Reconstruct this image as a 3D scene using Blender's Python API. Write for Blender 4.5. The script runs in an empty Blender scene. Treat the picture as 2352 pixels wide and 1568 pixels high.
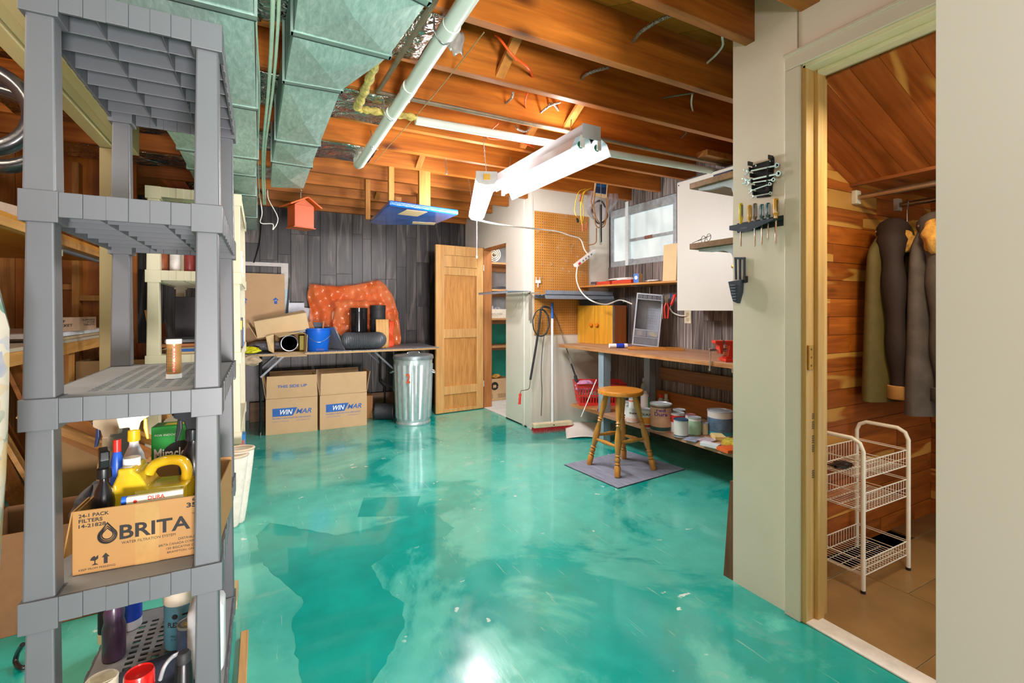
import bpy, bmesh, math, random
from mathutils import Vector, Matrix, Euler
random.seed(7)
R = math.radians
SC = bpy.context.scene
COL = SC.collection

# ---------------------------------------------------------------- camera, world, lights, exposure
H_CAM = 1.15
YAW = 27.9
F_PX = 1090.0
cam_data = bpy.data.cameras.new('camera')
cam = bpy.data.objects.new('camera', cam_data)
COL.objects.link(cam)
cam.location = (0, 0, H_CAM)
cam.rotation_euler = (R(90), 0, R(-YAW))
cam_data.sensor_width = 36
cam_data.lens = 36 * F_PX / 2352
cam_data.shift_y = -72 / 2352
cam_data.clip_start = 0.02
SC.camera = cam

SC.view_settings.view_transform = 'Standard'
SC.view_settings.look = 'None'
SC.view_settings.gamma = 1
SC.view_settings.use_curve_mapping = False
SC.view_settings.exposure = 0.92

world = bpy.data.worlds.new('world')
SC.world = world
world.use_nodes = True
world.node_tree.nodes['Background'].inputs[0].default_value = (0.80, 0.90, 1.0, 1)
world.node_tree.nodes['Background'].inputs[1].default_value = 0.9

def area_light(name, loc, rot, sx, sy, power, color=(1, 1, 1)):
    d = bpy.data.lights.new(name, 'AREA')
    d.shape = 'RECTANGLE'; d.size = sx; d.size_y = sy
    d.energy = power; d.color = color
    o = bpy.data.objects.new(name, d); COL.objects.link(o)
    o.location = loc; o.rotation_euler = rot
    return o
# the two lamps seen in view (tubes shine all round), plus unseen fill lights added overhead, behind, above both fixtures, left and in the closets
WARM = (1.0, 0.925, 0.925)
def bulb(name, loc, power, radius=0.04, color=(1.0, 0.955, 0.97)):
    d = bpy.data.lights.new(name, 'POINT'); d.energy = power; d.shadow_soft_size = radius; d.color = color
    o = bpy.data.objects.new(name, d); COL.objects.link(o); o.location = loc
    return o
for k in range(3): bulb('led_tube_light', (1.28 + 0.135 * k, 2.79 + 0.36 * k, 1.862), 15)
area_light('shop_fixture_light', (1.56, 2.62, 1.985), (0, 0, 0), 0.22, 1.1, 7, (1.0, 0.95, 0.95))
bulb('overhead_fill', (0.05, 0.1, 1.75), 11, 0.06, WARM)  # added point light for general fill, no real bulb known here
for y_ in (2.79, 3.5): bulb('led_top_fill', (1.28 + (y_ - 2.79) * 0.376, y_, 2.02), 3.0, 0.02, WARM)  # added fill above the LED light to brighten the joists
bulb('shop_top_fill', (1.56, 2.3, 2.17), 3.0, 0.02, WARM)  # same kind of added fill over the shop light, for the ceiling
area_light('rear_fill', (-0.3, -3.7, 1.0), (R(100), 0, 0), 3.8, 1.9, 30, WARM)  # unseen source added behind the camera to even out the room
area_light('upward_fill', (0.35, -1.9, 0.5), (R(122), 0, R(-20)), 0.6, 0.5, 120, WARM)  # added source aimed upward from behind to lift ceiling and ducts
area_light('storage_fill', (-1.0, 1.6, 2.15), (0, 0, 0), 0.3, 0.9, 12, (1.0, 0.88, 0.72))  # no lamp seen in this corner, added to brighten it
area_light('closet_fill', (2.1, 0.62, 1.92), (0, 0, 0), 0.25, 0.25, 9, (1.0, 0.86, 0.62))  # made-up warm source that brightens the cedar closet
area_light('store_closet_fill', (2.75, 4.85, 2.15), (0, 0, 0), 0.3, 0.3, 8, (1.0, 1.0, 1.0))  # unseen source added inside the store closet as fill

CS, SN = math.cos(R(YAW)), math.sin(R(YAW))
def W(px, py, X=None, Y=None, Z=None, D=None):
    """world point seen at photo pixel (px, py) on a given world plane"""
    r = (px - 1176) / F_PX; q = (712 - py) / F_PX
    d = Vector((SN + r * CS, CS - r * SN, q))
    if X is not None: t = X / d.x
    elif Y is not None: t = Y / d.y
    elif Z is not None: t = (Z - H_CAM) / d.z
    else: t = D
    return Vector((0, 0, H_CAM)) + d * t
def PX(p):
    d = p[0] * SN + p[1] * CS
    return (1176 + F_PX * (p[0] * CS - p[1] * SN) / d, 712 - F_PX * (p[2] - H_CAM) / d)

# ---------------------------------------------------------------- materials
def lin(c):
    if isinstance(c, str):
        c = c.lstrip('#'); c = [int(c[i:i + 2], 16) / 255 for i in (0, 2, 4)]
    return tuple(x / 12.92 if x <= 0.04045 else ((x + 0.055) / 1.055) ** 2.4 for x in c) + (1,)
class NT:
    def __init__(s, name):
        s.m = bpy.data.materials.new(name); s.m.use_nodes = True
        s.t = s.m.node_tree; s.b = s.t.nodes['Principled BSDF']
    def n(s, typ, **kw):
        nd = s.t.nodes.new(typ)
        for k, v in kw.items():
            if k.startswith('i_'):
                key = k[2:]; key = int(key) if key.isdigit() else key.replace('_', ' ')
                nd.inputs[key].default_value = v
            else: setattr(nd, k, v)
        return nd
    def l(s, a, b): s.t.links.new(a, b)
    def coords(s, scale=(1, 1, 1), rnd=True, rot=(0, 0, 0)):
        tc = s.n('ShaderNodeTexCoord'); mp = s.n('ShaderNodeMapping')
        mp.inputs['Scale'].default_value = scale; mp.inputs['Rotation'].default_value = rot
        s.l(tc.outputs['Object'], mp.inputs['Vector'])
        if rnd:
            oi = s.n('ShaderNodeObjectInfo'); mu = s.n('ShaderNodeMath', operation='MULTIPLY'); mu.inputs[1].default_value = 37.0
            s.l(oi.outputs['Random'], mu.inputs[0]); s.l(mu.outputs[0], mp.inputs['Location'])
        return mp.outputs[0]
    def ramp(s, src, stops, interp='LINEAR'):
        r = s.n('ShaderNodeValToRGB'); r.color_ramp.interpolation = interp
        e = r.color_ramp.elements
        while len(e) < len(stops): e.new(0.5)
        for k, (p, c) in enumerate(stops):
            e[k].position = p; e[k].color = c if len(c) == 4 else tuple(c) + (1,)
        s.l(src, r.inputs[0]); return r.outputs[0]
    def mix(s, a, b, fac, mode='MIX'):
        m = s.n('ShaderNodeMix', data_type='RGBA', blend_type=mode)
        for v, i in ((a, 6), (b, 7)):
            if isinstance(v, (tuple, list)): m.inputs[i].default_value = v
            else: s.l(v, m.inputs[i])
        if isinstance(fac, (int, float)): m.inputs[0].default_value = fac
        else: s.l(fac, m.inputs[0])
        return m.outputs[2]
    def noise(s, vec, scale, detail=3, rough=0.5, dist=0.0):
        n = s.n('ShaderNodeTexNoise'); n.inputs['Scale'].default_value = scale
        n.inputs['Detail'].default_value = detail; n.inputs['Roughness'].default_value = rough
        n.inputs['Distortion'].default_value = dist
        s.l(vec, n.inputs['Vector']); return n.outputs[0]
    def bump(s, h, strength, dist=0.01):
        b = s.n('ShaderNodeBump'); b.inputs['Strength'].default_value = strength; b.inputs['Distance'].default_value = dist
        s.l(h, b.inputs['Height']); s.l(b.outputs[0], s.b.inputs['Normal'])
    def col(s, c): s.l(c, s.b.inputs['Base Color'])
    def setp(s, **kw):
        for k, v in kw.items(): s.b.inputs[k.replace('_', ' ')].default_value = v
BW = lambda v: (v, v, v, 1)
_mc = {}
def mat(name, c, rough=0.5, metal=0.0, var=0.12, scale=18, bump=0.05, emit=0, trans=0, alpha=1, coat=0):
    if name in _mc: return _mc[name]
    t = NT(name); c = lin(c)
    v = t.coords()
    n = t.noise(v, scale, 4, 0.6)
    dark = tuple(x * (1 - var) for x in c[:3]) + (1,)
    lite = tuple(min(1, x * (1 + var)) for x in c[:3]) + (1,)
    t.col(t.ramp(n, [(0.3, dark), (0.7, lite)]))
    t.setp(Roughness=rough, Metallic=metal)
    if coat: t.b.inputs['Coat Weight'].default_value = coat
    if bump: t.bump(t.noise(v, scale * 6, 2), bump, 0.003)
    if emit:
        t.b.inputs['Emission Color'].default_value = c; t.b.inputs['Emission Strength'].default_value = emit
    if trans: t.b.inputs['Transmission Weight'].default_value = trans
    if alpha < 1: t.b.inputs['Alpha'].default_value = alpha
    _mc[name] = t.m; return t.m
def wood(name, c1, c2, axis=0, scale=1.0, rough=0.5, knots=0.5, rnd=0.25, contrast=1.0, coat=0.0, sap=None):
    if name in _mc: return _mc[name]
    t = NT(name); s = [9 * scale] * 3; s[axis] = 0.9 * scale
    v = t.coords(tuple(s))
    n1 = t.noise(v, 1.4, 4, 0.6, 1.2)
    fine = [70 * scale] * 3; fine[axis] = 2.5 * scale
    v2 = t.coords(tuple(fine))
    n2 = t.noise(v2, 1.0, 3, 0.6, 0.3)
    lo, hi = 0.5 - 0.22 / contrast, 0.5 + 0.22 / contrast
    c = t.ramp(n1, [(lo, lin(c2)), (hi, lin(c1))])
    f = t.ramp(n2, [(0.35, BW(0.72)), (0.65, BW(1.08))])
    c = t.mix(c, f, 0.7, 'MULTIPLY')
    if sap:
        ss = [4.5 * scale] * 3; ss[axis] = 0.55 * scale
        v4 = t.coords(tuple(ss)); n4 = t.noise(v4, 1.6, 2, 0.45, 0.6)
        c = t.mix(c, lin(sap), t.ramp(n4, [(0.60, BW(0)), (0.63, BW(1))]))
    if knots:
        ks = [2.9 * scale] * 3; ks[axis] = 1.3 * scale
        v3 = t.coords(tuple(ks)); vo = t.n('ShaderNodeTexVoronoi'); vo.inputs['Scale'].default_value = 1.6
        t.l(v3, vo.inputs['Vector'])
        k = t.ramp(vo.outputs['Distance'], [(0.035, BW(1)), (0.15, BW(0))])
        d = lin(c2); d = (d[0] * 0.22, d[1] * 0.18, d[2] * 0.15, 1)
        km = t.n('ShaderNodeMath', operation='MULTIPLY'); km.inputs[1].default_value = knots
        t.l(k, km.inputs[0]); c = t.mix(c, d, km.outputs[0])
    oi = t.n('ShaderNodeObjectInfo'); br = t.ramp(oi.outputs['Random'], [(0, BW(1 - rnd)), (1, BW(1 + rnd * 0.3))])
    c = t.mix(c, br, 1.0, 'MULTIPLY')
    t.col(c); t.setp(Roughness=rough)
    if coat: t.b.inputs['Coat Weight'].default_value = coat; t.b.inputs['Coat Roughness'].default_value = 0.15
    t.bump(n2, 0.15, 0.002)
    _mc[name] = t.m; return t.m

# ---------------------------------------------------------------- mesh builder
def smooth_path(pts, sub=6, closed=False):
    P = [Vector(p) for p in pts]; n = len(P); out = []
    rng = range(n if closed else n - 1)
    for i in rng:
        if closed: p0, p1, p2, p3 = P[(i - 1) % n], P[i], P[(i + 1) % n], P[(i + 2) % n]
        else: p0, p1, p2, p3 = P[max(i - 1, 0)], P[i], P[i + 1], P[min(i + 2, n - 1)]
        for k in range(sub):
            t = k / sub
            out.append(0.5 * ((2 * p1) + (p2 - p0) * t + (2 * p0 - 5 * p1 + 4 * p2 - p3) * t * t + (3 * p1 - p0 - 3 * p2 + p3) * t ** 3))
    if not closed: out.append(P[-1])
    return out
class M:
    def __init__(s): s.v = []; s.f = []; s.mi = []
    def add(s, vs, fs, m=0, xf=None):
        b = len(s.v)
        for p in vs:
            p = Vector(p)
            s.v.append(tuple(xf @ p) if xf else tuple(p))
        for f in fs: s.f.append([b + i for i in f]); s.mi.append(m)
        return s
    def box(s, x0, y0, z0, x1, y1, z1, m=0, xf=None):
        if x1 < x0: x0, x1 = x1, x0
        if y1 < y0: y0, y1 = y1, y0
        if z1 < z0: z0, z1 = z1, z0
        return s.add([(x0, y0, z0), (x1, y0, z0), (x1, y1, z0), (x0, y1, z0), (x0, y0, z1), (x1, y0, z1), (x1, y1, z1), (x0, y1, z1)],
                     [(0, 3, 2, 1), (4, 5, 6, 7), (0, 1, 5, 4), (1, 2, 6, 5), (2, 3, 7, 6), (3, 0, 4, 7)], m, xf)
    def cbox(s, cx, cy, cz, sx, sy, sz, m=0, rot=(0, 0, 0)):
        xf = Matrix.Translation((cx, cy, cz)) @ Euler(rot).to_matrix().to_4x4()
        return s.box(-sx / 2, -sy / 2, -sz / 2, sx / 2, sy / 2, sz / 2, m, xf)
    def lathe(s, prof, n=20, o=(0, 0, 0), m=0, xf=None, sx=1, sy=1):
        base = []; fs = []
        for (r, z) in prof:
            for k in range(n):
                a = 2 * math.pi * k / n; base.append((o[0] + r * math.cos(a) * sx, o[1] + r * math.sin(a) * sy, o[2] + z))
        for i in range(len(prof) - 1):
            for k in range(n):
                k2 = (k + 1) % n; fs.append((i * n + k, i * n + k2, (i + 1) * n + k2, (i + 1) * n + k))
        if prof[0][0] > 1e-5: fs.append(tuple(reversed(range(n))))
        if prof[-1][0] > 1e-5: fs.append(tuple((len(prof) - 1) * n + k for k in range(n)))
        return s.add(base, fs, m, xf)
    def cyl(s, p0, p1, r0, r1=None, n=12, m=0):
        p0, p1 = Vector(p0), Vector(p1); d = p1 - p0
        if r1 is None: r1 = r0
        xf = Matrix.Translation(p0) @ d.to_track_quat('Z', 'Y').to_matrix().to_4x4()
        return s.lathe([(r0, 0), (r1, d.length)], n, m=m, xf=xf)
    def turned(s, p0, p1, prof, n=14, m=0):
        """prof: list (t 0..1, radius)"""
        p0, p1 = Vector(p0), Vector(p1); d = p1 - p0
        xf = Matrix.Translation(p0) @ d.to_track_quat('Z', 'Y').to_matrix().to_4x4()
        return s.lathe([(r, t * d.length) for t, r in prof], n, m=m, xf=xf)
    def tube(s, pts, r, n=8, m=0, closed=False, sub=0, flat=None):
        P = smooth_path(pts, sub, closed) if sub else [Vector(p) for p in pts]
        N = len(P); vs = []; fs = []; up = None
        for i, p in enumerate(P):
            if closed: t = (P[(i + 1) % N] - P[(i - 1) % N])
            else: t = P[min(i + 1, N - 1)] - P[max(i - 1, 0)]
            t.normalize()
            if up is None:
                up = t.orthogonal().normalized()
            up = (up - t * up.dot(t)).normalized(); w = t.cross(up)
            rr = r[i * (len(r) - 1) // max(1, N - 1)] if isinstance(r, (list, tuple)) else r
            for k in range(n):
                a = 2 * math.pi * k / n
                vs.append(p + (up * math.cos(a) + w * math.sin(a)) * rr)
        for i in range(N if closed else N - 1):
            j = (i + 1) % N
            for k in range(n):
                k2 = (k + 1) % n; fs.append((i * n + k, i * n + k2, j * n + k2, j * n + k))
        if not closed: fs.append(tuple(reversed(range(n)))); fs.append(tuple((N - 1) * n + k for k in range(n)))
        return s.add(vs, fs, m)
    def prism(s, poly, t0, t1, axis='Y', m=0, xf=None):
        """poly 2-D outline; extruded along axis. axis Y: (x,z); X: (y,z); Z: (x,y)"""
        def mk(a, b, t):
            return {'Y': (a, t, b), 'X': (t, a, b), 'Z': (a, b, t)}[axis]
        n = len(poly); vs = [mk(a, b, t0) for a, b in poly] + [mk(a, b, t1) for a, b in poly]
        fs = [tuple(range(n)), tuple(reversed(range(n, 2 * n)))] + [(i, i + n, (i + 1) % n + n, (i + 1) % n) for i in range(n)]
        return s.add(vs, fs, m, xf)
    def grid(s, fn, nu, nv, m=0, thick=None):
        vs = [fn(i / nu, j / nv) for j in range(nv + 1) for i in range(nu + 1)]
        fs = [(j * (nu + 1) + i, j * (nu + 1) + i + 1, (j + 1) * (nu + 1) + i + 1, (j + 1) * (nu + 1) + i) for j in range(nv) for i in range(nu)]
        return s.add(vs, fs, m)
    def build(s, name, mats, parent=None, loc=None, rot=None, smooth=0, bev=0, solid=0, label=None, kind=None, recalc=True):
        me = bpy.data.meshes.new(name)
        me.from_pydata([tuple(p) for p in s.v], [], s.f)
        if not isinstance(mats, (list, tuple)): mats = [mats]
        for q in mats: me.materials.append(q)
        me.polygons.foreach_set('material_index', s.mi)
        if recalc:
            bm = bmesh.new(); bm.from_mesh(me); bmesh.ops.recalc_face_normals(bm, faces=bm.faces); bm.to_mesh(me); bm.free()
        if smooth:
            me.polygons.foreach_set('use_smooth', [True] * len(me.polygons))
            me.set_sharp_from_angle(angle=R(smooth))
        me.update()
        o = bpy.data.objects.new(name, me); COL.objects.link(o)
        if parent is not None: o.parent = parent
        if loc is not None: o.location = loc
        if rot is not None: o.rotation_euler = rot
        if bev:
            b = o.modifiers.new('bevel', 'BEVEL'); b.width = bev; b.segments = 2; b.limit_method = 'ANGLE'; b.angle_limit = R(40)
        if solid:
            b = o.modifiers.new('solid', 'SOLIDIFY'); b.thickness = solid; b.offset = 0
        if label: o['label'] = label
        if kind: o['kind'] = kind
        return o
def tag(o, label, cat, group=None, kind=None):
    o['label'] = label; o['category'] = cat
    if group: o['group'] = group
    if kind: o['kind'] = kind
    return o
def thing(name, label, cat, loc=(0, 0, 0), rotz=0, group=None, rot=None):
    o = bpy.data.objects.new(name, None); COL.objects.link(o)
    o.empty_display_size = 0.05
    o.location = loc; o.rotation_euler = rot if rot is not None else (0, 0, R(rotz))
    return tag(o, label, cat, group)
def struct(name, m, mats, parent=None, **kw):
    o = m.build(name, mats, parent, **kw)
    if parent is None: o['kind'] = 'structure'
    return o
def dup(root, loc=None, rotz=None, label=None, group=None, rot=None):
    r = root.copy(); COL.objects.link(r)
    if loc is not None: r.location = loc
    if rotz is not None: r.rotation_euler = (0, 0, R(rotz))
    if rot is not None: r.rotation_euler = rot
    if label: r['label'] = label
    if group: r['group'] = group
    for ch in list(root.children):
        c = ch.copy(); COL.objects.link(c); c.parent = r
        for g in list(ch.children):
            d = g.copy(); COL.objects.link(d); d.parent = c
    return r
FX = (R(90), 0, 0)          # lettering on a face looking to -Y
FXm = (R(90), 0, R(-90))    # lettering on a face looking to -X
def letters(body, parent, loc, rot, height, m, width=None, bold=0.0, align='LEFT', name='lettering', shear=0.0, curve=0, space=1.0):
    cu = bpy.data.curves.new(name, 'FONT'); cu.body = body; cu.size = 1; cu.offset = bold; cu.shear = shear
    cu.align_x = 'LEFT'; cu.resolution_u = 3; cu.space_character = space
    tmp = bpy.data.objects.new(name, cu); COL.objects.link(tmp)
    dg = bpy.context.evaluated_depsgraph_get(); dg.update()
    me = bpy.data.meshes.new_from_object(tmp.evaluated_get(dg))
    bpy.data.objects.remove(tmp); bpy.data.curves.remove(cu)
    if not me.vertices: return None
    xs = [v.co.x for v in me.vertices]; ys = [v.co.y for v in me.vertices]
    x0, x1, y0, y1 = min(xs), max(xs), min(ys), max(ys)
    ky = height / (y1 - y0); kx = (width / (x1 - x0)) if width else ky
    off = {'LEFT': 0, 'CENTER': -(x1 - x0) * kx / 2, 'RIGHT': -(x1 - x0) * kx}[align]
    for v in me.vertices:
        x = (v.co.x - x0) * kx + off; y = (v.co.y - y0) * ky; z = 0.0
        if curve:   # wrap round a cylinder of radius |curve| whose axis is local y, facing +z
            a = x / curve; x = curve * math.sin(a); z = curve * (math.cos(a) - 1)
        v.co = (x, y, z)
    me.materials.clear(); me.materials.append(m)
    o = bpy.data.objects.new(name, me); COL.objects.link(o); o.parent = parent
    o.location = loc; o.rotation_euler = rot
    return o
def slab(poly, name, m, parent, loc, rot, th=0.0008, **kw):
    """flat printed shape in local xy, thin, lying on a face"""
    return M().prism(poly, 0, th, 'Z').build(name, m, parent, loc, rot, **kw)
def bars(parent, loc, rot, w, h, m, n=3):
    """a line of print too small to read in the photograph: a row of short dashes"""
    mm = M(); x = 0.0; rnd = random.Random(int(w * 1e5) + n)
    while x < w:
        L_ = rnd.uniform(1.5, 4) * h; mm.box(x, 0, 0, min(x + L_, w), h * 0.55, 0.0004); x += L_ + h * 0.6
    return mm.build('fine_print', m, parent, loc, rot)
def circ(r, n=24, cx=0, cy=0): return [(cx + r * math.cos(2 * math.pi * k / n), cy + r * math.sin(2 * math.pi * k / n)) for k in range(n)]
# ================================================================ setting
Z_J0, Z_J1 = 2.24, 2.47
XP, XPB = 1.77, 1.89        # partition wall faces
YP = 1.34                   # its far end
XW = 3.27                   # window wall
YA = 3.97                   # pegboard wall
XC = 2.31                   # store-closet wall
YB = 5.65                   # back wall
XL = -1.55
# --- materials of the shell
def floor_mat():
    t = NT('teal_floor_paint')
    v = t.coords(rnd=False)
    big = t.noise(v, 1.1, 3, 0.5, 0.8)
    c = t.ramp(big, [(0.36, lin('#009a90')), (0.6, lin('#08aa9c'))])
    hz = t.noise(v, 0.95, 7, 0.62, 0.7)
    hf = t.ramp(hz, [(0.43, BW(0.0)), (0.485, BW(0.62)), (0.53, BW(0.70)), (0.66, BW(0.9))])
    c = t.mix(c, lin('#66cdb8'), hf)
    fine = t.noise(v, 9, 5, 0.65)
    c = t.mix(c, t.ramp(fine, [(0.3, BW(0.86)), (0.7, BW(1.08))]), 0.8, 'MULTIPLY')
    # worn, rubbed areas
    vs = t.coords((1, 1, 1), False, (0, 0, R(35)))
    st = t.noise(vs, 1.7, 8, 0.72, 0.9)
    wear = t.ramp(st, [(0.57, BW(0)), (0.70, BW(0.75))])
    reg = t.noise(v, 0.8, 2, 0.5)
    regm = t.ramp(reg, [(0.45, BW(0.05)), (0.62, BW(1))])
    wm = t.n('ShaderNodeMath', operation='MULTIPLY'); t.l(wear, wm.inputs[0]); t.l(regm, wm.inputs[1])
    c = t.mix(c, lin('#a9c9bd'), wm.outputs[0])
    # long scratches
    vsc = t.coords((26, 1.6, 1), False, (0, 0, R(28)))
    sc = t.ramp(t.noise(vsc, 2.2, 3, 0.6, 0.4), [(0.66, BW(0)), (0.70, BW(0.35))])
    c = t.mix(c, lin('#bcd9cd'), sc)
    # chips
    vo = t.n('ShaderNodeTexVoronoi'); vo.inputs['Scale'].default_value = 9; vo.inputs['Randomness'].default_value = 1
    vn = t.n('ShaderNodeVectorMath', operation='ADD'); nz = t.n('ShaderNodeTexNoise'); nz.inputs['Scale'].default_value = 14
    t.l(v, nz.inputs['Vector']); sc2 = t.n('ShaderNodeVectorMath', operation='SCALE'); sc2.inputs[3].default_value = 0.12
    t.l(nz.outputs[1], sc2.inputs[0]); t.l(v, vn.inputs[0]); t.l(sc2.outputs[0], vn.inputs[1]); t.l(vn.outputs[0], vo.inputs['Vector'])
    ch = t.ramp(vo.outputs['Distance'], [(0.085, BW(1)), (0.115, BW(0))])
    gate = t.ramp(t.noise(v, 2.4, 3, 0.6), [(0.50, BW(0)), (0.56, BW(1))])
    cm = t.n('ShaderNodeMath', operation='MULTIPLY'); t.l(ch, cm.inputs[0]); t.l(gate, cm.inputs[1])
    c = t.mix(c, lin('#cfe6dc'), cm.outputs[0])
    t.col(c)
    t.l(t.ramp(fine, [(0.3, BW(0.12)), (0.7, BW(0.26))]), t.b.inputs['Roughness'])
    t.b.inputs['Coat Weight'].default_value = 0.6; t.b.inputs['Coat Roughness'].default_value = 0.07
    vb = t.coords((5, 1.2, 1), False, (0, 0, R(-30)))
    t.bump(t.noise(vb, 7, 4, 0.6), 0.16, 0.004)
    return t.m
def plank_mat(name, a, b, c3, hi, ax=2):
    t = NT(name)
    s = [6, 6, 6]; s[ax] = 0.55
    v = t.coords(tuple(s))
    n0 = t.noise(v, 1.0, 3, 0.55, 1.0)
    wv = t.n('ShaderNodeTexWave', wave_type='RINGS', rings_direction='Z' if ax != 2 else 'X'); wv.inputs['Scale'].default_value = 1.3
    wv.inputs['Distortion'].default_value = 9; wv.inputs['Detail'].default_value = 2.5; wv.inputs['Detail Scale'].default_value = 0.9
    t.l(v, wv.inputs['Vector'])
    c = t.ramp(n0, [(0.3, lin(a)), (0.5, lin(b)), (0.72, lin(c3))])
    g = t.ramp(wv.outputs[0], [(0.80, BW(0)), (0.98, BW(0.30))])
    c = t.mix(c, lin(hi), g)
    f = [120, 120, 120]; f[ax] = 3
    n2 = t.noise(t.coords(tuple(f)), 1, 2, 0.6, 0.2)
    c = t.mix(c, t.ramp(n2, [(0.38, BW(0.42)), (0.62, BW(1.22))]), 0.9, 'MULTIPLY')
    oi = t.n('ShaderNodeObjectInfo')
    c = t.mix(c, t.ramp(oi.outputs['Random'], [(0, BW(0.72)), (1, BW(1.15))]), 1, 'MULTIPLY')
    t.col(c); t.setp(Roughness=0.42); t.bump(n2, 0.2, 0.002)
    return t.m
def galv_mat():
    t = NT('galvanised_sheet')
    v = t.coords((30, 8, 20)); n = t.noise(v, 2.2, 5, 0.7, 0.6)
    v2 = t.coords((1, 1, 1)); n2 = t.noise(v2, 2.5, 2)
    c = t.ramp(n, [(0.3, lin('#96b3a9')), (0.5, lin('#aecbc0')), (0.72, lin('#cfe3da'))])
    c = t.mix(c, t.ramp(n2, [(0.3, BW(0.8)), (0.7, BW(1.05))]), 1, 'MULTIPLY')
    t.col(c); t.setp(Metallic=0.35, Roughness=0.45); t.bump(n, 0.06, 0.002)
    return t.m
FLOOR = floor_mat()
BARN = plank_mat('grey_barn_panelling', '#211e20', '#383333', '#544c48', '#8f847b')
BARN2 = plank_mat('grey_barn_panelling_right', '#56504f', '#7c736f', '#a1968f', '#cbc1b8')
GALV = galv_mat()
JOIST = wood('joist_fir', '#cf7c26', '#9a500c', 0, 0.8, 0.55, 0.9, 0.18)
JOISTY = wood('blocking_fir', '#c9853c', '#9d5a1c', 1, 0.9, 0.55, 0.3, 0.2)
STUD = wood('stud_fir', '#d49a4e', '#b06a22', 2, 0.9, 0.6, 0.5, 0.2)
SUBF = wood('subfloor_board', '#d98e2c', '#a86212', 0, 0.9, 0.6, 0.4, 0.3)
PLY = wood('orange_plywood', '#cf7d18', '#a2560a', 2, 0.5, 0.5, 0.8, 0.15)
CEDAR = wood('cedar_plank', '#c4691f', '#93460c', 0, 1.2, 0.42, 0.5, 0.35, 1.3, 0.1, '#d99a45')
CEDARY = wood('cedar_plank_y', '#c4691f', '#93460c', 1, 1.2, 0.42, 0.5, 0.35, 1.3, 0.1, '#d99a45')
CEDARC = wood('cedar_ceiling_plank', '#c06c2c', '#94490f', 0, 0.8, 0.40, 0.6, 0.25, 1.4, 0.15, '#e0a850')
CREAM = mat('cream_wall_paint', '#f0e9da', 0.55, var=0.03, scale=2.5, bump=0.02)
CREAM2 = mat('cream_partition_paint', '#eee5d2', 0.42, var=0.05, scale=2.2, bump=0.03, coat=0.15)
TRIMC = mat('cream_trim_paint', '#e0d7c2', 0.4, var=0.03, scale=4)
JAMB = wood('varnished_jamb', '#e3bc74', '#c79a50', 2, 0.6, 0.35, 0.0, 0.1)
CONC = mat('grey_concrete', '#b8bcc0', 0.8, var=0.18, scale=7, bump=0.3)
TEALW = mat('teal_wall_paint', '#0b9a80', 0.4, var=0.12, scale=5)
TILE = mat('brown_floor_tile', '#9a7648', 0.32, var=0.20, scale=5, bump=0.05)
GROUT = mat('tile_grout', '#cbb891', 0.8)
DARKW = mat('dark_backing', '#241f1d', 0.8)
WHITE = mat('white_satin', '#f1f1ee', 0.35, var=0.03)
FOIL = NT('silver_foil')
_v = FOIL.coords((3, 3, 3)); _n = FOIL.noise(_v, 3, 3, 0.6, 1.5)
FOIL.col(FOIL.ramp(_n, [(0.3, lin('#9d968c')), (0.7, lin('#ded9d0'))])); FOIL.setp(Metallic=1.0, Roughness=0.14); FOIL.bump(_n, 0.8, 0.05); FOIL = FOIL.m

# --- floor
poly = [(-2.6, -4.0), (XP, -4.0), (XP, YP), (XW, YP), (XW, YA), (XC, YA), (XC, YB), (-2.6, YB)]
m = M().prism(poly, -0.05, 0.0, 'Z')
struct('floor', m, FLOOR)
# patches of newer paint brushed on the concrete
PATCH = mat('fresh_teal_paint', '#06a194', 0.18, var=0.14, scale=5, coat=0.5)
def patch(pts, z, nm='repaint_patch', rough=0.0):
    ws = [W(x, y, Z=0) for x, y in pts]; P = []
    rnd = random.Random(len(pts))
    for i, p in enumerate(ws):
        q = ws[(i + 1) % len(ws)]; n = max(1, int((q - p).length / 0.03)) if rough else 1
        nrm = Vector((-(q - p).y, (q - p).x, 0)).normalized()
        for k in range(n):
            v = p.lerp(q, k / n) + nrm * rnd.uniform(-rough, rough); P.append((v.x, v.y))
    return M().prism(P, 0.0002, z, 'Z').build(nm, PATCH, bpy.data.objects['floor'])
patch([(835, 1143), (966, 1139), (950, 1183), (821, 1187)], 0.0010)
patch([(975, 1177), (1003, 1182), (1042, 1212), (1020, 1232), (885, 1276), (850, 1300), (880, 1350), (925, 1385), (928, 1440), (905, 1490), (860, 1560), (840, 1600), (700, 1600), (680, 1500), (672, 1420), (700, 1380), (640, 1330), (600, 1290), (590, 1230), (620, 1200), (700, 1215), (786, 1231)], 0.0008, rough=0.006)
# --- closet tile floor
cf = struct('floor', M().box(XP + 0.01, 0.1, -0.05, 3.45, 1.30, -0.004), GROUT)
ts = 0.60
rt = Matrix.Rotation(R(0), 4, 'Z')
for i in range(3):
    for j in range(3):
        x0 = 1.82 + i * ts - 0.1; y0 = 1.16 - (j + 1) * 0.42 + (0.21 if i % 2 else 0)
        x1, y1 = x0 + ts - 0.004, y0 + 0.42 - 0.004
        x0 = max(x0, 1.845); x1 = min(x1, 3.40); y1 = min(y1, 1.275)
        if y1 - y0 < 0.02 or x1 - x0 < 0.02: continue
        M().box(x0, y0, -0.004, x1, y1, 0.0015).build('tile', TILE, cf, bev=0.001)
for i, (a, b) in enumerate([(1.24 - 0.08, 1.275)]):
    for x0, x1 in ((1.845, 2.3), (2.304, 2.9), (2.904, 3.36)):
        M().box(x0, a + 0.004, -0.004, x1, b, 0.0015).build('tile', TILE, cf, bev=0.001)
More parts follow.
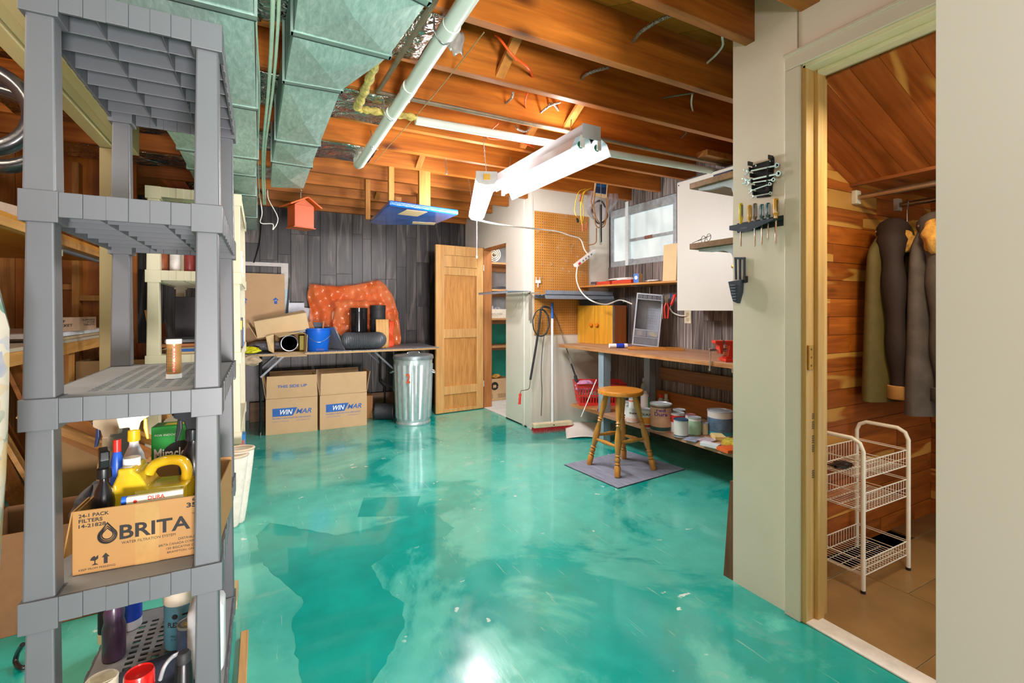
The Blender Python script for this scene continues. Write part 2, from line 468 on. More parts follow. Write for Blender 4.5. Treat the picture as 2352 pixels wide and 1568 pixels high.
struct('trim_1', M().box(XP - 0.005, 0.35, 0.0, XP + 0.075, 1.04, 0.008), mat('white_threshold', '#efe6dd', 0.35), bev=0.003)

# --- back wall with barn planks
wb = struct('wall_back', M().box(XL - 1.0, YB, 0, XC + 0.08, YB + 0.1, 2.5), DARKW)
x = -1.56; k = 0
while x < XC - 0.005:
    w = random.choice([0.098, 0.125, 0.15, 0.17, 0.115]); x1 = min(x + w, XC)
    cuts = sorted([0.0, 2.46] + [random.uniform(0.4, 1.2), random.uniform(1.45, 2.05)])
    for a, b in zip(cuts[:-1], cuts[1:]):
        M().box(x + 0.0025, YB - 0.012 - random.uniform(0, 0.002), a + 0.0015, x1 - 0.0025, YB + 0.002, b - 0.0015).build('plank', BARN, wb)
    x = x1
# --- right (window) wall
wr = struct('wall_right', M().box(XW, YP - 0.06, 0, XW + 0.1, YA + 0.1, 1.60).box(XW, YP - 0.06, 2.19, XW + 0.1, YA + 0.1, 2.5)
            .box(XW, YP - 0.06, 1.60, XW + 0.1, 3.05, 2.19).box(XW, 3.94, 1.60, XW + 0.1, YA + 0.1, 2.19), DARKW)
y = YP
while y < YA - 0.005:
    w = random.choice([0.098, 0.125, 0.15, 0.17, 0.115]); y1 = min(y + w, YA)
    cuts = [0, 2.46]
    if y1 > 3.05:
        segs = [(0.0, 0.7), (0.7, 1.60), (2.19, 2.46)]
    else:
        c = random.uniform(0.5, 1.9); segs = [(0, c), (c, 2.46)]
    for a, b in segs:
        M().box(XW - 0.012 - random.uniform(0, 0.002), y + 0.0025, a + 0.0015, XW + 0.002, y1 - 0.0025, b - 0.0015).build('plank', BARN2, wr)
    y = y1
# --- pegboard wall (cream) and store-closet wall with an opening
struct('wall_alcove', M().box(XC + 0.005, YA, 0, XW + 0.1, YA + 0.08, 2.5), CREAM)
OY0, OY1, OZ = 4.50, 5.09, 1.863
wc = struct('wall_store', M().box(XC, YA + 0.002, 0, XC + 0.08, OY0, 2.5).box(XC, OY1, 0, XC + 0.08, YB - 0.014, 2.5).box(XC, OY0, OZ, XC + 0.08, OY1, 2.5), CREAM)
struct('trim_2', M().box(XC - 0.006, 4.1, 0.0, XC + 0.001, 4.135, 2.24).box(XC - 0.004, YA - 0.004, 0, XC + 0.02, YA + 0.02, 2.24), CREAM, bev=0.002)
FIRT = wood('red_fir_frame', '#c98448', '#a05f28', 2, 1.0, 0.5, 0.1, 0.1)
struct('trim_3', M().box(XC - 0.004, OY1 - 0.03, 0, XC + 0.10, OY1 + 0.012, OZ + 0.02).box(XC - 0.002, OY0 - 0.003, OZ - 0.02, XC + 0.09, OY1, OZ + 0.004), FIRT, bev=0.002)
# store closet beyond the opening
struct('wall_store_back', M().box(XC, 5.85, 1.1, 3.6, 5.93, 2.5), CONC)
struct('wall_store_back', M().box(XC, 5.84, 0, 3.6, 5.92, 1.1), TEALW)
struct('wall_store_side', M().box(3.55, YA, 0, 3.63, 5.9, 2.5), CONC)
struct('floor', M().box(XC + 0.0, YA + 0.08, -0.05, 3.6, 5.9, 0.012), mat('pale_closet_floor', '#d9d6d0', 0.5, var=0.15, scale=8))
# --- partition wall with the cedar-closet doorway
DY0, DY1, DZ = 0.36, 1.045, 2.05
wp = struct('wall_partition', M().box(XP, DY1, 0, XPB, YP, 2.47).box(XP, DY0 - 0.5, DZ, XPB, DY1, 2.47).box(XP, -4.0, 0, XPB, DY0, 2.47), CREAM2)
struct('trim_4', M().box(XP - 0.003, 1.062, DZ + 0.06, XP + 0.001, 1.066, 2.4), mat('joint_line', '#a79d8a', 0.6))
cs = struct('trim_5', M().box(XP - 0.016, DY1 + 0.003, 0, XP, DY1 + 0.062, DZ + 0.002), TRIMC, bev=0.003)
struct('trim_6', M().box(XP - 0.016, DY0 - 0.06, DZ + 0.003, XP, DY1 + 0.062, DZ + 0.062).box(XP - 0.022, DY0 - 0.06, DZ + 0.052, XP, DY1 + 0.066, DZ + 0.066), TRIMC, bev=0.003)
jm = M()
jm.box(XP - 0.006, DY1 - 0.014, 0, XPB + 0.01, DY1 + 0.004, DZ)
jm.box(XP + 0.045, DY1 - 0.028, 0, XP + 0.085, DY1 - 0.013, DZ)
struct('trim_7', jm, JAMB, bev=0.003)
jm = M()
jm.box(XP - 0.006, DY0, DZ - 0.014, XPB + 0.01, DY1, DZ + 0.004).box(XP + 0.045, DY0, DZ - 0.028, XP + 0.085, DY1 - 0.02, DZ - 0.013)
struct('trim_8', jm, mat('pale_green_head', '#e3dfb4', 0.4, var=0.04), bev=0.003)
# photographer's own doorway jamb on the right
struct('wall_front', M().box(0.918, -0.2, 0, XP - 0.02, 0.34, 2.47), mat('front_wall_dimmed_paint', '#8f8a7c', 0.5, var=0.04, scale=1.2, bump=0.02))  # same paint darkened in its base colour to stand for dimmer light
# --- left storage wall: plywood and studs
wl = struct('wall_left', M().box(XL - 0.12, -4.0, 0, XL - 0.1, YB, 2.5), PLY)
y = 0.2
while y < 5.6:
    M().box(XL - 0.1, y, 0, XL - 0.005, y + 0.038, 2.47).build('stud', STUD, wl); y += 0.406
for y0, z0 in ((2.67, 1.32), (2.26, 0.98), (3.08, 1.42), (1.03, 1.5)):
    M().box(XL - 0.1, y0, z0, XL - 0.01, y0 + 0.33, z0 + 0.04).build('noggin', JOISTY, wl)
wst = struct('wall_storage', M().box(XL, 4.66, 0, -0.86, 4.70, 2.45), PLY)
for xx in (-1.45, -1.22, -0.99): M().box(xx, 4.57, 0, xx + 0.038, 4.66, 2.235).build('stud', STUD, wst)
for xx, zz in ((-1.41, 1.30), (-1.18, 1.22), (-1.41, 0.60)): M().box(xx, 4.58, zz, xx + 0.19, 4.66, zz + 0.04).build('noggin', STUD, wst)
struct('wall_rear', M().box(-2.6, -4.1, 0, 1.9, -4.0, 2.5), CREAM)
# --- cedar closet interior
YC = 1.28
cw = struct('wall_cedar', M().box(XPB, YC, 0, 3.5, YC + 0.05, 2.4), DARKW)
z = 0.0
while z < 2.35:
    h = 0.086; x0 = XPB + 0.002
    x = x0 - random.uniform(0, 0.4)
    while x < 3.36:
        L = random.uniform(0.35, 0.8); a = max(x, x0); b = min(x + L, 3.36)
        if b - a > 0.02:
            M().box(a + 0.0008, YC - 0.012 - random.uniform(0, 0.003), z + 0.001, b - 0.0008, YC, z + h - 0.001).build('plank', CEDAR, cw)
        x += L
    z += h
cw2 = struct('wall_cedar_side', M().box(3.37, 0, 0, 3.42, YC + 0.05, 2.4), DARKW)
z = 0.0
while z < 2.35:
    y = 0.2 - random.uniform(0, 0.4)
    while y < YC - 0.013:
        L = random.uniform(0.35, 0.8); a = max(y, 0.2); b = min(y + L, YC - 0.013)
        if b - a > 0.02: M().box(3.358 - random.uniform(0, 0.003), a + 0.0008, z + 0.001, 3.37, b - 0.0008, z + 0.085).build('plank', CEDARY, cw2)
        y += L
    z += 0.086
# sloping cedar ceiling (under the stairs)
XE, ZE = 2.523, 1.758
sl = math.atan2(0.42, 1.0) * -1
xt = XPB - 0.0
zt = ZE + (XE - xt) * 0.42
cc = struct('ceiling_cedar', M().prism([(xt - 0.02, zt + 0.03), (XE, ZE + 0.022), (XE, ZE + 0.05), (xt - 0.02, zt + 0.06)], 0.1, YC, 'Y'), DARKW)
y = 0.12; Ls = math.hypot(XE - xt, zt - ZE); ang = math.atan2(zt - ZE, XE - xt)
while y < YC - 0.013:
    w = 0.092; y1 = min(y + w, YC - 0.013)
    M().box(0, y + 0.0008, 0, Ls, y1 - 0.0008, 0.014 + random.uniform(0, 0.003)).build('plank', CEDARC, cc, loc=(xt, 0, zt), rot=(0, ang, 0))
    y = y1
struct('trim_9', M().box(XE - 0.005, 0.2, ZE - 0.012, XE + 0.02, YC - 0.013, ZE + 0.03), wood('cedar_edge', '#9c5723', '#7a3f15', 1, 1, 0.5, 0, 0.1), bev=0.002)
lc = struct('ceiling_cedar_low', M().box(XE, 0.2, ZE + 0.012, 3.37, YC, ZE + 0.05), DARKW)
y = 0.2
while y < YC - 0.013:
    y1 = min(y + 0.092, YC - 0.013)
    M().box(XE + 0.02, y + 0.0008, ZE - 0.002, 3.357, y1 - 0.0008, ZE + 0.012).build('plank', CEDARC, lc); y = y1

# --- ceiling: diagonal boards on joists
ce = struct('ceiling', M().box(-2.6, -4.0, Z_J1 + 0.022, 3.6, YB + 0.3, Z_J1 + 0.05), DARKW)
def clip(poly, a, b, c):
    out = []
    for i in range(len(poly)):
        p, q = poly[i], poly[(i + 1) % len(poly)]
        dp, dq = a * p[0] + b * p[1] - c, a * q[0] + b * q[1] - c
        if dp <= 0: out.append(p)
        if dp * dq < 0:
            t = dp / (dp - dq); out.append((p[0] + (q[0] - p[0]) * t, p[1] + (q[1] - p[1]) * t))
    return out
s2 = math.sqrt(0.5)
for i in range(-8, 46):
    u0, u1 = i * 0.15 + 0.002, i * 0.15 + 0.148
    # u = (x+y)/sqrt2, v along (-1,1)
    P = [((u * s2 - v * s2), (u * s2 + v * s2)) for u, v in ((u0, -6), (u1, -6), (u1, 6), (u0, 6))]
    for a, b, c in ((1, 0, 3.27), (-1, 0, 1.66), (0, 1, YB), (0, -1, 0.6)): 
        P = clip(P, a, b, c)
        if not P: break
    if len(P) >= 3: 
        cx = sum(p[0] for p in P) / len(P); cy = sum(p[1] for p in P) / len(P)
        M().prism([(p[0] - cx, p[1] - cy) for p in P], 0, 0.02 + random.uniform(0, 0.0015), 'Z').build('board', SUBF, ce, loc=(cx, cy, Z_J1 + 0.001))
JY = [-0.5, 0.2, 0.6, 1.24, 1.63, 2.02, 2.40, 2.82, 3.22, 3.61, 4.02, 4.42, 4.82, 5.22, 5.58]
for y in JY:
    x1 = XW - 0.014 if y > YP else XP + 0.005
    if y > 4.0: x1 = XC - 0.008
    if y < 0.5: x1 = 1.74
    M().box(XL, y, Z_J0, x1, y + 0.042, Z_J1).build('joist', JOIST, ce, bev=0.002)
M().box(0.95, 0.985, Z_J0 + 0.015, XP + 0.001, 1.055, Z_J1).build('joist', JOIST, ce, bev=0.002)
# diagonal bridging struts between joists
def strut(i, xx, flip=1, w=0.045):
    a, b = JY[i] + 0.045, JY[i + 1] - 0.002
    z0, z1 = (Z_J0 + 0.01, Z_J1 - 0.03) if flip > 0 else (Z_J1 - 0.03, Z_J0 + 0.01)
    o = M().prism([(a, z0), (b, z1), (b, z1 + 0.022), (a, z0 + 0.022)], xx, xx + w, 'X').build('bridging_strut', JOISTY, ce)
for i, xx, fl in ((3, 1.03, 1), (4, 0.98, -1), (5, 1.0, 1), (6, 1.55, -1), (7, 1.05, 1), (8, 1.06, -1), (9, 1.08, 1), (5, 1.62, -1), (10, 0.9, 1), (3, 0.4, -1), (11, 1.0, -1), (6, 1.0, 1)):
    strut(i, xx, fl)
# rim along the window wall and store wall
M().box(XW - 0.5, 2.3, Z_J0 + 0.0, XW - 0.013, 2.40, Z_J0 + 0.04).build('blocking', JOISTY, ce)

# --- window
FRM = mat('galvanised_window_frame', '#a9b2b8', 0.45, 0.4, var=0.2, scale=25)
PANE = NT('frosted_daylit_pane')
_v = PANE.coords((1.5, 1.5, 1.5), False); _n = PANE.noise(_v, 2, 2)
_c = PANE.ramp(_n, [(0.3, lin('#b9ccd0')), (0.6, lin('#e2efee')), (0.8, lin('#d3e6dc'))])
PANE.col(lin('#7f8f94') if False else PANE.mix(_c, BW(0.35), 0.6)); PANE.l(_c, PANE.b.inputs['Emission Color']); PANE.b.inputs['Emission Strength'].default_value = 0.30; PANE.setp(Roughness=0.3)
PANE = PANE.m
wn = struct('window_1', M().box(XW - 0.004, 3.045, 1.598, XW + 0.02, 3.945, 1.655).box(XW - 0.004, 3.045, 2.105, XW + 0.02, 3.945, 2.19)
            .box(XW - 0.004, 3.045, 1.655, XW + 0.02, 3.085, 2.105).box(XW - 0.004, 3.905, 1.655, XW + 0.02, 3.945, 2.105), FRM, bev=0.002)
M().box(XW + 0.022, 3.085, 1.655, XW + 0.028, 3.72, 2.105).build('pane', PANE, wn)
M().box(XW + 0.012, 3.725, 1.655, XW + 0.018, 3.905, 2.105).build('pane', PANE, wn)
M().box(XW - 0.018, 3.655, 1.60, XW + 0.012, 3.70, 2.24).build('centre_bar', mat('white_bar', '#dfe8ea', 0.3), wn)
M().box(XW - 0.002, 3.085, 1.835, XW + 0.012, 3.655, 1.862).build('cross_bar', FRM, wn)
M().box(XW - 0.004, 3.34, 1.833, XW + 0.01, 3.44, 1.864).build('rust_patch', mat('rust', '#8c5b4a', 0.8, var=0.3, scale=60), wn)
M().box(XW - 0.012, 3.60, 1.62, XW + 0.0, 3.66, 1.66).build('latch', FRM, wn)
# ================================================================ overhead: ducts, pipes, lamps, cables
CLEAT = mat('duct_cleat', '#8fa79d', 0.4, 0.5, var=0.1)
SEAM = mat('dark_seam', '#1f2b28', 0.7)
PVC = mat('white_pipe', '#d5dcd0', 0.35, var=0.06, scale=6)
STEEL = mat('bright_steel', '#c9cbcd', 0.28, 1.0, var=0.1)
CHROME = mat('chrome', '#dfe3e5', 0.12, 1.0, var=0.04)
PIPEG = mat('old_copper_pipe', '#8b7c66', 0.45, 0.5, var=0.2, scale=20)
WHT = mat('white_enamel', '#f2f3f1', 0.3, var=0.02)
WCORD = mat('white_cord', '#efede4', 0.45)
BLK = mat('black_plastic', '#17181a', 0.35, var=0.2)
BLKM = mat('matt_black', '#2a2b2e', 0.6, var=0.15)
ORC = mat('orange_cord', '#f0571a', 0.45)
YEL = mat('yellow_cord', '#ecc42a', 0.45)
CARD = mat('brown_cardboard', '#c9a57b', 0.75, var=0.05, scale=6, bump=0.05)
CARDD = mat('dull_cardboard', '#b58d5d', 0.8, var=0.08, scale=6)
CARDL = mat('light_cardboard', '#d9bb8d', 0.75, var=0.05, scale=6)
INK = mat('black_ink', '#1d1a1a', 0.7)
BLUEI = mat('blue_ink', '#1f5fae', 0.6)
WHI = mat('white_ink', '#f4f2ee', 0.6)
RED = mat('red_plastic', '#e0332b', 0.35, var=0.06)
TAPE = mat('clear_tape', '#d2b489', 0.15, var=0.05, coat=0.6)

def duct(name, label, secs, z0, z1, cross=0.02):
    """secs: list of (xl, yl, xr, yr) stations along the run"""
    t = thing(name, label, 'duct', (secs[0][0], secs[0][1], z0)); o = Vector(t.location)
    for a, b in zip(secs[:-1], secs[1:]):
        g = 0.002
        A = Vector((a[0], a[1] - g)); B = Vector((a[2], a[3] - g)); C = Vector((b[2], b[3] + g)); D = Vector((b[0], b[1] + g))
        mid = (A + B + C + D) / 4
        vs = [(A.x, A.y, z0), (B.x, B.y, z0), (C.x, C.y, z0), (D.x, D.y, z0), (mid.x, mid.y, z0 - cross),
              (A.x, A.y, z1), (B.x, B.y, z1), (C.x, C.y, z1), (D.x, D.y, z1)]
        fs = [(0, 4, 1), (1, 4, 2), (2, 4, 3), (3, 4, 0), (0, 1, 6, 5), (1, 2, 7, 6), (2, 3, 8, 7), (3, 0, 5, 8), (5, 6, 7, 8)]
        M().add([Vector(v) - o for v in vs], fs).build('duct_section', GALV, t)
    for s in secs[1:-1]:
        A = Vector((s[0], s[1], 0)); B = Vector((s[2], s[3], 0)); d = (B - A).normalized()
        m = M()
        for k, (w, zz, th, mi) in enumerate(((0.024, z0 - 0.004, 0.006, 0), (0.004, z0 - 0.0052, 0.002, 1))):
            off = Vector((-d.y, d.x, 0)) * (0.012 if k else 0)
            n = Vector((-d.y, d.x, 0)) * w / 2
            P = [A - d * 0.008 - n + off, B + d * 0.008 - n + off, B + d * 0.008 + n + off, A - d * 0.008 + n + off]
            m.prism([(p.x - o.x, p.y - o.y) for p in P], zz - o.z, zz + th - o.z, 'Z', mi)
        for P, sg in ((A, -1), (B, 1)):
            c = P + d * 0.006 * sg
            m.box(c.x - o.x - 0.004, c.y - o.y - 0.011, -0.004, c.x - o.x + 0.004, c.y - o.y + 0.011, z1 - z0, 0)
        m.build('cleat', [CLEAT, SEAM], t)
    return t
zA = 2.0
sec = []
for (lx, ly), (rx, ry) in (((622, 430), (697, 433)), ((626, 371), (714, 384)), ((635, 322), (732, 336)), ((655, 187), (782, 209)), ((675, 75), (892, 130))):
    a, b = W(lx, ly, Z=zA), W(rx, ry, Z=zA); sec.append((a.x, a.y, b.x, b.y))
a = W(690, 0, Z=zA); b = W(965, 0, Z=zA)
dx = sec[-1]
sec.append((dx[0] - 0.0, 1.18, b.x + 0.02, b.y + 0.0)); sec.append((dx[0], 0.3, b.x + 0.03, 0.3)); sec.append((dx[0], -0.9, b.x + 0.03, -0.9))
duct('supply_duct', 'stepped galvanised sheet metal duct under the joists, the narrow one ending above the orange birdhouse', sec, zA, 2.222)
zB = 1.95
ys = []
for y in (530, 500, 450, 405, 365, 250, 40):
    p = W(589, y, Z=zB); ys.append(p.y)
ys = [min(ys[0], 5.42)] + ys[1:] + [0.4, -0.8]
secB = [(-0.36 + 0.02 * min(k, 3) * 0 - 0.03 * (k > 4), y, -0.022 + (0.004 if k > 3 else -0.012), y) for k, y in enumerate(ys)]
duct('trunk_duct', 'wide galvanised trunk duct running over the grey plastic shelving to the back wall', secB, zB, 2.222)
for k, (a, b, xr) in enumerate(((1.665, 2.03, 0.60), (2.435, 2.83, 0.69), (3.255, 3.62, 0.70), (0.64, 1.245, 0.55), (4.06, 4.42, 0.30))):
    def fn(u, v, a=a, b=b, xr=xr):
        return (-1.2 + u * (xr + 1.2), a + v * (b - a), 2.2375 + 0.006 * math.sin(u * 31 + v * 5) * math.sin(v * 9 + u * 7))
    M().grid(fn, 40, 8).build('foil_panel', FOIL, ce, smooth=60, solid=0.0008, label='silver foil panel closing a joist bay')
# white drain pipe along the room
t = thing('drain_pipe', 'long white plastic drain pipe slung under the joists, elbow at its far end', 'pipe', (0.6, 0.2, 2.17))
pts = [(0, 0, 0.0), (0, 1.2, 0), (0.01, 2.6, 0.0), (0.012, 3.22, 0.0), (0.014, 3.30, 0.015), (0.015, 3.33, 0.06)]
M().tube(pts, 0.031, 16).build('pipe_run', PVC, t, smooth=40)
for px, py in ((1021, 62), (933, 203), (903, 264)):
    p = W(px, py, Z=2.17); M().cyl((0.003, p.y - 0.2 - 0.03, 0), (0.004, p.y - 0.2 + 0.03, 0), 0.0345, n=16).build('coupling', PVC, t, smooth=40)
for yy in (1.47, 2.27):
    M().tube([(-0.04, yy, 0.06), (-0.035, yy, 0), (0, yy, -0.036), (0.035, yy, 0), (0.05, yy, 0.06)], 0.004, 6, sub=4).build('strap', STEEL, t)
# insulated water pipe across the room
t = thing('water_pipe', 'white sleeved water pipe crossing the joists behind the shop light', 'pipe', (0.75, 2.5, 2.19))
M().cyl((0.0, 0.045, 0), (2.32, -0.07, 0), 0.024, n=14).build('pipe_sleeve', PVC, t, smooth=40)
M().cyl((0.98, -0.003, 0), (1.04, -0.006, 0), 0.027, n=14).build('sleeve_joint', mat('grey_joint', '#7b6f63', 0.6), t, smooth=40)
# yellow wrapped elbow
YW = NT('yellow_wrap'); _v = YW.coords((20, 20, 20)); _n = YW.noise(_v, 1.2, 4, 0.7); YW.col(YW.ramp(_n, [(0.3, lin('#8f7a34')), (0.7, lin('#e3cf72'))])); YW.setp(Roughness=0.7); YW.bump(_n, 0.8, 0.02); YW = YW.m
pp = smooth_path([W(868, 130, Z=2.21), W(850, 178, Z=2.205), W(828, 232, Z=2.2), W(822, 247, Z=2.2), W(850, 254, Z=2.2), W(905, 262, Z=2.2), W(957, 270, Z=2.2)], 8)
o0 = pp[0].copy()
mm = M().tube([p - o0 for p in pp], [0.019 + 0.004 * math.sin(k * 1.7) for k in range(len(pp))], 10)
tag(mm.build('wrapped_elbow', YW, loc=o0, smooth=50), 'yellow fibreglass wrapped pipe bend emerging from behind the stepped duct', 'pipe')
o0 = W(1000, -30, Z=2.2)
ppt = [W(1010, -40, Z=2.2), W(1000, 0, Z=2.2), W(905, 152, Z=2.2), W(872, 204, Z=2.205), W(866, 210, Z=2.212), W(900, 219, Z=2.222), Vector((0.9, 2.365, 2.222)), Vector((3.1, 2.365, 2.222))]
tag(M().tube([p - o0 for p in ppt], 0.011, 8).build('copper_pipe', PIPEG, loc=o0, smooth=40), 'thin brown copper pipe turning along the third joist', 'pipe')

# --- shop light
TUBE = mat('lit_tube', '#fbfdff', 0.3, emit=1.6)
REFL = mat('reflector_enamel', '#c9ced4', 0.3, var=0.02)
t = thing('shop_light', 'white two-tube fluorescent shop light with ribbed reflector hanging over the workbench side', 'lamp', (1.56, 2.04, 2.0))
M().box(-0.055, 0, 0.075, 0.055, 1.16, 0.135).build('housing', REFL, t, bev=0.003)
prof = [(-0.135, -0.01), (-0.125, 0.005), (-0.105, 0.05), (-0.055, 0.078), (-0.012, 0.055), (0.0, 0.035), (0.012, 0.055), (0.055, 0.078), (0.105, 0.05), (0.125, 0.005), (0.135, -0.01)]
prof2 = [(a, b + 0.002) for a, b in prof]
M().prism(prof + prof2[::-1], 0.0, 1.16, 'Y').build('reflector', REFL, t, smooth=30)
M().box(-0.06, -0.004, 0.06, 0.06, 0.002, 0.138).build('end_plate', REFL, t, bev=0.002)
for sx in (-0.055, 0.055):
    M().cyl((sx, 0.025, 0.03), (sx, 1.135, 0.03), 0.0135, n=12).build('tube', TUBE if sx > 0 else mat('dim_tube', '#eef3f5', 0.3, emit=0.1), t, smooth=40)
    for yy in (0.0, 1.145):
        M().box(sx - 0.012, yy, 0.012, sx + 0.012, yy + 0.014, 0.078).build('lamp_holder', WHT, t, bev=0.002)
    M().lathe([(0.018, 0), (0.02, 0.004), (0.018, 0.008)], 16, xf=Matrix.Translation((sx, 0.018, 0.03)) @ Euler((R(-90), 0, 0)).to_matrix().to_4x4()).build('green_ring', mat('green_ring', '#1b7a52', 0.4), t)
for yy in (0.2, 0.95):
    M().tube([(0, yy, 0.13), (0.01, yy, 0.24)], 0.003, 6).build('hanging_wire', STEEL, t)
# --- LED wraparound light
t = thing('led_light', 'bright slim LED strip light hanging on chains with a white pull cord', 'lamp', (1.204, 2.60, 1.925), -20.6)
pf = [(-0.062, 0.045), (-0.064, 0.012), (-0.045, -0.012), (0.0, -0.022), (0.045, -0.012), (0.064, 0.012), (0.062, 0.045)]
M().prism(pf, 0.012, 1.148, 'Y').build('diffuser', mat('led_diffuser', '#ffffff', 0.3, emit=3.5), t, smooth=30)
M().box(-0.058, 0.005, 0.0451, 0.058, 1.155, 0.06).build('back_tray', WHT, t, bev=0.002)
for yy in (0, 1.148):
    M().prism([(a * 1.04, b + 0.001) for a, b in pf[:-1]] + [(0.0645, 0.062), (-0.0645, 0.062)][:1] + [(-0.0645, 0.062)], yy, yy + 0.012, 'Y').build('end_cap', mat('led_end_cap', '#b9bcb8', 0.35, 0.3), t)
M().box(-0.02, -0.006, 0.01, 0.02, 0.0, 0.045).build('gold_label', mat('gold_label', '#c9a040', 0.4, 0.5), t)
def chain(parent, p0, p1, name='chain'):
    p0, p1 = Vector(p0), Vector(p1); L = (p1 - p0).length; n = int(L / 0.012); m = M()
    for k in range(n):
        c = p0.lerp(p1, (k + 0.5) / n); a = (k % 2) * math.pi / 2
        P = [c + Vector((0.0035 * math.cos(q) * math.cos(a), 0.0035 * math.cos(q) * math.sin(a), 0.008 * math.sin(q))) for q in [2 * math.pi * i / 8 for i in range(8)]]
        m.tube(P, 0.0011, 4, closed=True)
    return m.build(name, STEEL, parent)
chain(t, (0, 0.03, 0.06), (-0.02, 0.05, 0.32)); chain(t, (-0.03, 1.1, 0.06), (-0.07, 1.1, 0.32))
M().cyl((0.0, 1.11, -0.012), (0.0, 1.11, -0.32), 0.0022, n=6).build('pull_cord', WCORD, t)
M().lathe([(0.001, 0), (0.006, -0.004), (0.007, -0.02), (0.001, -0.026)], 10, o=(0, 1.11, -0.32)).build('cord_bell', WCORD, t, smooth=50)

def cord(name, label, pts, r, m, cat='cable', sub=8, n=8, group=None):
    pts = [Vector(p) for p in pts]; o = pts[0].copy()
    return tag(M().tube([p - o for p in pts], r, n, sub=sub).build(name, m, loc=o, smooth=60), label, cat, group)
# --- wires along the duct gap
for k, (x0, x1, lab) in enumerate(((0.0, -0.012, 'pale bell wire, leftmost of the wires in the gap between the two ducts'), (0.032, 0.012, 'pale green cable in the gap between the two ducts'), (0.048, 0.024, 'light cable nearest the stepped duct in the gap between the ducts'))):
    pts = [(x0, 0.3, 2.06), (x0 - 0.004, 1.2, 2.055), (x0 - (0.012 if k == 0 else 0), 1.7, 2.05), (x0 - 0.004, 2.2, 2.06), (x1, 3.0, 2.06), (x1, 3.7, 2.05), (x1 + 0.01, 4.3, 2.0)]
    cord('ceiling_wire', lab, pts, (0.003, 0.007, 0.0055)[k], mat('pale_wire', '#b9cdb4', 0.5))
cord('ceiling_wire', 'white wire loop dangling in front of the barn panelling, beside the trunk duct', [(-0.01, 4.4, 2.1), (0.01, 4.45, 1.96), (0.0, 4.5, 1.88), (0.09, 4.5, 1.88), (0.09, 4.5, 1.83), (0.13, 4.5, 1.93), (0.06, 4.5, 2.08), (0.05, 4.45, 2.15)], 0.004, WCORD, sub=4)
a = [W(597, 440, Y=5.2), W(600, 500, Y=5.3), W(595, 560, Y=5.5), W(583, 603, Y=5.58)]
cord('black_cable', 'black cable hanging down the barn panelling behind the upright cardboard box', [(0.03, 5.0, 2.2)] + a, 0.006, BLK)
cord('hanging_string', 'thin twine running diagonally under the joists beside the white drain pipe', [W(1112, 74, Z=2.235), W(985, 232, Z=2.20), W(860, 372, Z=2.236)], 0.0022, mat('twine', '#9b8455', 0.8))
# orange extension cords and metal-clad cables between joists
def arc(name, label, pxs, r, m, zs):
    cord(name, label, [W(x, y, Z=z) for (x, y), z in zip(pxs, zs)], r, m, sub=8, group=None)
arc('extension_cord', 'orange cord hanging between the first and second joists', [(1138, 80), (1150, 92), (1180, 130), (1212, 155), (1228, 187)], 0.006, ORC, [2.36, 2.33, 2.27, 2.27, 2.32])
arc('extension_cord', 'short orange cord tail sticking out of the second joist', [(1211, 214), (1206, 232), (1208, 249)], 0.005, ORC, [2.30, 2.28, 2.33])
arc('extension_cord', 'orange cord looping behind the white sleeved pipe left of the shop light', [(1145, 283), (1123, 305), (1125, 318), (1180, 322), (1228, 338)], 0.005, ORC, [2.28, 2.26, 2.25, 2.25, 2.26])
arc('extension_cord', 'orange cord stub hanging at the top edge left of the wooden strut', [(1126, -6), (1132, 6), (1136, 13)], 0.006, ORC, [2.36, 2.34, 2.36])
MC = NT('metal_clad'); _v = MC.coords((1, 1, 1)); _w = MC.n('ShaderNodeTexNoise'); _w.inputs['Scale'].default_value = 160; MC.l(_v, _w.inputs[0]); MC.col(MC.ramp(_w.outputs[0], [(0.35, lin('#6f6a60')), (0.65, lin('#c9c6bd'))])); MC.setp(Metallic=0.7, Roughness=0.4); MC.bump(_w.outputs[0], 0.8, 0.01); MC = MC.m
arc('armoured_cable', 'ribbed metal cable bowing between the nearest beam and the first joist', [(1540, 35), (1510, 48), (1470, 75), (1450, 102)], 0.0085, MC, [2.38, 2.36, 2.35, 2.36])
arc('armoured_cable', 'ribbed metal cable bowing between the first and second joists, above the shop light', [(1398, 155), (1372, 161), (1345, 172), (1333, 186)], 0.008, MC, [2.38, 2.36, 2.35, 2.36])
arc('armoured_cable', 'coiled ribbed metal cable loop over the end of the shop light', [(1287, 235), (1262, 243), (1238, 265), (1250, 280), (1278, 276), (1284, 258), (1268, 238), (1252, 245)], 0.007, MC, [2.37, 2.34, 2.31, 2.30, 2.31, 2.35, 2.37, 2.38])
arc('armoured_cable', 'short ribbed cable curling out of the second joist near the drain pipe', [(1178, 210), (1175, 225), (1160, 238)], 0.007, MC, [2.31, 2.29, 2.33])
arc('white_wire', 'white wire dropping from the nearest beam to a hole in the first joist', [(1665, 70), (1659, 83), (1660, 104), (1645, 125), (1617, 151)], 0.0055, WCORD, [2.31, 2.33, 2.36, 2.37, 2.38])
arc('grey_wire', 'straight grey cable crossing the second bay in front of the right wall', [(1594, 213), (1545, 221), (1496, 231)], 0.005, mat('grey_cable', '#7d776c', 0.5, 0.3), [2.36, 2.37, 2.39])
arc('white_wire', 'short white wire bending into the second joist near the right wall', [(1590, 217), (1588, 238), (1592, 258)], 0.005, WCORD, [2.34, 2.33, 2.36])
arc('grey_wire', 'tiny grey cable end poking out of the third joist near the right wall', [(1577, 303), (1570, 312), (1563, 318)], 0.0045, mat('grey_cable', '#7d776c', 0.5, 0.3), [2.34, 2.35, 2.36])
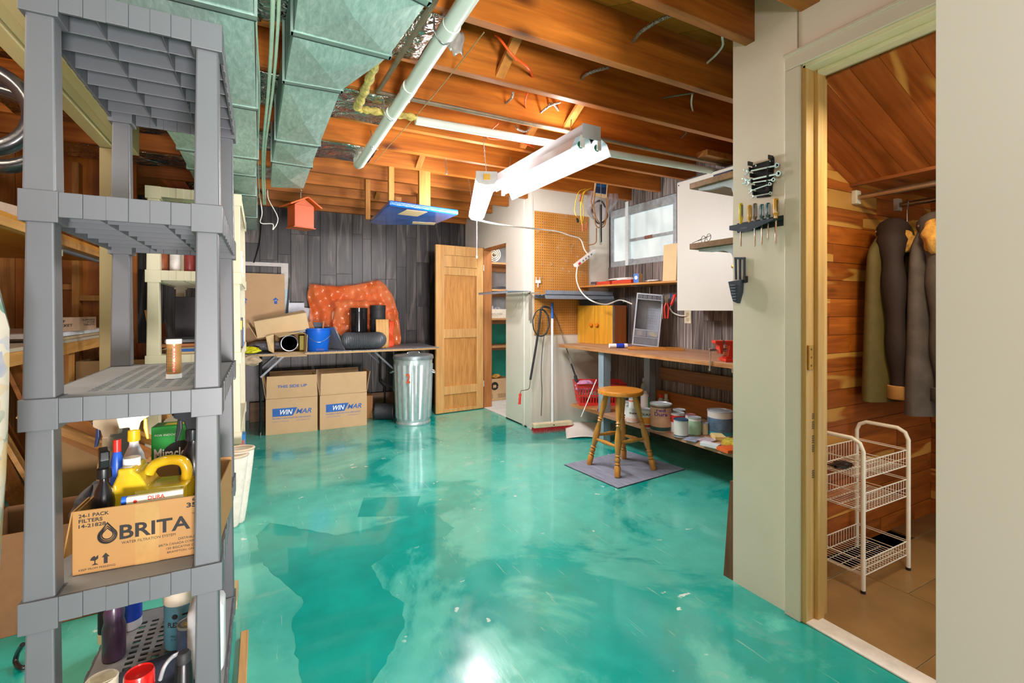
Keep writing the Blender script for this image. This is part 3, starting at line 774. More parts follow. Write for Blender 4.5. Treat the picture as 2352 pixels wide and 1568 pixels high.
arc('grey_wire', 'grey cable curl hanging behind the white sleeved pipe', [(1184, 288), (1190, 297), (1208, 302), (1218, 292)], 0.006, MC, [2.30, 2.26, 2.27, 2.31])
# clevis hooks
for k, (px, py, yy) in enumerate(((852, 318, 2.95), (1024, 345, 3.25), (692, 442, 4.0))):
    top = W(px, py - 18, Y=yy)
    top.z = 2.24
    P = [(0, 0, 0), (0, 0, -0.09), (0.006, 0, -0.11), (0.014, 0, -0.10), (0.013, 0, -0.085)]
    tag(M().tube(P, 0.0035, 6, sub=4).build('screw_hook', STEEL, loc=top), ['steel hook hanging beside the end of the white drain pipe', 'small steel hook on the joist left of the chain of the LED light', 'steel screw hook that carries the orange birdhouse'][k], 'hook', None)
# crumpled grey tape flap on the pipe
tag(M().grid(lambda u, v: (u * 0.06 + 0.004 * math.sin(v * 7), 0.01 * math.sin(u * 9 + v * 4), -v * 0.10 + 0.006 * math.sin(u * 12)), 8, 8).build('tape_flap', mat('silver_tape', '#a8a79f', 0.4, 0.4, var=0.2), loc=W(1030, 60, Z=2.24), smooth=60, solid=0.001), 'crumpled silver tape flap hanging from the first joist beside the drain pipe', 'tape')

# --- wooden hanging rack with blue parcel
rack = thing('hanging_rack', 'wooden stud hanger dropped from the joists that carries the blue package', 'rack', (0.85, 3.55, 1.97))
def stud(nm, x0, y0, z0, x1, y1, z1): M().box(x0, y0, z0, x1, y1, z1).build(nm, STUD, rack, bev=0.002)
stud('post', 0.245, 0.065, 0.0, 0.335, 0.105, 0.40); stud('post', 0.01, 0.07, 0.0, 0.05, 0.11, 0.40)
stud('post', -0.03, 0.76, -0.015, 0.01, 0.80, 0.38); stud('post', 0.44, 0.76, 0.0, 0.475, 0.80, 0.27); stud('post', 0.16, 0.5, 0.0, 0.22, 0.54, 0.15)
BWR = NT('blue_bubble_wrap'); _v = BWR.coords((1, 1, 1)); _vo = BWR.n('ShaderNodeTexVoronoi'); _vo.inputs['Scale'].default_value = 90; _vo.inputs['Randomness'].default_value = 0.1; BWR.l(_v, _vo.inputs[0])
BWR.col(BWR.ramp(BWR.noise(_v, 5, 3), [(0.3, lin('#064b9f')), (0.7, lin('#1a70c4'))])); BWR.setp(Roughness=0.22); BWR.b.inputs['Coat Weight'].default_value = 0.5; BWR.bump(_vo.outputs[0], 0.5, 0.006); BWR = BWR.m
bp = thing('blue_package', 'flat blue bubble-wrapped package with brown tape patches lying on the ceiling hanger', 'package', (0.84, 3.55, 1.925))
M().prism([(0, -0.02), (0.585, 0.07), (0.56, 0.62), (0.12, 0.83), (0.02, 0.78)], 0, 0.042, 'Z').build('wrapping', BWR, bp, bev=0.012, smooth=60)
M().box(0.16, 0.05, -0.001, 0.33, 0.26, 0.002, xf=Matrix.Rotation(R(5), 4, 'Z')).build('tape_patch', CARDL, bp)
M().box(0.22, 0.60, -0.001, 0.42, 0.70, 0.002, xf=Matrix.Rotation(R(-12), 4, 'Z')).build('tape_patch', CARDL, bp)
# --- birdhouse
BH = mat('orange_painted_wood', '#b04a10', 0.5, var=0.12, scale=9)
bp0 = W(690, 500, Y=4.02)
b = thing('birdhouse', 'orange wooden birdhouse with a sloping roof hanging below the end of the stepped duct', 'birdhouse', (bp0.x, 4.02, bp0.z - 0.085), 22)
b.location.y = 3.98
M().box(-0.075, -0.06, 0, 0.075, 0.06, 0.165).build('body', BH, b, bev=0.002)
M().box(-0.085, -0.068, -0.008, 0.085, 0.068, 0).build('floor_board', BH, b, bev=0.002)
M().cbox(-0.055, 0, 0.19, 0.15, 0.20, 0.012, rot=(0, R(-28), 0)).cbox(0.065, 0, 0.19, 0.13, 0.20, 0.012, rot=(0, R(33), 0)).build('roof', mat('orange_roof', '#c4550f', 0.5, var=0.1), b, bev=0.002)
M().prism([(-0.075, 0.165), (0.075, 0.165), (0.0, 0.215)], -0.06, 0.06, 'Y').build('gable', BH, b)
M().tube([(0, 0, 0.21), (0, 0, 0.27), (0.008, 0, 0.285), (0, 0, 0.295), (0.0, 0.03, 2.243 - b.location.z)], 0.003, 6).build('hook', STEEL, b)
# ================================================================ folding table and what is on and under it
TT = 0.752
t = thing('folding_table', 'long folding table with a speckled grey top against the barn panelling', 'table', (-0.12, 4.87, 0))
TOPM = NT('speckled_top'); _v = TOPM.coords(); TOPM.col(TOPM.ramp(TOPM.noise(_v, 120, 3, 0.7), [(0.42, lin('#55555a')), (0.6, lin('#a9a9ae'))])); TOPM.setp(Roughness=0.5); TOPM = TOPM.m
M().box(0, 0.0, TT - 0.006, 1.82, 0.74, TT).build('tabletop', TOPM, t)
M().box(-0.001, -0.002, TT - 0.022, 1.822, 0.742, TT - 0.0062).build('edge_band', wood('table_edge', '#d9b173', '#b78644', 0, 1, 0.5, 0), t)
LEGM = mat('dark_steel_leg', '#4d5257', 0.3, 0.9, var=0.1)
for x in (0.12, 1.34):
    m = M()
    for y in (0.06, 0.68):
        m.tube([(x, y, TT - 0.024), (x, y, 0.32), (x + (0.05 if x > 1 else 0), y - 0.0, 0.26), (x + (0.05 if x > 1 else 0), y, 0.004)], 0.012, 8)
    m.tube([(x, 0.06, TT - 0.04), (x, 0.68, TT - 0.04)], 0.010, 8); m.tube([(x, 0.06, 0.34), (x, 0.68, 0.34)], 0.010, 8)
    m.build('leg_frame', LEGM, t, smooth=40)
    s = 1 if x < 1 else -1
    for y in (0.04, 0.70): M().cbox(x + s * 0.10, y, TT - 0.12, 0.28, 0.004, 0.018, rot=(0, R(-44 * s), 0)).build('brace', mat('dull_brace', '#5d6166', 0.45, 0.6), t)
    for y in (0.06, 0.68): M().cyl((x + (0.05 if x > 1 else 0), y, 0), (x + (0.05 if x > 1 else 0), y, 0.03), 0.015, n=10).build('foot', BLK, t)
# moving boxes
def moving_box(nm, label, x, y, rz, w=0.44, d=0.36, h=0.33, flap=0.21, words=True, lean=6):
    b = thing(nm, label, 'box', (x, y, 0), rz, 'moving boxes under the folding table')
    th = 0.005
    m = M().box(0, 0, 0, w, th, h).box(0, d - th, 0, w, d, h).box(0, th, 0, th, d - th, h).box(w - th, th, 0, w, d - th, h).box(th, th, 0, w - th, d - th, th)
    m.build('carton', CARD, b, bev=0.0015)
    def flp(pts, ax): return M().add(pts, [(0, 1, 2, 3)]).build('flap', CARD, b, solid=0.004)
    k = flap; e = 0.001
    flp([(0.004, e, h + 0.003), (w - 0.004, e, h + 0.003), (w - 0.006, -0.012, h + k), (0.01, -0.012, h + k)], 0)
    flp([(0.004, d, h + 0.003), (w - 0.004, d, h + 0.003), (w - 0.01, d + 0.03, h + k), (0.01, d + 0.03, h + k)], 0)
    flp([(0, 0.01, h + 0.003), (0, d - 0.01, h + 0.003), (-0.03, d - 0.02, h + k - 0.01), (-0.03, 0.02, h + k - 0.01)], 0)
    flp([(w, 0.01, h + 0.003), (w, d - 0.01, h + 0.003), (w + (0.035 if not words else -0.012), d - 0.02, h + k - 0.005), (w + (0.035 if not words else -0.012), 0.02, h + k - 0.005)], 0)
    if words: letters('THIS SIDE UP', b, (w * 0.22, -0.0115, h + 0.10), FX, 0.026, BLUEI, 0.25, 0.015)
    z0 = 0.165
    slab([(0.055, z0), (0.225, z0), (0.265, z0 + 0.075), (0.055, z0 + 0.075)], 'logo_bar', BLUEI, b, (0, -0.0002, 0), FX)
    letters('WIN', b, (0.118, -0.0012, z0 + 0.014), FX, 0.046, WHI, 0.108, 0.02, shear=0.3, name='logo_lettering')
    letters('MAR', b, (0.252, -0.0008, z0 + 0.014), FX, 0.046, BLUEI, 0.135, 0.02, shear=0.3, name='logo_lettering')
    letters('PROPERTY RESTORATION SPECIALISTS', b, (0.055, -0.0008, z0 - 0.025), FX, 0.011, BLUEI, 0.325, 0.012)
    letters('1 (866) 4-WINMAR', b, (0.055, -0.0008, z0 - 0.052), FX, 0.009, BLUEI, 0.135, 0.0)
    letters('www.winmar.ca', b, (0.255, -0.0008, z0 - 0.05), FX, 0.009, BLUEI, 0.115, 0.0)
    return b
p = W(612, 995, Z=0); q = W(735, 990, Z=0)
moving_box('moving_box', 'open cardboard moving box marked THIS SIDE UP, left of the pair under the folding table', 0.04, 4.90, -4)
moving_box('moving_box', 'open cardboard moving box beside the metal bin, right of the pair under the folding table', 0.50, 4.875, 1, words=False)
# plank behind boxes
tag(M().box(0, 0, 0, 1.5, 0.02, 0.2).build('board', wood('dark_board', '#8a6443', '#5f4028', 0, 1, 0.6, 0.2), loc=(-0.10, 5.55, 0.0), bev=0.002), 'brown board standing on the floor behind the moving boxes', 'board')
tag(M().box(0, 0, 0, 0.07, 0.16, 0.24).build('wood_block', wood('end_block', '#b9803f', '#8e5a24', 2, 1, 0.6, 0.2), loc=(0.99, 5.18, 0.0), bev=0.002), 'short wooden block standing right of the moving boxes', 'block')
# black flexible roll + scraps by bin
t = thing('duct_offcut', 'short black plastic duct offcut lying on the floor beside the metal bin', 'pipe', (1.16, 5.05, 0.085), -25)
M().lathe([(0.085, -0.10), (0.088, -0.09), (0.083, -0.08), (0.083, 0.08), (0.088, 0.09), (0.085, 0.10), (0.076, 0.10), (0.076, -0.10), (0.085, -0.10)], 24, xf=Euler((0, R(90), 0)).to_matrix().to_4x4()).build('sleeve', BLKM, t, smooth=40)
# --- galvanised bin
GAL2 = NT('bright_galvanised'); _v = GAL2.coords((4, 4, 2)); _n = GAL2.noise(_v, 9, 3, 0.5, 0.2); GAL2.col(GAL2.ramp(_n, [(0.3, lin('#b3c1c3')), (0.7, lin('#c9d4d4'))])); GAL2.setp(Metallic=0.55, Roughness=0.38); GAL2 = GAL2.m
t = thing('garbage_can', 'tall ribbed galvanised metal bin with a lid and an orange number 2 painted on', 'bin', (1.385, 4.78, 0))
n = 72; vs = []; prof = [(0.168, 0.03), (0.172, 0.06), (0.172, 0.065), (0.19, 0.60), (0.19, 0.605), (0.196, 0.66)]
def rad(k, r, on): return r + (0.009 * (1 if (k % 4) < 2 else -0.5) if on else 0)
m = M(); fs = []
for i, (r, z) in enumerate(prof):
    on = i in (2, 3)
    for k in range(n):
        a = 2 * math.pi * k / n; rr = rad(k, r, on); vs.append((rr * math.cos(a), rr * math.sin(a), z))
for i in range(len(prof) - 1):
    for k in range(n): fs.append((i * n + k, i * n + (k + 1) % n, (i + 1) * n + (k + 1) % n, (i + 1) * n + k))
m.add(vs, fs); m.lathe([(0.172, 0.0), (0.175, 0.004), (0.175, 0.02), (0.168, 0.03)], 48)
m.build('can_body', GAL2, t, smooth=50)
M().lathe([(0.204, 0.655), (0.206, 0.668), (0.200, 0.690), (0.185, 0.697), (0.12, 0.700), (0.05, 0.712), (0.0, 0.713)], 48).build('lid', mat('lid_zinc', '#8d999c', 0.4, 0.6, var=0.15, scale=12), t, smooth=40)
M().tube([(-0.06, 0, 0.705), (-0.05, 0, 0.722), (0.05, 0, 0.722), (0.06, 0, 0.705)], 0.005, 6, sub=3).build('lid_handle', STEEL, t)
for s in (-1, 1):
    a = R(-28)
    ca, sa = math.cos(a) * s, math.sin(a) * s
    P = [(ca * 0.186 - sa * 0.04, sa * 0.186 + ca * 0.04, 0.53), (ca * 0.225 - sa * 0.035, sa * 0.225 + ca * 0.035, 0.515), (ca * 0.225 + sa * 0.035, sa * 0.225 - ca * 0.035, 0.515), (ca * 0.186 + sa * 0.04, sa * 0.186 - ca * 0.04, 0.53)]
    M().tube(P, 0.010, 8, sub=2).build('side_handle', STEEL, t, smooth=40)
P2 = [(-0.018, 0.075), (-0.012, 0.09), (0.006, 0.092), (0.014, 0.078), (0.006, 0.058), (-0.008, 0.040), (-0.004, 0.034), (0.01, 0.030), (0.006, 0.012), (-0.012, 0.004), (0.02, 0.0)]
ang = R(-90 - 52)
PP = []
for a, b in P2:
    th = ang + (a / 0.187) * 1.0; rr = 0.196
    PP.append((rr * math.cos(th), rr * math.sin(th), 0.45 + b))
letters('2', t, (-0.12, -0.158, 0.43), (R(90), 0, R(-37)), 0.095, mat('orange_paint', '#d8562a', 0.5), 0.045, 0.03, name='painted_number')

# --- on the table
tz = TT + 0.001
# big upright cardboard with UP arrows
p = W(566, 730, Y=5.34); q = W(656, 602, Y=5.34)
b = thing('flat_carton', 'large upright cardboard carton with two blue UP arrows at the left end of the table', 'box', (p.x - 0.22, 5.36, tz), 3)
wq = q.x - p.x + 0.22
M().prism([(0, 0.0), (0.12, 0.0), (0.19, 0.77 + 0), (0.08, 0.77)], 0, wq, 'X').build('carton', CARD, b, bev=0.002)
def face_pt(u, z): return (u, z * 0.08 / 0.77 - 0.0012, z)
LR = (R(90) - math.atan(0.08 / 0.77), 0, 0)
LR = (R(90 - 5.9), 0, 0)
for u in (wq - 0.40 + 0.035, wq - 0.085):
    ar = [(-0.014, 0), (0.014, 0), (0.014, 0.038), (0.030, 0.038), (0, 0.068), (-0.030, 0.038), (-0.014, 0.038)]
    slab(ar, 'up_arrow', BLUEI, b, face_pt(u, 0.46), LR)
    letters('UP', b, (u - 0.010, face_pt(u, 0.49)[1] - 0.0012, 0.49), LR, 0.013, WHI, 0.02)
M().cbox(wq - 0.19, 0.012, 0.17, 0.11, 0.002, 0.15, rot=(R(-5.9), 0, R(0))).build('tape_patch', TAPE, b)
# white picture-frame corner behind
t = thing('picture_frame', 'white wooden frame leaning on the barn wall behind the upright carton', 'frame', (-0.22, 5.6, 1.30))
M().box(0, 0, 0.31, 0.52 - 0.04, 0.02, 0.35).box(0.41, 0, -0.5, 0.48, 0.02, 0.31).box(0, 0, -0.5, 0.04, 0.02, 0.31).build('frame_rail', mat('frame_white', '#d7d1cb', 0.5), t, bev=0.002)
# white packing board with print
p = W(655, 735, Y=5.42)
b = thing('foam_board', 'white printed packing board between the upright carton and the orange plastic', 'board', (p.x - 0.05, 5.42, tz), 2)
m = M().prism([(0, 0), (0.33, 0), (0.30, 0.20), (0.33, 0.30), (0.31, 0.42), (0.24, 0.43), (0.24, 0.48), (0.09, 0.48), (0.06, 0.34), (0.02, 0.34)], 0, 0.03, 'Y')
m.build('board', mat('pale_blue_white', '#dfe7f2', 0.5, var=0.06, scale=9), b, rot=(R(-8), 0, 0), bev=0.003)
for k in range(7):
    (letters(['HOME CATALOG', 'model replacement'][k], b, (0.065, 0.043 - 0.0075 * k * 0 + (0.36 - 0.035 * k) * math.tan(R(8)) - 0.045, 0.37 - 0.033 * k), (R(82), 0, 0), 0.013, mat('faded_print', '#8d9cb5', 0.6), 0.19 - 0.01 * k) if k < 2 else bars(b, (0.065, 0.043 - 0.045 + (0.36 - 0.035 * k) * math.tan(R(8)), 0.37 - 0.033 * k), (R(82), 0, 0), 0.19 - 0.01 * k, 0.008, mat('faded_print', '#8d9cb5', 0.6)))
# pale leaning sheet
tag(M().prism([(0, 0), (0.12, 0), (0.045, 0.62), (0.02, 0.62)], 0, 0.012, 'Y').build('glass_offcut', mat('pale_cyan_sheet', '#b9dbe6', 0.2, var=0.05), loc=(W(655, 700, Y=5.55).x - 0.02, 5.53, tz), rot=(R(-4), 0, 0)), 'pale blue pointed sheet showing above the printed board', 'sheet')
tag(M().prism([(0, 0), (0.03, 0), (0.065, 0.72), (0.055, 0.74)], 0, 0.02, 'Y').build('dark_lath', BLKM, loc=(W(655, 700, Y=5.50).x - 0.02, 5.47, tz)), 'dark strip leaning at the right edge of the upright carton', 'strip')
# orange plastic over foam
OPL = NT('orange_film'); _v = OPL.coords((1, 1, 1)); _n = OPL.noise(_v, 5, 3, 0.5, 0.8); OPL.col(OPL.ramp(_n, [(0.35, lin('#f06a1c')), (0.7, lin('#ff9a5e'))])); OPL.setp(Roughness=0.14); OPL.b.inputs['Alpha'].default_value = 0.5; OPL.b.inputs['Coat Weight'].default_value = 0.6
OPL.bump(OPL.noise(OPL.coords((2.6, 2, 0.9), rot=(0, R(25), 0)), 4, 2, 0.5, 0.8), 0.7, 0.02); OPL = OPL.m
FOAM = mat('pink_foam', '#eeb79a', 0.8, var=0.06, scale=6)
b = thing('wrapped_foam', 'bulky foam cushion draped in glossy orange plastic film against the wall', 'package', (W(712, 790, Y=5.35).x, 5.34, tz), 0)
fo = [(0.03, 0.0), (0.92, 0.0), (0.90, 0.30), (0.86, 0.50), (0.78, 0.68), (0.42, 0.66), (0.05, 0.64)]
M().prism(fo, 0.10, 0.19, 'Y').build('back_cushion', FOAM, b, bev=0.03, smooth=60)
M().prism([(0.24, 0.0), (0.74, 0.0), (0.72, 0.47), (0.66, 0.50), (0.26, 0.43), (0.21, 0.37)], 0.0, 0.085, 'Y').build('front_cushion', FOAM, b, bev=0.025, smooth=60)
outl = [(-0.01, 0.68), (0.30, 0.665), (0.46, 0.69), (0.72, 0.75), (0.86, 0.61), (0.90, 0.53), (0.875, 0.47), (0.93, 0.36), (0.955, 0.22), (0.93, 0.02)]
def top(u):
    x = -0.01 + u * 0.965
    for (a, za), (c, zc) in zip(outl[:-1], outl[1:]):
        if a <= x <= c: return x, za + (zc - za) * (x - a) / (c - a)
    return x, 0.3
def film(u, v):
    x, z1 = top(min(u, 0.999))
    z = z1 * (1 - v) + (0.0 if u > 0.12 else 0.30 * (1 - u / 0.12)) * v
    bulge = -0.045 if 0.22 < x < 0.76 and z < 0.50 else 0.05
    yy = bulge + 0.016 * math.sin(x * 42 + z * 14) + 0.012 * math.sin(x * 19 - z * 33) + 0.03 * (1 - abs(2 * v - 1)) * 0
    if z < 0.25 and x > 0.3 and x < 0.78: yy = max(yy, -0.03)
    return (x + 0.01 * math.sin(z * 20), yy + (0.09 if v < 0.02 else 0), z)
M().grid(film, 60, 36).build('plastic_film', OPL, b, smooth=80, solid=0.001)
# black stove pipes
def stovepipe(label, px, y, r, h, m, z0):
    b = thing('stove_pipe', label, 'pipe', (W(px, 760, Y=y).x, y, z0))
    M().lathe([(r, 0), (r, h - 0.05), (r + 0.003, h - 0.048), (r + 0.003, h - 0.04), (r, h - 0.038), (r + 0.002, h), (r - 0.002, h), (r - 0.003, 0), (r, 0)], 32).build('sleeve', m, b, smooth=40)
    M().lathe([(r + 0.001, 0), (r + 0.004, 0.006), (r + 0.001, 0.012)], 32, o=(0, 0, 0.02)).build('crimp_ring', m, b, smooth=40)
stovepipe('shiny black metal stove pipe standing behind the flexible hose', 824, 5.20, 0.088, 0.42, mat('glossy_black_metal', '#3a3b3f', 0.12, 0.7, var=0.3, scale=5), tz)
stovepipe('matt black stove pipe standing next to the paper bag', 868, 5.21, 0.080, 0.45, BLKM, tz)
# flexible hose (ribbed, bent)
P = [Vector((-0.135, 0.06, 0.0)), Vector((-0.155, -0.02, 0.0)), Vector((-0.08, -0.075, 0.0)), Vector((0.02, -0.085, 0.0)), Vector((0.12, -0.05, 0.0)), Vector((0.15, 0.03, 0.0))]
PT = smooth_path(P, 16); rr = [0.082 + (0.0035 if k % 2 else -0.0035) for k in range(len(PT))]
tag(M().tube(PT, rr, 18).build('flexible_duct', mat('grey_ribbed_hose', '#55585d', 0.42, 0.2, var=0.1), loc=(W(838, 790, Y=4.99).x, 5.03, tz + 0.088), smooth=30), 'bent dark grey ribbed flexible duct lying on the table', 'hose')
# paper bag and orange strip
tag(M().grid(lambda u, v: (0.13 * u, -0.006 * math.sin(u * 25) - 0.02 * math.sin(v * 3.0), v * 0.30), 24, 8).build('paper_bag', mat('brown_paper', '#d7a869', 0.7, var=0.06), loc=(W(864, 795, Y=5.0).x, 5.02, tz), smooth=60, solid=0.012), 'folded brown paper bag at the right of the flexible duct', 'bag')
tag(M().grid(lambda u, v: (0.055 * u + 0.01 * math.sin(v * 9), 0.02 * math.sin(v * 7 + u), v * 0.28), 5, 12).build('orange_strip', mat('orange_red_film', '#e2522a', 0.3, var=0.15), loc=(W(893, 795, Y=5.06).x, 5.08, tz), smooth=60, solid=0.004), 'crumpled orange-red plastic strip beside the paper bag', 'film')
# long cardboard box, tilted
b = thing('long_carton', 'long plain cardboard carton tilted on top of the torn open box', 'box', (W(591, 777, Y=4.98).x, 4.98, W(591, 777, Y=4.98).z), rot=(0, R(-10.5), R(-4)))
M().box(0, 0, 0, 0.45, 0.22, 0.155).build('carton', CARDL, b, bev=0.002)
M().add([(0, 0, 0.157), (0.45, 0, 0.157), (0.43, 0.10, 0.185), (0.02, 0.09, 0.175)], [(0, 1, 2, 3)]).build('flap', CARDL, b, solid=0.004)
M().add([(-0.002, 0.002, 0), (-0.002, 0.2, 0), (-0.05, 0.2, 0.16), (-0.055, 0.02, 0.15)], [(0, 1, 2, 3)]).build('flap', CARDL, b, solid=0.004)
# torn open box with black roll
p = W(628, 818, Y=4.90)
b = thing('torn_carton', 'torn open cardboard box holding a black roll, front left of the table', 'box', (p.x, 4.90, tz), -3)
w, d, h = 0.27, 0.32, 0.175
M().box(0, 0, 0, 0.005, d, h).box(w - 0.005, 0, 0, w, d, h).box(0.005, 0, 0, w - 0.005, d, 0.005).box(0.005, 0, h - 0.005, w - 0.005, d, h).box(0, d, 0, w, d + 0.005, h).build('carton', CARDD, b)
M().add([(0, -0.002, 0), (0, -0.002, h), (-0.06, -0.06, h * 0.9), (-0.035, -0.07, 0.03)], [(0, 1, 2, 3)]).build('flap', CARDL, b, solid=0.004)
M().add([(w, -0.002, 0.0), (w, -0.002, h), (w + 0.015, -0.08, h * 0.95), (w + 0.01, -0.085, 0.01)], [(0, 1, 2, 3)]).build('flap', CARDL, b, solid=0.004)
M().add([(0.01, -0.002, h), (w - 0.005, -0.002, h), (w - 0.04, -0.08, h + 0.02), (0.05, -0.09, h - 0.025)], [(0, 1, 2, 3)]).build('flap', CARDL, b, solid=0.004)
M().add([(0.01, -0.002, 0.0), (w - 0.005, -0.002, 0.0), (w + 0.01, -0.10, -0.028), (0.03, -0.085, -0.03)], [(0, 1, 2, 3)]).build('flap', CARDL, b, solid=0.004)
b = thing('black_roll', 'black plastic roll lying inside the torn cardboard box', 'roll', (p.x + 0.135, 4.93, tz + 0.086))
M().lathe([(0.078, 0), (0.078, 0.26), (0.068, 0.26), (0.068, 0.0), (0.078, 0)], 28, xf=Euler((R(-90), 0, 0)).to_matrix().to_4x4()).build('sleeve', BLKM, b, smooth=40)
M().tube([(0.072 * math.cos(a), -0.006, 0.072 * math.sin(a)) for a in [2 * math.pi * k / 24 for k in range(24)]], 0.006, 6, closed=True).build('rim', mat('grey_rim', '#8b8d90', 0.3, 0.5), b, smooth=60)
# bucket
b = thing('bucket', 'bright blue plastic bucket with a wire handle in the middle of the table', 'bucket', (W(731, 800, Y=4.99).x, 5.0, tz))
BLU = mat('blue_bucket_plastic', '#1266d8', 0.38, var=0.05)
M().lathe([(0.088, 0.0), (0.092, 0.004), (0.108, 0.16), (0.112, 0.17), (0.114, 0.205), (0.121, 0.208), (0.121, 0.222), (0.110, 0.222), (0.105, 0.16), (0.085, 0.006), (0.0, 0.005)], 40).build('bucket_body', BLU, b, smooth=40)
M().tube([(-0.12, 0.0, 0.19), (-0.10, -0.08, 0.145), (-0.03, -0.125, 0.095), (0.03, -0.125, 0.10), (0.10, -0.08, 0.15), (0.12, 0, 0.19)], 0.0028, 6, sub=5).build('wire_handle', STEEL, b)
M().box(-0.03, -0.101, 0.008, 0.045, -0.088, 0.028).build('moulded_notch', mat('blue_dark', '#0a3f9a', 0.5), b)
for k, (dx, rx, lab) in enumerate(((-0.05, 24, 'orange-brown wood offcut sticking out of the blue bucket, the broad left one'), (0.055, -6, 'narrow wooden stick at the right side of the blue bucket'))):
    c = Vector(b.location)
    tag(M().cbox(0, 0, 0, 0.055 if k == 0 else 0.016, 0.014, 0.26).build('wood_offcut', wood('offcut_wood', '#c98743', '#9b5a20', 2, 1, 0.6, 0), loc=(c.x + dx * 0.7, c.y + 0.01, tz + 0.16), rot=(0, R(-rx), 0)), lab, 'offcut')
tag(M().cbox(0, 0, 0, 0.10, 0.01, 0.10).build('dark_scrap', mat('dark_blue_scrap', '#28344a', 0.5), loc=(c.x + 0.01, c.y + 0.045, tz + 0.225), rot=(0, R(4), 0)), 'dark blue scrap standing in the bucket between the wooden pieces', 'scrap')
tag(M().box(0, 0, 0, 0.06, 0.05, 0.15).build('yellow_box', mat('dull_yellow', '#c9b52c', 0.5), loc=(c.x - 0.165, 5.03, tz), bev=0.003), 'dull yellow packet squeezed between the torn box and the blue bucket', 'packet')
# grey tray leaning and black wedge
b = thing('metal_plate', 'grey metal panel leaning right of the blue bucket', 'panel', (W(792, 800, Y=4.97).x, 4.97, tz), rot=(0, R(-27), R(28)))
M().box(-0.006, 0, 0.0, 0.0, 0.20, 0.26).build('sheet', mat('grey_sheet', '#9a9da5', 0.35, 0.4), b)
M().box(-0.010, -0.005, 0, 0.004, 0.0, 0.265).build('edge_strip', STEEL, b)
tag(M().prism([(-0.07, 0), (0.15, 0), (0.16, 0.03), (-0.02, 0.22), (-0.07, 0.24)], 0, 0.02, 'Y').build('black_tray', BLKM, loc=(W(770, 800, Y=5.1).x, 5.14, tz)), 'black plastic tray standing behind the leaning grey panel', 'tray')
# clutter at the left end
def blob(name, label, cat, loc, s, m, seed=1, amp=0.35, n=18, rot=(0, 0, 0)):
    rnd = random.Random(seed); ph = [rnd.uniform(0, 6.28) for _ in range(6)]
    def fn(u, v):
        th = u * 2 * math.pi; f = v * math.pi
        d = 1 + amp * (math.sin(3 * th + ph[0]) * math.sin(2 * f + ph[1]) * 0.5 + math.sin(5 * th + 4 * f + ph[2]) * 0.3 * math.sin(f) + 0.3 * math.sin(7 * f + ph[3]) * math.sin(f) * math.sin(th * 2 + ph[4]))
        return (s[0] * d * math.sin(f) * math.cos(th), s[1] * d * math.sin(f) * math.sin(th), s[2] * (d if d < 1 else 1) * math.cos(f))
    return tag(M().grid(fn, n * 2, n).build(name, m, loc=loc, smooth=70, rot=rot), label, cat)
gl = W(583, 787, Y=4.86)
blob('work_glove', 'crumpled yellow rubber glove at the left end of the folding table', 'glove', (gl.x - 0.03, 4.90, tz + 0.035), (0.075, 0.05, 0.034), mat('yellow_rubber', '#d8d420', 0.35, var=0.1), 3, 0.6)
blob('rag', 'crumpled beige rag hanging over the left corner of the table', 'rag', (W(578, 812, Y=4.80).x, 4.82, 0.70), (0.07, 0.045, 0.05), mat('beige_rag', '#bfa98c', 0.8, var=0.15), 5, 0.6)
blob('clear_plastic', 'bunched grey plastic sheet under the long carton', 'plastic', (W(610, 790, Y=5.15).x, 5.2, tz + 0.05), (0.17, 0.1, 0.05), mat('grey_film', '#8b8790', 0.25, var=0.3), 8, 0.4)
# ================================================================ open door and store closet
DOORW = wood('door_fir_ply', '#e3b273', '#cb8f4b', 2, 0.8, 0.42, 0.25, 0.05, 0.8, 0.2)
DOORP = wood('door_panel_ply', '#d99a55', '#b97a38', 2, 1.6, 0.42, 0.0, 0.05, 1.2, 0.2)
FL = W(1006, 952, Z=0)
d1 = thing('cupboard_door', 'open light fir door with recessed panels between the metal bin and the store closet', 'door', (XC - 0.012, OY1 - 0.035, 0.008), 0)
ang = math.degrees(math.atan2(FL.y - (OY1 - 0.035), FL.x - (XC - 0.012)))
d1.rotation_euler = (0, 0, R(ang + 180))
DWd = 0.60; DH = 1.865
# local x: 0 at hinge going negative to free edge; front looks to -y
def bx(nm, x0, z0, x1, z1, y0=0.0, y1=0.03, m=DOORW, par=None): return M().box(-x1, y0, z0, -x0, y1, z1).build(nm, m, par or d1, bev=0.002)
bx('door_core', 0.004, 0, DWd, DH, 0.018, 0.034, DOORP)
bx('stile', 0.0, 0, 0.09, DH); bx('stile', DWd - 0.10, 0, DWd, DH)
bx('rail', 0.09, DH - 0.11, DWd - 0.10, DH); bx('rail', 0.09, DH - 0.24, DWd - 0.10, DH - 0.113, -0.004); bx('rail', 0.09, DH - 0.33, DWd - 0.10, DH - 0.243)
bx('rail', 0.09, 0.83, DWd - 0.10, 0.93); bx('rail', 0.09, 0.20, DWd - 0.10, 0.29); bx('rail', 0.09, 0.0, DWd - 0.10, 0.035)
for z in (0.25, 1.6): M().cyl((0.004, 0.0, z), (0.004, 0.0, z + 0.07), 0.006, n=8).build('hinge', STEEL, d1)
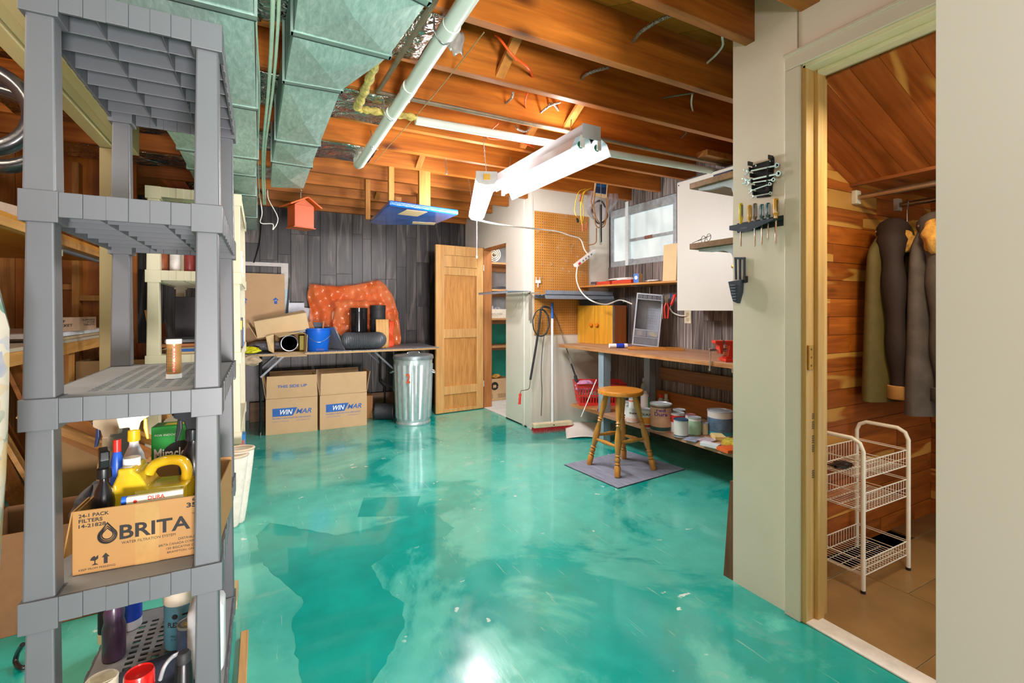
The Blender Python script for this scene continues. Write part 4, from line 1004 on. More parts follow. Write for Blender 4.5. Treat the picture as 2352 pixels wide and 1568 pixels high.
# store closet shelving
SHW = wood('closet_shelf_wood', '#cf9a64', '#a86c38', 0, 1, 0.5, 0.1, 0.1)
YS = 5.36
zs = [W(1135, y, Y=YS).z for y in (602, 664, 731, 795)]
cst = thing('closet_shelving', 'red-brown wooden shelving inside the store closet behind the open door', 'shelf', (2.42, YS, 0.012))
for z in zs:
    M().box(0, 0, z - 0.012 - 0.022, 1.05, 0.44, z - 0.012).build('shelf_board', SHW, cst, bev=0.002)
    M().box(0, 0.38, z - 0.012 - 0.085, 1.05, 0.40, z - 0.012 - 0.024).build('cleat', SHW, cst)
for x in (-0.01, 1.05): M().box(x, 0.02, 0, x + 0.02, 0.42, 2.0).build('side', SHW, cst)
p = W(1134, 598, Y=YS + 0.02)
t = thing('rolled_carpet', 'rolled beige carpet lying on the top shelf of the store closet', 'carpet', (p.x, YS + 0.01, zs[0] + 0.001))
sp = []
for k in range(70):
    a = k * 0.30; r = 0.02 + 0.0036 * a; sp.append((r * math.cos(a), 0, 0.097 + r * math.sin(a)))
m = M(); N = len(sp)
vs = [(x, 0, z) for x, _, z in sp] + [(x, 0.34, z) for x, _, z in sp]
m.add(vs, [(i, i + 1, N + i + 1, N + i) for i in range(N - 1)])
m.build('roll', mat('beige_carpet', '#dccbb8', 0.9, var=0.1, scale=40, bump=0.3), t, solid=0.011)
def closet_box(nm, label, x0, z, w, h, words, y=YS + 0.02, m=CARDL):
    t = thing(nm, label, 'box', (x0, y, z))
    M().box(0, 0, 0, w, 0.005, h).box(0, 0.3, 0, w, 0.305, h).box(0, 0.005, 0, 0.005, 0.3, h).box(w - 0.005, 0.005, 0, w, 0.3, h).box(0.005, 0.005, 0, w - 0.005, 0.3, 0.005).build('carton', m, t, bev=0.0015)
    return t
x0 = W(1114, 720, Y=YS).x
t = closet_box('produce_box', 'white produce box lettered MUCCI on the middle shelf of the store closet', x0 - 0.03, zs[2] + 0.001, 0.42, 0.115, '', m=mat('white_carton', '#d8cbb8', 0.7))
letters('MUCCI | TOM', t, (0.085, -0.001, 0.03), FX, 0.035, mat('grey_print', '#77716a', 0.6), 0.19)
M().tube([(0.05 + 0.019 * math.cos(a), -0.001, 0.05 + 0.022 * math.sin(a)) for a in [2 * math.pi * k / 16 for k in range(16)]], 0.0018, 5, closed=True).build('printed_emblem', mat('grey_print', '#77716a', 0.6), t)
rnd = random.Random(4)
for k in range(7):
    tag(M().add([(0, 0, 0), (0.06, 0.02, 0.01), (0.03, -0.01, 0.06), (0.02, 0.05, 0.03)], [(0, 1, 2), (0, 2, 3), (1, 3, 2), (0, 3, 1)]).build('clear_wrapper', mat('crinkled_clear', '#b9bcc9', 0.12, var=0.3), loc=(x0 + 0.03 + k * 0.045, YS + 0.1 + rnd.uniform(-.03, .05), zs[2] + 0.10), rot=(rnd.uniform(-.4, .4), rnd.uniform(-.4, .4), rnd.uniform(0, 3))), 'crinkled clear wrapper heaped in the white produce box', 'wrapper', 'wrappers in the produce box')
fx = W(1114, 918, Y=YS + 0.03).x
t = closet_box('coffee_box', 'brown coffee carton with a round black logo on the floor of the store closet', fx - 0.01, 0.0135, 0.34, 0.275, '', y=YS + 0.0, m=CARD)
t.location.x = W(1112, 900, Y=YS).x + 0.02
M().prism(circ(0.052, 30), 0, 0.0008, 'Z').build('round_logo', INK, t, (0.125, -0.0004, 0.185), FX)
M().prism(circ(0.022, 20), 0, 0.0008, 'Z').build('logo_face', CARD, t, (0.125, -0.0014, 0.185), FX)
for k in range(7):
    a = -1.2 + k * 0.4
    M().box(-0.002, 0, 0, 0.002, 0.001, 0.020).build('logo_stroke', INK if k % 2 else CARD, t, (0.125 + 0.035 * math.sin(a), -0.0022, 0.18 - 0.025 * math.cos(a)), (0, a, 0))
M().prism([(-0.012, 0), (0.012, 0), (0.012, 0.010), (0.006, 0.005), (0, 0.014), (-0.006, 0.005), (-0.012, 0.010)], 0, 0.0008, 'Z').build('logo_crown', INK, t, (0.125, -0.0022, 0.198), FX)
for k in range(3): bars(t, (0.03, -0.0006, 0.075 - k * 0.018), FX, 0.07, 0.007, INK); bars(t, (0.17, -0.0006, 0.075 - k * 0.018), FX, 0.11, 0.008, INK)
blob('blue_pouch', 'pale blue pouch sticking out of the coffee carton', 'pouch', (t.location.x + 0.08, YS + 0.1, 0.30), (0.05, 0.04, 0.04), mat('sky_blue', '#7cc3e6', 0.4, var=0.2), 2)
blob('amber_pouch', 'amber brown pouch sticking out of the coffee carton, beside the pale blue one', 'pouch', (t.location.x + 0.20, YS + 0.1, 0.30), (0.06, 0.04, 0.035), mat('amber', '#b98324', 0.4, var=0.3), 6)
for k in range(4):
    yy = YS + 0.03 + 0.05 * k
    z = zs[1] + 0.012 + 0.006 * k
    cord('coiled_cable', ['lowest', 'second', 'third', 'topmost'][k] + ' of the dark cables bunched on the second shelf of the store closet', [(x0 - 0.04 + 0.02 * k, yy, z + 0.002), (x0 + 0.08, yy + 0.01, z + 0.02), (x0 + 0.2, yy - 0.015, z + 0.004), (x0 + 0.35, yy + 0.01, z + 0.014)], 0.006, mat('dark_cables', '#34353c', 0.4, var=0.3))
tag(M().box(0, 0, 0, 0.3, 0.22, 0.0024).build('dark_mat', mat('dark_floor_mat', '#5c6374', 0.8), loc=(2.55, 4.62, 0.0125)), 'small dark mat on the pale floor inside the store closet', 'mat')

# ================================================================ pegboard
PEG = NT('pegboard'); _v = PEG.coords((1 / 0.0254, 1, 1 / 0.0254), False)
_f = PEG.n('ShaderNodeVectorMath', operation='FRACTION'); PEG.l(_v, _f.inputs[0])
_s = PEG.n('ShaderNodeSeparateXYZ'); PEG.l(_f.outputs[0], _s.inputs[0]); _c = PEG.n('ShaderNodeCombineXYZ'); PEG.l(_s.outputs[0], _c.inputs[0]); PEG.l(_s.outputs[2], _c.inputs[1])
_d = PEG.n('ShaderNodeVectorMath', operation='DISTANCE'); PEG.l(_c.outputs[0], _d.inputs[0]); _d.inputs[1].default_value = (0.5, 0.5, 0)
_h = PEG.ramp(_d.outputs['Value'], [(0.13, BW(1)), (0.18, BW(0))])
PEG.col(PEG.mix(PEG.ramp(PEG.noise(PEG.coords((1, 1, 1), False), 4, 3), [(0.3, lin('#c98537')), (0.7, lin('#d89a4e'))]), lin('#5a3210'), _h)); PEG.setp(Roughness=0.5); PEG = PEG.m
pa, pb = W(1228, 484, Y=YA - 0.01), W(1352, 770, Y=YA - 0.01)
pg = thing('pegboard', 'orange-brown perforated pegboard on the cream wall above the workbench end', 'pegboard', (pa.x, YA - 0.009, 1.15 - 58 * 4.6 / 1090))
zb = W(1229, 769, Y=YA - 0.01).z; zt = W(1229, 484, Y=YA - 0.01).z; pg.location.z = zb
M().box(0, 0, 0, pb.x - pa.x, 0.007, zt - zb).build('board', PEG, pg)
hk = [(878, 425), (690, 478), (847, 615), (676, 668), (812, 692), (680, 830), (758, 830), (855, 870), (908, 888), (884, 805), (1025, 900), (678, 940), (758, 962), (730, 552), (640, 552), (975, 765)]
for hx, hy in hk:
    q = W(1060 + hx / 3.675, 380 + hy / 3.675, Y=YA - 0.01)
    x, z = q.x - pa.x, q.z - zb
    M().tube([(x, 0.0, z + 0.012), (x, -0.002, z - 0.008), (x, -0.006, z - 0.012), (x, -0.024, z - 0.012), (x, -0.026, z)], 0.0018, 6).build('peg_hook', mat('zinc_hook', '#e5e5e8', 0.25, 0.6), pg)
q = W(1313, 560, Y=YA - 0.03)
tag(M().tube([(0.0, 0, 0.0), (0.016, 0, -0.014), (0, 0, -0.03), (-0.016, 0, -0.014)], 0.0022, 6, closed=True, sub=4).tube([(0, 0, -0.03), (0.004, 0, -0.10)], 0.0018, 6).build('wire_key', STEEL, loc=(q.x, YA - 0.03, q.z)), 'steel looped key hanging on the pegboard', 'key')
q = W(1237, 643, Y=YA - 0.03)
tag(M().box(-0.028, -0.006, -0.03, 0.028, 0.004, 0.0).box(-0.006, -0.004, -0.07, 0.006, 0.002, -0.03).box(-0.024, -0.004, 0, -0.018, 0.002, 0.03).box(0.016, -0.004, 0, 0.022, 0.002, 0.03).build('white_holder', WHT, loc=(q.x, YA - 0.02, q.z), bev=0.002), 'small white plastic holder on the pegboard above the grey rail', 'holder')

# grey steel shelf pieces at the corner
GSH = mat('blue_grey_steel', '#98a2b0', 0.4, 0.3, var=0.1)
z0 = 1.265
t = thing('steel_shelf', 'blue-grey steel shelf panel fixed across the pegboard', 'shelf', (XC + 0.02, 3.74, z0))
M().box(0, 0, 0.03, 0.80, 0.20, 0.034).box(0, -0.012, -0.01, 0.80, -0.008, 0.028).box(0, -0.012, 0.024, 0.80, 0.0, 0.028).box(0, 0, 0.03, 0.80, 0.004, 0.07).box(0, 0, 0, 0.80, 0.004, 0.034).box(0, 0.196, 0, 0.80, 0.2, 0.034).box(0, 0.06, 0.022, 0.8, 0.07, 0.03).box(0, 0.13, 0.022, 0.8, 0.14, 0.03).build('panel', GSH, t)
for x in (0.03, 0.25, 0.48, 0.5, 0.76): M().cyl((x, -0.003, 0.017), (x, 0.0, 0.017), 0.004, n=8).build('screw', BLK, t)
t = thing('steel_shelf', 'blue-grey perforated steel shelf jutting into the store closet opening', 'shelf', (XC - 0.27, 3.93, 1.31))
m = M().box(0, 0.02, 0.02, 0.26, 0.03, 0.024).box(0.0, 0.02, 0.0, 0.004, 0.68, 0.024)
for k in range(13): m.box(0, 0.03 + k * 0.05, 0.02, 0.26, 0.055 + k * 0.05, 0.024)
for k in range(4): m.box(0.02 + k * 0.065, 0.03, 0.02, 0.045 + k * 0.065, 0.68, 0.0241)
m.build('perforated_panel', GSH, t)
q = W(1222, 700, X=XC - 0.01)
t = thing('shelf_bracket', 'tan angle bracket under the corner of the steel shelves', 'bracket', (XC - 0.02, 3.935, 1.05))
M().box(-0.012, 0, 0, 0.0, 0.025, 0.27).build('upright', mat('tan_bracket', '#a59a8b', 0.5, 0.3), t); M().box(-0.012, -0.16, 0.255, 0.0, 0.03, 0.268).build('arm', mat('tan_bracket', '#a59a8b', 0.5, 0.3), t)
# ================================================================ workbench
BZ = 0.82
BTOP = wood('workbench_ply', '#cda07c', '#a9785a', 1, 0.6, 0.5, 0.1, 0.05, 0.8)
BEDG = wood('ply_edge', '#d79b63', '#a06436', 1, 1.0, 0.5, 0.0, 0.05, 1.5)
LEGG = mat('blue_grey_leg', '#9fb0bd', 0.4, 0.25, var=0.08, scale=8)
t = thing('workbench', 'wooden workbench with pale steel legs along the right barn wall', 'bench', (2.58, 1.40, 0))
M().box(0, 0, BZ - 0.006, 0.672, 2.50, BZ).build('worktop', BTOP, t)
M().box(0.001, 0.001, BZ - 0.032, 0.670, 2.499, BZ - 0.006).build('worktop_core', BEDG, t)
for yy in (1.84, 0.2):
    for xx, nm in ((0.03, 'leg'), (0.56, 'leg')):
        M().box(xx, yy, 0, xx + 0.075, yy + 0.004, BZ - 0.033).box(xx, yy, 0, xx + 0.004, yy + 0.075, BZ - 0.033).box(xx + 0.071, yy, 0, xx + 0.075, yy + 0.03, BZ - 0.033).build(nm, LEGG, t, bev=0.001)
        for z in (0.12, 0.3, 0.42, 0.55, 0.68): M().cyl((xx + 0.037, yy - 0.003, z), (xx + 0.037, yy, z), 0.004, n=8).build('bolt', STEEL, t)
        M().prism([(yy, BZ - 0.034), (yy + 0.075, BZ - 0.034), (yy + 0.01, BZ - 0.20), (yy, BZ - 0.20)], xx + 0.0755, xx + 0.079, 'X').build('gusset', LEGG, t)
    M().box(0.03, yy + 0.01, 0.21, 0.62, yy + 0.05, 0.237).build('shelf_bearer', LEGG, t)
M().box(0.0, 0, 0.238, 0.62, 1.86, 0.262).build('lower_shelf', BTOP, t)
M().box(0.02, 1.865, 0.238, 0.60, 2.32, 0.262).build('lower_shelf', BEDG, t)
SB = wood('stringer_board', '#a97a48', '#80552c', 1, 0.9, 0.5, 0.3, 0.1)
M().box(0.645, 0.0, 0.52, 0.665, 1.80, 0.63).build('stringer', SB, t, bev=0.002)
M().box(0.640, 0.0, 0.2625, 0.66, 1.85, 0.42).build('back_board', wood('orange_back', '#c47c28', '#99550f', 1, 0.7, 0.45, 0.3, 0.1), t)
tag(M().cyl((0, 0, 0), (0, 0.12, 0), 0.028, n=16).build('caster_roller', BLKM, loc=(2.85, 1.9, 0.0285), smooth=40), 'small black roller lying on the floor under the workbench', 'roller')
# --- vise
q = W(1663, 822, Z=BZ)
VR = mat('red_cast_paint', '#d6321c', 0.38, var=0.1, coat=0.3)
t = thing('bench_vise', 'red bench vise clamped at the near end of the workbench', 'vise', (W(1657, 829, Z=BZ).x, W(1657, 829, Z=BZ).y, BZ), -32)
M().box(0.0, -0.07, 0.0, 0.13, 0.05, 0.022).box(0.01, -0.05, 0.022, 0.05, 0.03, 0.035).build('base', VR, t, bev=0.005)
M().prism([(0.02, 0.03), (0.10, 0.03), (0.085, 0.07), (0.09, 0.10), (0.105, 0.105), (0.105, 0.135), (0.0, 0.135), (0.0, 0.118), (0.03, 0.10)], -0.045, 0.025, 'Y').build('fixed_jaw', VR, t, bev=0.006)
M().prism([(-0.055, 0.135), (-0.003, 0.135), (-0.003, 0.05), (-0.022, 0.05), (-0.03, 0.10), (-0.055, 0.118)], -0.045, 0.025, 'Y').build('moving_jaw', VR, t, bev=0.005)
M().cyl((-0.08, -0.01, 0.072), (0.04, -0.01, 0.072), 0.011, n=12).build('screw', STEEL, t, smooth=40)
M().cyl((-0.075, -0.01, 0.078), (-0.075, -0.01, -0.045), 0.005, n=8).lathe([(0.004, 0), (0.010, 0.004), (0.010, 0.018), (0.004, 0.022)], 10, o=(-0.075, -0.01, -0.065)).build('handle_bar', STEEL, t, smooth=40)
M().cyl((0.055, -0.035, -0.07), (0.055, -0.035, 0.0), 0.006, n=8).lathe([(0.012, 0), (0.012, 0.006)], 10, o=(0.055, -0.035, -0.045)).build('clamp_screw', STEEL, t)
M().box(-0.004, -0.045, 0.112, 0.003, 0.025, 0.137).build('jaw_plate', STEEL, t)
# --- wooden two-door cabinet
HON = wood('honey_ply', '#eab03a', '#d58e1c', 2, 0.7, 0.3, 0.0, 0.03, 0.8, 0.5)
HON2 = wood('honey_side', '#f08c1c', '#d87410', 2, 0.5, 0.3, 0.0, 0.03, 0.8, 0.4)
t = thing('wooden_cabinet', 'honey-coloured plywood cabinet with two doors and round knobs on the workbench', 'cabinet', (2.985, 3.56, BZ + 0.001), math.degrees(math.atan2(0.38, -0.135)) + 180)
Wc, Dc, Hc = 0.40, 0.245, 0.375
# local: x from near corner (0) to far (-?) ; front looks to -y
M().box(-Wc, 0.0, 0, 0, Dc, 0.012).box(-Wc, 0.0, Hc - 0.012, 0, Dc, Hc).box(-Wc, 0, 0.012, -Wc + 0.012, Dc, Hc - 0.012).box(-0.012, 0, 0.012, 0, Dc, Hc - 0.012).box(-Wc + 0.012, Dc - 0.006, 0.012, -0.012, Dc, Hc - 0.012).build('carcass', HON2, t, bev=0.001)
for a, b, kx in ((-Wc, -Wc / 2 - 0.0015, -Wc / 2 - 0.035), (-Wc / 2 + 0.0015, 0, -Wc / 2 + 0.032)):
    dd = M().box(a, -0.018, 0.0, b, -0.001, Hc).build('door', HON, t, bev=0.001)
    M().lathe([(0.008, 0), (0.008, 0.01), (0.018, 0.014), (0.020, 0.024), (0.014, 0.030), (0, 0.031)], 8, xf=Matrix.Translation((kx, -0.018, 0.185)) @ Euler((R(90), 0, 0)).to_matrix().to_4x4()).build('knob', HON2, dd, bev=0.001)
M().box(0.0005, -0.016, 0.01, 0.004, 0.010, Hc - 0.01).build('hinge_strip', STEEL, t)
# black tray box on the cabinet
c0 = Vector(t.location)
b = thing('black_tray_box', 'low black metal tray lying on top of the honey cabinet', 'tray', (c0.x - 0.0, c0.y + 0.04, BZ + 0.378), math.degrees(t.rotation_euler.z) + 6)
M().box(-0.34, 0.0, 0, 0.03, 0.004, 0.055).box(-0.34, 0.21, 0, 0.03, 0.214, 0.055).box(-0.34, 0.004, 0, -0.336, 0.21, 0.055).box(0.026, 0.004, 0, 0.03, 0.21, 0.055).box(-0.336, 0.004, 0, 0.026, 0.21, 0.004).build('tray', mat('dark_metal', '#3b3c40', 0.3, 0.6), b, bev=0.001)
M().box(-0.35, -0.008, 0.055, 0.05, 0.22, 0.060).build('lid_plate', mat('dark_metal2', '#55585e', 0.3, 0.7), b, bev=0.001)
# --- grey plastic parts cabinet on its sloping board
gp = thing('sloping_board', 'small orange board wedged under the grey tool cabinet', 'board', (2.80, 3.00, BZ + 0.001), -42)
M().box(-0.1, -0.045, 0.0, 0.34, 0.16, 0.014).box(-0.1, -0.045, 0.014, 0.20, -0.03, 0.024).build('board', wood('orange_board', '#d8923c', '#b06c1c', 0, 1, 0.4, 0, 0), gp, bev=0.001)
GP = mat('grey_cabinet_plastic', '#6f7278', 0.42, var=0.05); GPL = mat('pale_grey_edge', '#b7bcc6', 0.4, var=0.04); GPD = mat('dark_grey_inner', '#4b505a', 0.45, var=0.06)
p = W(1452, 786, D=4.2)
t = thing('tool_cabinet', 'tilted open grey plastic tool cabinet with clear bins, standing on the workbench', 'cabinet', (p.x, p.y, BZ + 0.028), rot=(0, 0, 0))
t.rotation_mode = 'XYZ'; t.rotation_euler = (0, R(5.5), R(-44))
Wt, Dt, Ht = 0.222, 0.15, 0.455; e = 0.010
M().box(0, 0, 0, e, Dt, Ht).box(Wt - e, 0, 0, Wt, Dt, Ht).box(e, 0, 0, Wt - e, Dt, e).box(e, 0, Ht - e, Wt - e, Dt, Ht).build('shell', GP, t, bev=0.001)
M().box(e, Dt - 0.006, e, Wt - e, Dt, Ht - e).build('back_panel', mat('light_perforated', '#b4bcc9', 0.4), t)
M().box(-0.003, -0.006, -0.003, e, 0, Ht + 0.003).box(Wt - e, -0.006, -0.003, Wt + 0.003, 0, Ht + 0.003).box(e, -0.006, -0.003, Wt - e, 0, e - 0.002).box(e, -0.006, Ht - 0.052, Wt - e, 0, Ht - 0.046).box(e, -0.006, Ht - e, Wt - e, 0, Ht + 0.003).box(e, -0.006, 0.135, Wt - e, 0, 0.141).box(e, -0.006, 0.07, Wt - e, 0, 0.075).build('front_frame', GPL, t, bev=0.001)
CLR = mat('clear_bin', '#aab0ba', 0.1, var=0.1, alpha=0.45)
M().box(e, -0.003, 0.012, Wt - e, 0.06, 0.068).build('clear_drawer', CLR, t); M().box(e, -0.003, 0.077, Wt / 2 - 0.003, 0.06, 0.133).build('clear_drawer', CLR, t); M().box(Wt / 2 + 0.003, -0.003, 0.077, Wt - e, 0.06, 0.133).build('clear_drawer', CLR, t)
for k in range(5):
    a = e + 0.002 + k * 0.040; M().box(a, -0.004, Ht - 0.044, a + 0.036, 0.05, Ht - 0.013).build('small_drawer', mat('smoked_drawer', '#5d6068', 0.2, var=0.3), t)
m = M()
for i in range(6):
    for j in range(8): m.cyl((0.10 + i * 0.018, Dt - 0.0075, 0.17 + j * 0.024), (0.10 + i * 0.018, Dt - 0.006, 0.17 + j * 0.024), 0.0025, n=6)
m.build('perforations', GPD, t, kind='stuff')
M().box(e, 0.0, 0.142, 0.014, Dt - 0.008, Ht - 0.053).build('inner_wall', GPD, t)
M().box(0.03, 0.02, 0.085, 0.075, 0.03, 0.125).build('staple_row', STEEL, t)
M().cbox(0.165, 0.02, 0.105, 0.07, 0.02, 0.028, rot=(0, R(15), 0)).build('yellow_scraps', mat('pale_yellow_scrap', '#d9cc8c', 0.6, var=0.3, scale=60), t)
# tools hanging on its right side
def hand_tool(nm, lab, px, py, rotd, handle, hl, sl, D=3.98, hr=0.013, sr=0.0032, shaft=STEEL):
    p = W(px, py, D=D)
    t = thing(nm, lab, 'tool', p, rot=(0, R(rotd), R(-YAW)))
    M().turned((0, 0, 0), (0, 0, hl), [(0, hr * 0.6), (0.08, hr), (0.5, hr * 0.82), (0.9, hr), (1, hr * 0.6)], 12).build('handle', handle, t, smooth=40)
    M().cyl((0, 0, -sl), (0, 0, 0.0), sr, n=8).build('shaft', shaft, t)
    return t
hand_tool('screwdriver', 'screwdriver with a grey handle hung on the side of the grey tool cabinet', 1522, 697, 0, mat('grey_handle', '#6b6f73', 0.4), 0.072, 0.13)
hand_tool('screwdriver', 'screwdriver with a tilted red handle hung beside the pliers', 1541, 701, 22, RED, 0.10, 0.05)
p = W(1531, 690, D=3.97)
t = thing('pliers', 'pliers with red handles hanging upside down on the side of the grey tool cabinet', 'tool', p, rot=(0, 0, R(-YAW)))
M().prism([(-0.012, 0.035), (-0.004, 0.045), (0.0, 0.02), (0.004, 0.045), (0.012, 0.035), (0.012, -0.02), (0, -0.035), (-0.012, -0.02)], -0.004, 0.004, 'Y').build('jaws', mat('worn_steel', '#b9a98c', 0.35, 0.8), t, bev=0.001)
for s in (-1, 1): M().tube([(s * 0.004, 0, -0.02), (s * 0.016, 0, -0.06), (s * 0.013, 0, -0.12), (s * 0.010, 0, -0.15)], 0.0065, 8, sub=4).build('handle', RED, t, smooth=50)
p = W(1540, 683, D=4.0)
tag(M().tube([(-0.006, 0, -0.03), (0, 0, 0.0), (0.006, 0, 0.022), (0.0, 0, 0.032), (-0.007, 0, 0.02), (0.0, 0, 0.0)], 0.003, 6, sub=4).build('blue_clip', mat('blue_handle', '#2a4f9e', 0.4), loc=p, rot=(0, R(14), R(-YAW))), 'blue looped clip hung above the pliers', 'clip')
# caulk tubes in front of the cabinet
p = W(1402, 794, Z=BZ + 0.02)
t = thing('glue_tube', 'white and blue glue tube wrapped in plastic on the workbench in front of the cabinet', 'tube', (p.x, p.y, BZ + 0.021), -22)
M().cyl((-0.01, 0, 0), (0.15, 0, 0.0), 0.019, n=16).build('tube_body', WHT, t, smooth=40)
M().cyl((0.05, 0, 0), (0.12, 0, 0.0), 0.0195, n=16).build('blue_print', mat('royal_blue', '#2743c4', 0.35), t, smooth=40)
M().cyl((0.15, 0, 0), (0.19, 0, 0), 0.012, 0.006, n=12).build('nozzle', mat('purple_film', '#8d86c9', 0.3), t)
# ================================================================ wall shelf with small things
ZS = 1.395
t = thing('wall_shelf', 'thin orange plywood shelf under the basement window', 'shelf', (2.86, 2.80, ZS))
M().prism([(0.0, 1.155), (0.40, 1.155), (0.40, 0.0), (0.17, 0.0)], -0.016, 0.0, 'Z').build('shelf_board', wood('orange_shelf', '#d99a4e', '#bf7a30', 1, 0.8, 0.4, 0, 0), t, bev=0.001)
M().tube([(0.16, 0.55, -0.02), (0.37, 0.55, -0.02), (0.385, 0.55, -0.03), (0.385, 0.55, -0.2)], 0.006, 6).build('bracket', STEEL, t)
def setbox(nm, lab, cat, px, py, w, d, h, m, z=ZS, X=None, rz=-90, dy=0.0):
    p = W(px, py, Z=z) if X is None else W(px, py, X=X)
    t = thing(nm, lab, cat, (p.x, p.y, z + 0.001), rz); M().box(0, 0, 0, w, d, h).build('box_body', m, t, bev=0.0015); return t
REDD = mat('brick_red_tray', '#c6422c', 0.45, var=0.08)
def tray(lab, y1, L, x=2.99):
    t = thing('red_tray', lab, 'tray', (x, y1, ZS + 0.001), -90)
    h = 0.035
    M().box(0, 0, 0, L, 0.11, 0.004).box(0, 0, 0.004, L, 0.004, h).box(0, 0.106, 0.004, L, 0.11, h).box(0, 0.004, 0.004, 0.004, 0.106, h).box(L - 0.004, 0.004, 0.004, L, 0.106, h).build('tray_body', REDD, t, bev=0.001); return t
tray('open red plastic tray on the window shelf, the farther one', 3.80, 0.20, 2.97)
tray('open red plastic tray on the window shelf next to the small blue box', 3.585, 0.265, 2.985)
b = thing('blue_box', 'small blue and tan carton standing on the window shelf', 'box', (3.00, 3.30, ZS + 0.001), -78)
M().box(0, 0, 0, 0.055, 0.06, 0.085).build('carton', CARDL, b, bev=0.001); M().box(0, -0.001, 0.001, 0.054, -0.0002, 0.084).build('blue_front', mat('box_blue', '#3b6fc0', 0.5), b); slab(circ(0.017), 'white_emblem', WHI, b, (0.027, -0.0012, 0.048), FX)
blob('white_rags', 'heap of white tissue in the red trays under the window', 'tissue', (3.05, 3.55, ZS + 0.05), (0.04, 0.19, 0.016), mat('white_tissue', '#e9e6e2', 0.8, var=0.1, scale=40), 9, 0.5)
blob('crumpled_packet', 'crumpled white and red packet right of the blue box on the window shelf', 'packet', (3.04, 3.10, ZS + 0.012), (0.045, 0.075, 0.011), mat('packet_white', '#ddd7d4', 0.4, var=0.15, scale=30), 12, 0.3)
t = thing('glue_gun', 'grey tool and its box at the far end of the window shelf', 'tool', (2.96, 3.84, ZS + 0.001), -90)
M().box(-0.06, 0, 0, 0.03, 0.06, 0.018).build('box_body', mat('grey_red_box', '#83736f', 0.5, var=0.3, scale=60), t, bev=0.001); M().box(-0.05, 0.005, 0.018, 0.04, 0.04, 0.04).build('tool_body', mat('dark_grey_tool', '#4d4c50', 0.4, var=0.3, scale=50), t, bev=0.003)
tag(M().box(0, 0, 0, 0.02, 0.15, 0.31).build('cardboard_sheet', CARDL, loc=(3.03, 2.83, ZS + 0.001), rot=(0, R(3), 0), bev=0.001), 'upright cardboard sheet at the near end of the window shelf', 'cardboard')

# ================================================================ white wall cabinet
t = thing('wall_cabinet', 'tall cream wall cabinet with a brass knob hung right of the window', 'cabinet', (2.97, 1.75, 1.146))
WCAB = mat('cream_cabinet', '#cfcac0', 0.4, var=0.02, scale=2)
M().box(0.018, 0.0, 0, 0.285, 1.01, 1.035).build('carcass', WCAB, t, bev=0.002)
M().box(0, 0.0, 0.0, 0.016, 1.012, 1.03).build('door', WCAB, t, bev=0.002)
q = W(1686, 612, X=2.965); M().lathe([(0.006, 0), (0.006, 0.008), (0.013, 0.014), (0.012, 0.022), (0, 0.024)], 14, xf=Matrix.Translation((0, q.y - 1.75, q.z - 1.146)) @ Euler((0, R(-90), 0)).to_matrix().to_4x4()).build('knob', mat('brass', '#b58a44', 0.3, 0.9), t, smooth=50)
M().box(-0.001, 0.99, 1.0, 0.001, 1.0, 1.01).build('screw', BLK, t)
tag(M().box(0, 0, 0, 0.27, 0.85, 0.006).build('dark_cover', mat('dark_sheet', '#4f4c4a', 0.6), loc=(2.985, 1.85, 1.146 + 1.037)), 'dark thin sheet lying on top of the cream wall cabinet', 'sheet')
# shelves on the far side of the partition, grey brackets
for k, z in enumerate((1.437, 1.722)):
    t = thing('bracket_shelf', ['lower thick wooden shelf with a pale bracket, holding the spectacles', 'upper thick wooden shelf with a pale bracket beside the cream cabinet'][k], 'shelf', (1.792, YP + 0.001, z))
    M().box(0, 0.0, 0, 0.60, 0.25, 0.026).build('shelf_board', wood('walnut_shelf', '#a47840', '#7b5426', 0, 0.9, 0.5, 0.1, 0.15), t, bev=0.001)
    pr = [(0.0, -0.001), (0.215, -0.001), (0.215, -0.012), (0.15, -0.022), (0.08, -0.022), (0.04, -0.04), (0.02, -0.095), (0.0, -0.10)]
    M().prism(pr, 0.02, 0.038, 'X').build('bracket', mat('pale_grey_bracket', '#b6bfc6', 0.45), t, bev=0.001)
t = thing('spectacles', 'wire-rimmed spectacles lying on the lower bracket shelf', 'glasses', (1.815, YP + 0.155, 1.464), 62)
for s in (0, 1):
    M().tube([(0.012 + s * 0.062 + 0.024 * math.cos(a), 0, 0.021 + 0.016 * math.sin(a)) for a in [2 * math.pi * k / 14 for k in range(14)]], 0.0014, 5, closed=True).build('rim', mat('dark_rim', '#54504c', 0.3, 0.6), t)
    M().tube([(-0.012 + s * 0.11, 0, 0.026), (-0.008 + s * 0.10, 0.03, 0.012), (0.01 + s * 0.07, 0.05, 0.003)], 0.0013, 5).build('temple', mat('dark_rim', '#54504c', 0.3, 0.6), t)
M().tube([(0.036, 0, 0.024), (0.043, 0, 0.028), (0.05, 0, 0.024)], 0.0014, 5).build('bridge', mat('dark_rim', '#54504c', 0.3, 0.6), t)
tag(M().box(0, 0, 0, 0.16, 0.10, 0.02).build('small_case', mat('navy_case', '#2e3152', 0.4), loc=(1.83, YP + 0.05, 1.749), bev=0.003), 'dark blue case lying on the upper bracket shelf', 'case')
# outlet
q = W(1579, 727, X=XW - 0.02)
t = thing('wall_outlet', 'cream power outlet on the barn panelling under the cream cabinet', 'outlet', (XW - 0.014, q.y, q.z))
M().box(-0.006, -0.036, -0.058, 0, 0.036, 0.058).build('cover_plate', mat('outlet_cream', '#e8dfc4', 0.4), t, bev=0.002)
for z in (-0.025, 0.022): M().cyl((-0.009, 0, z), (-0.006, 0, z), 0.016, n=16).build('socket', mat('outlet_socket', '#cdbf98', 0.4), t)
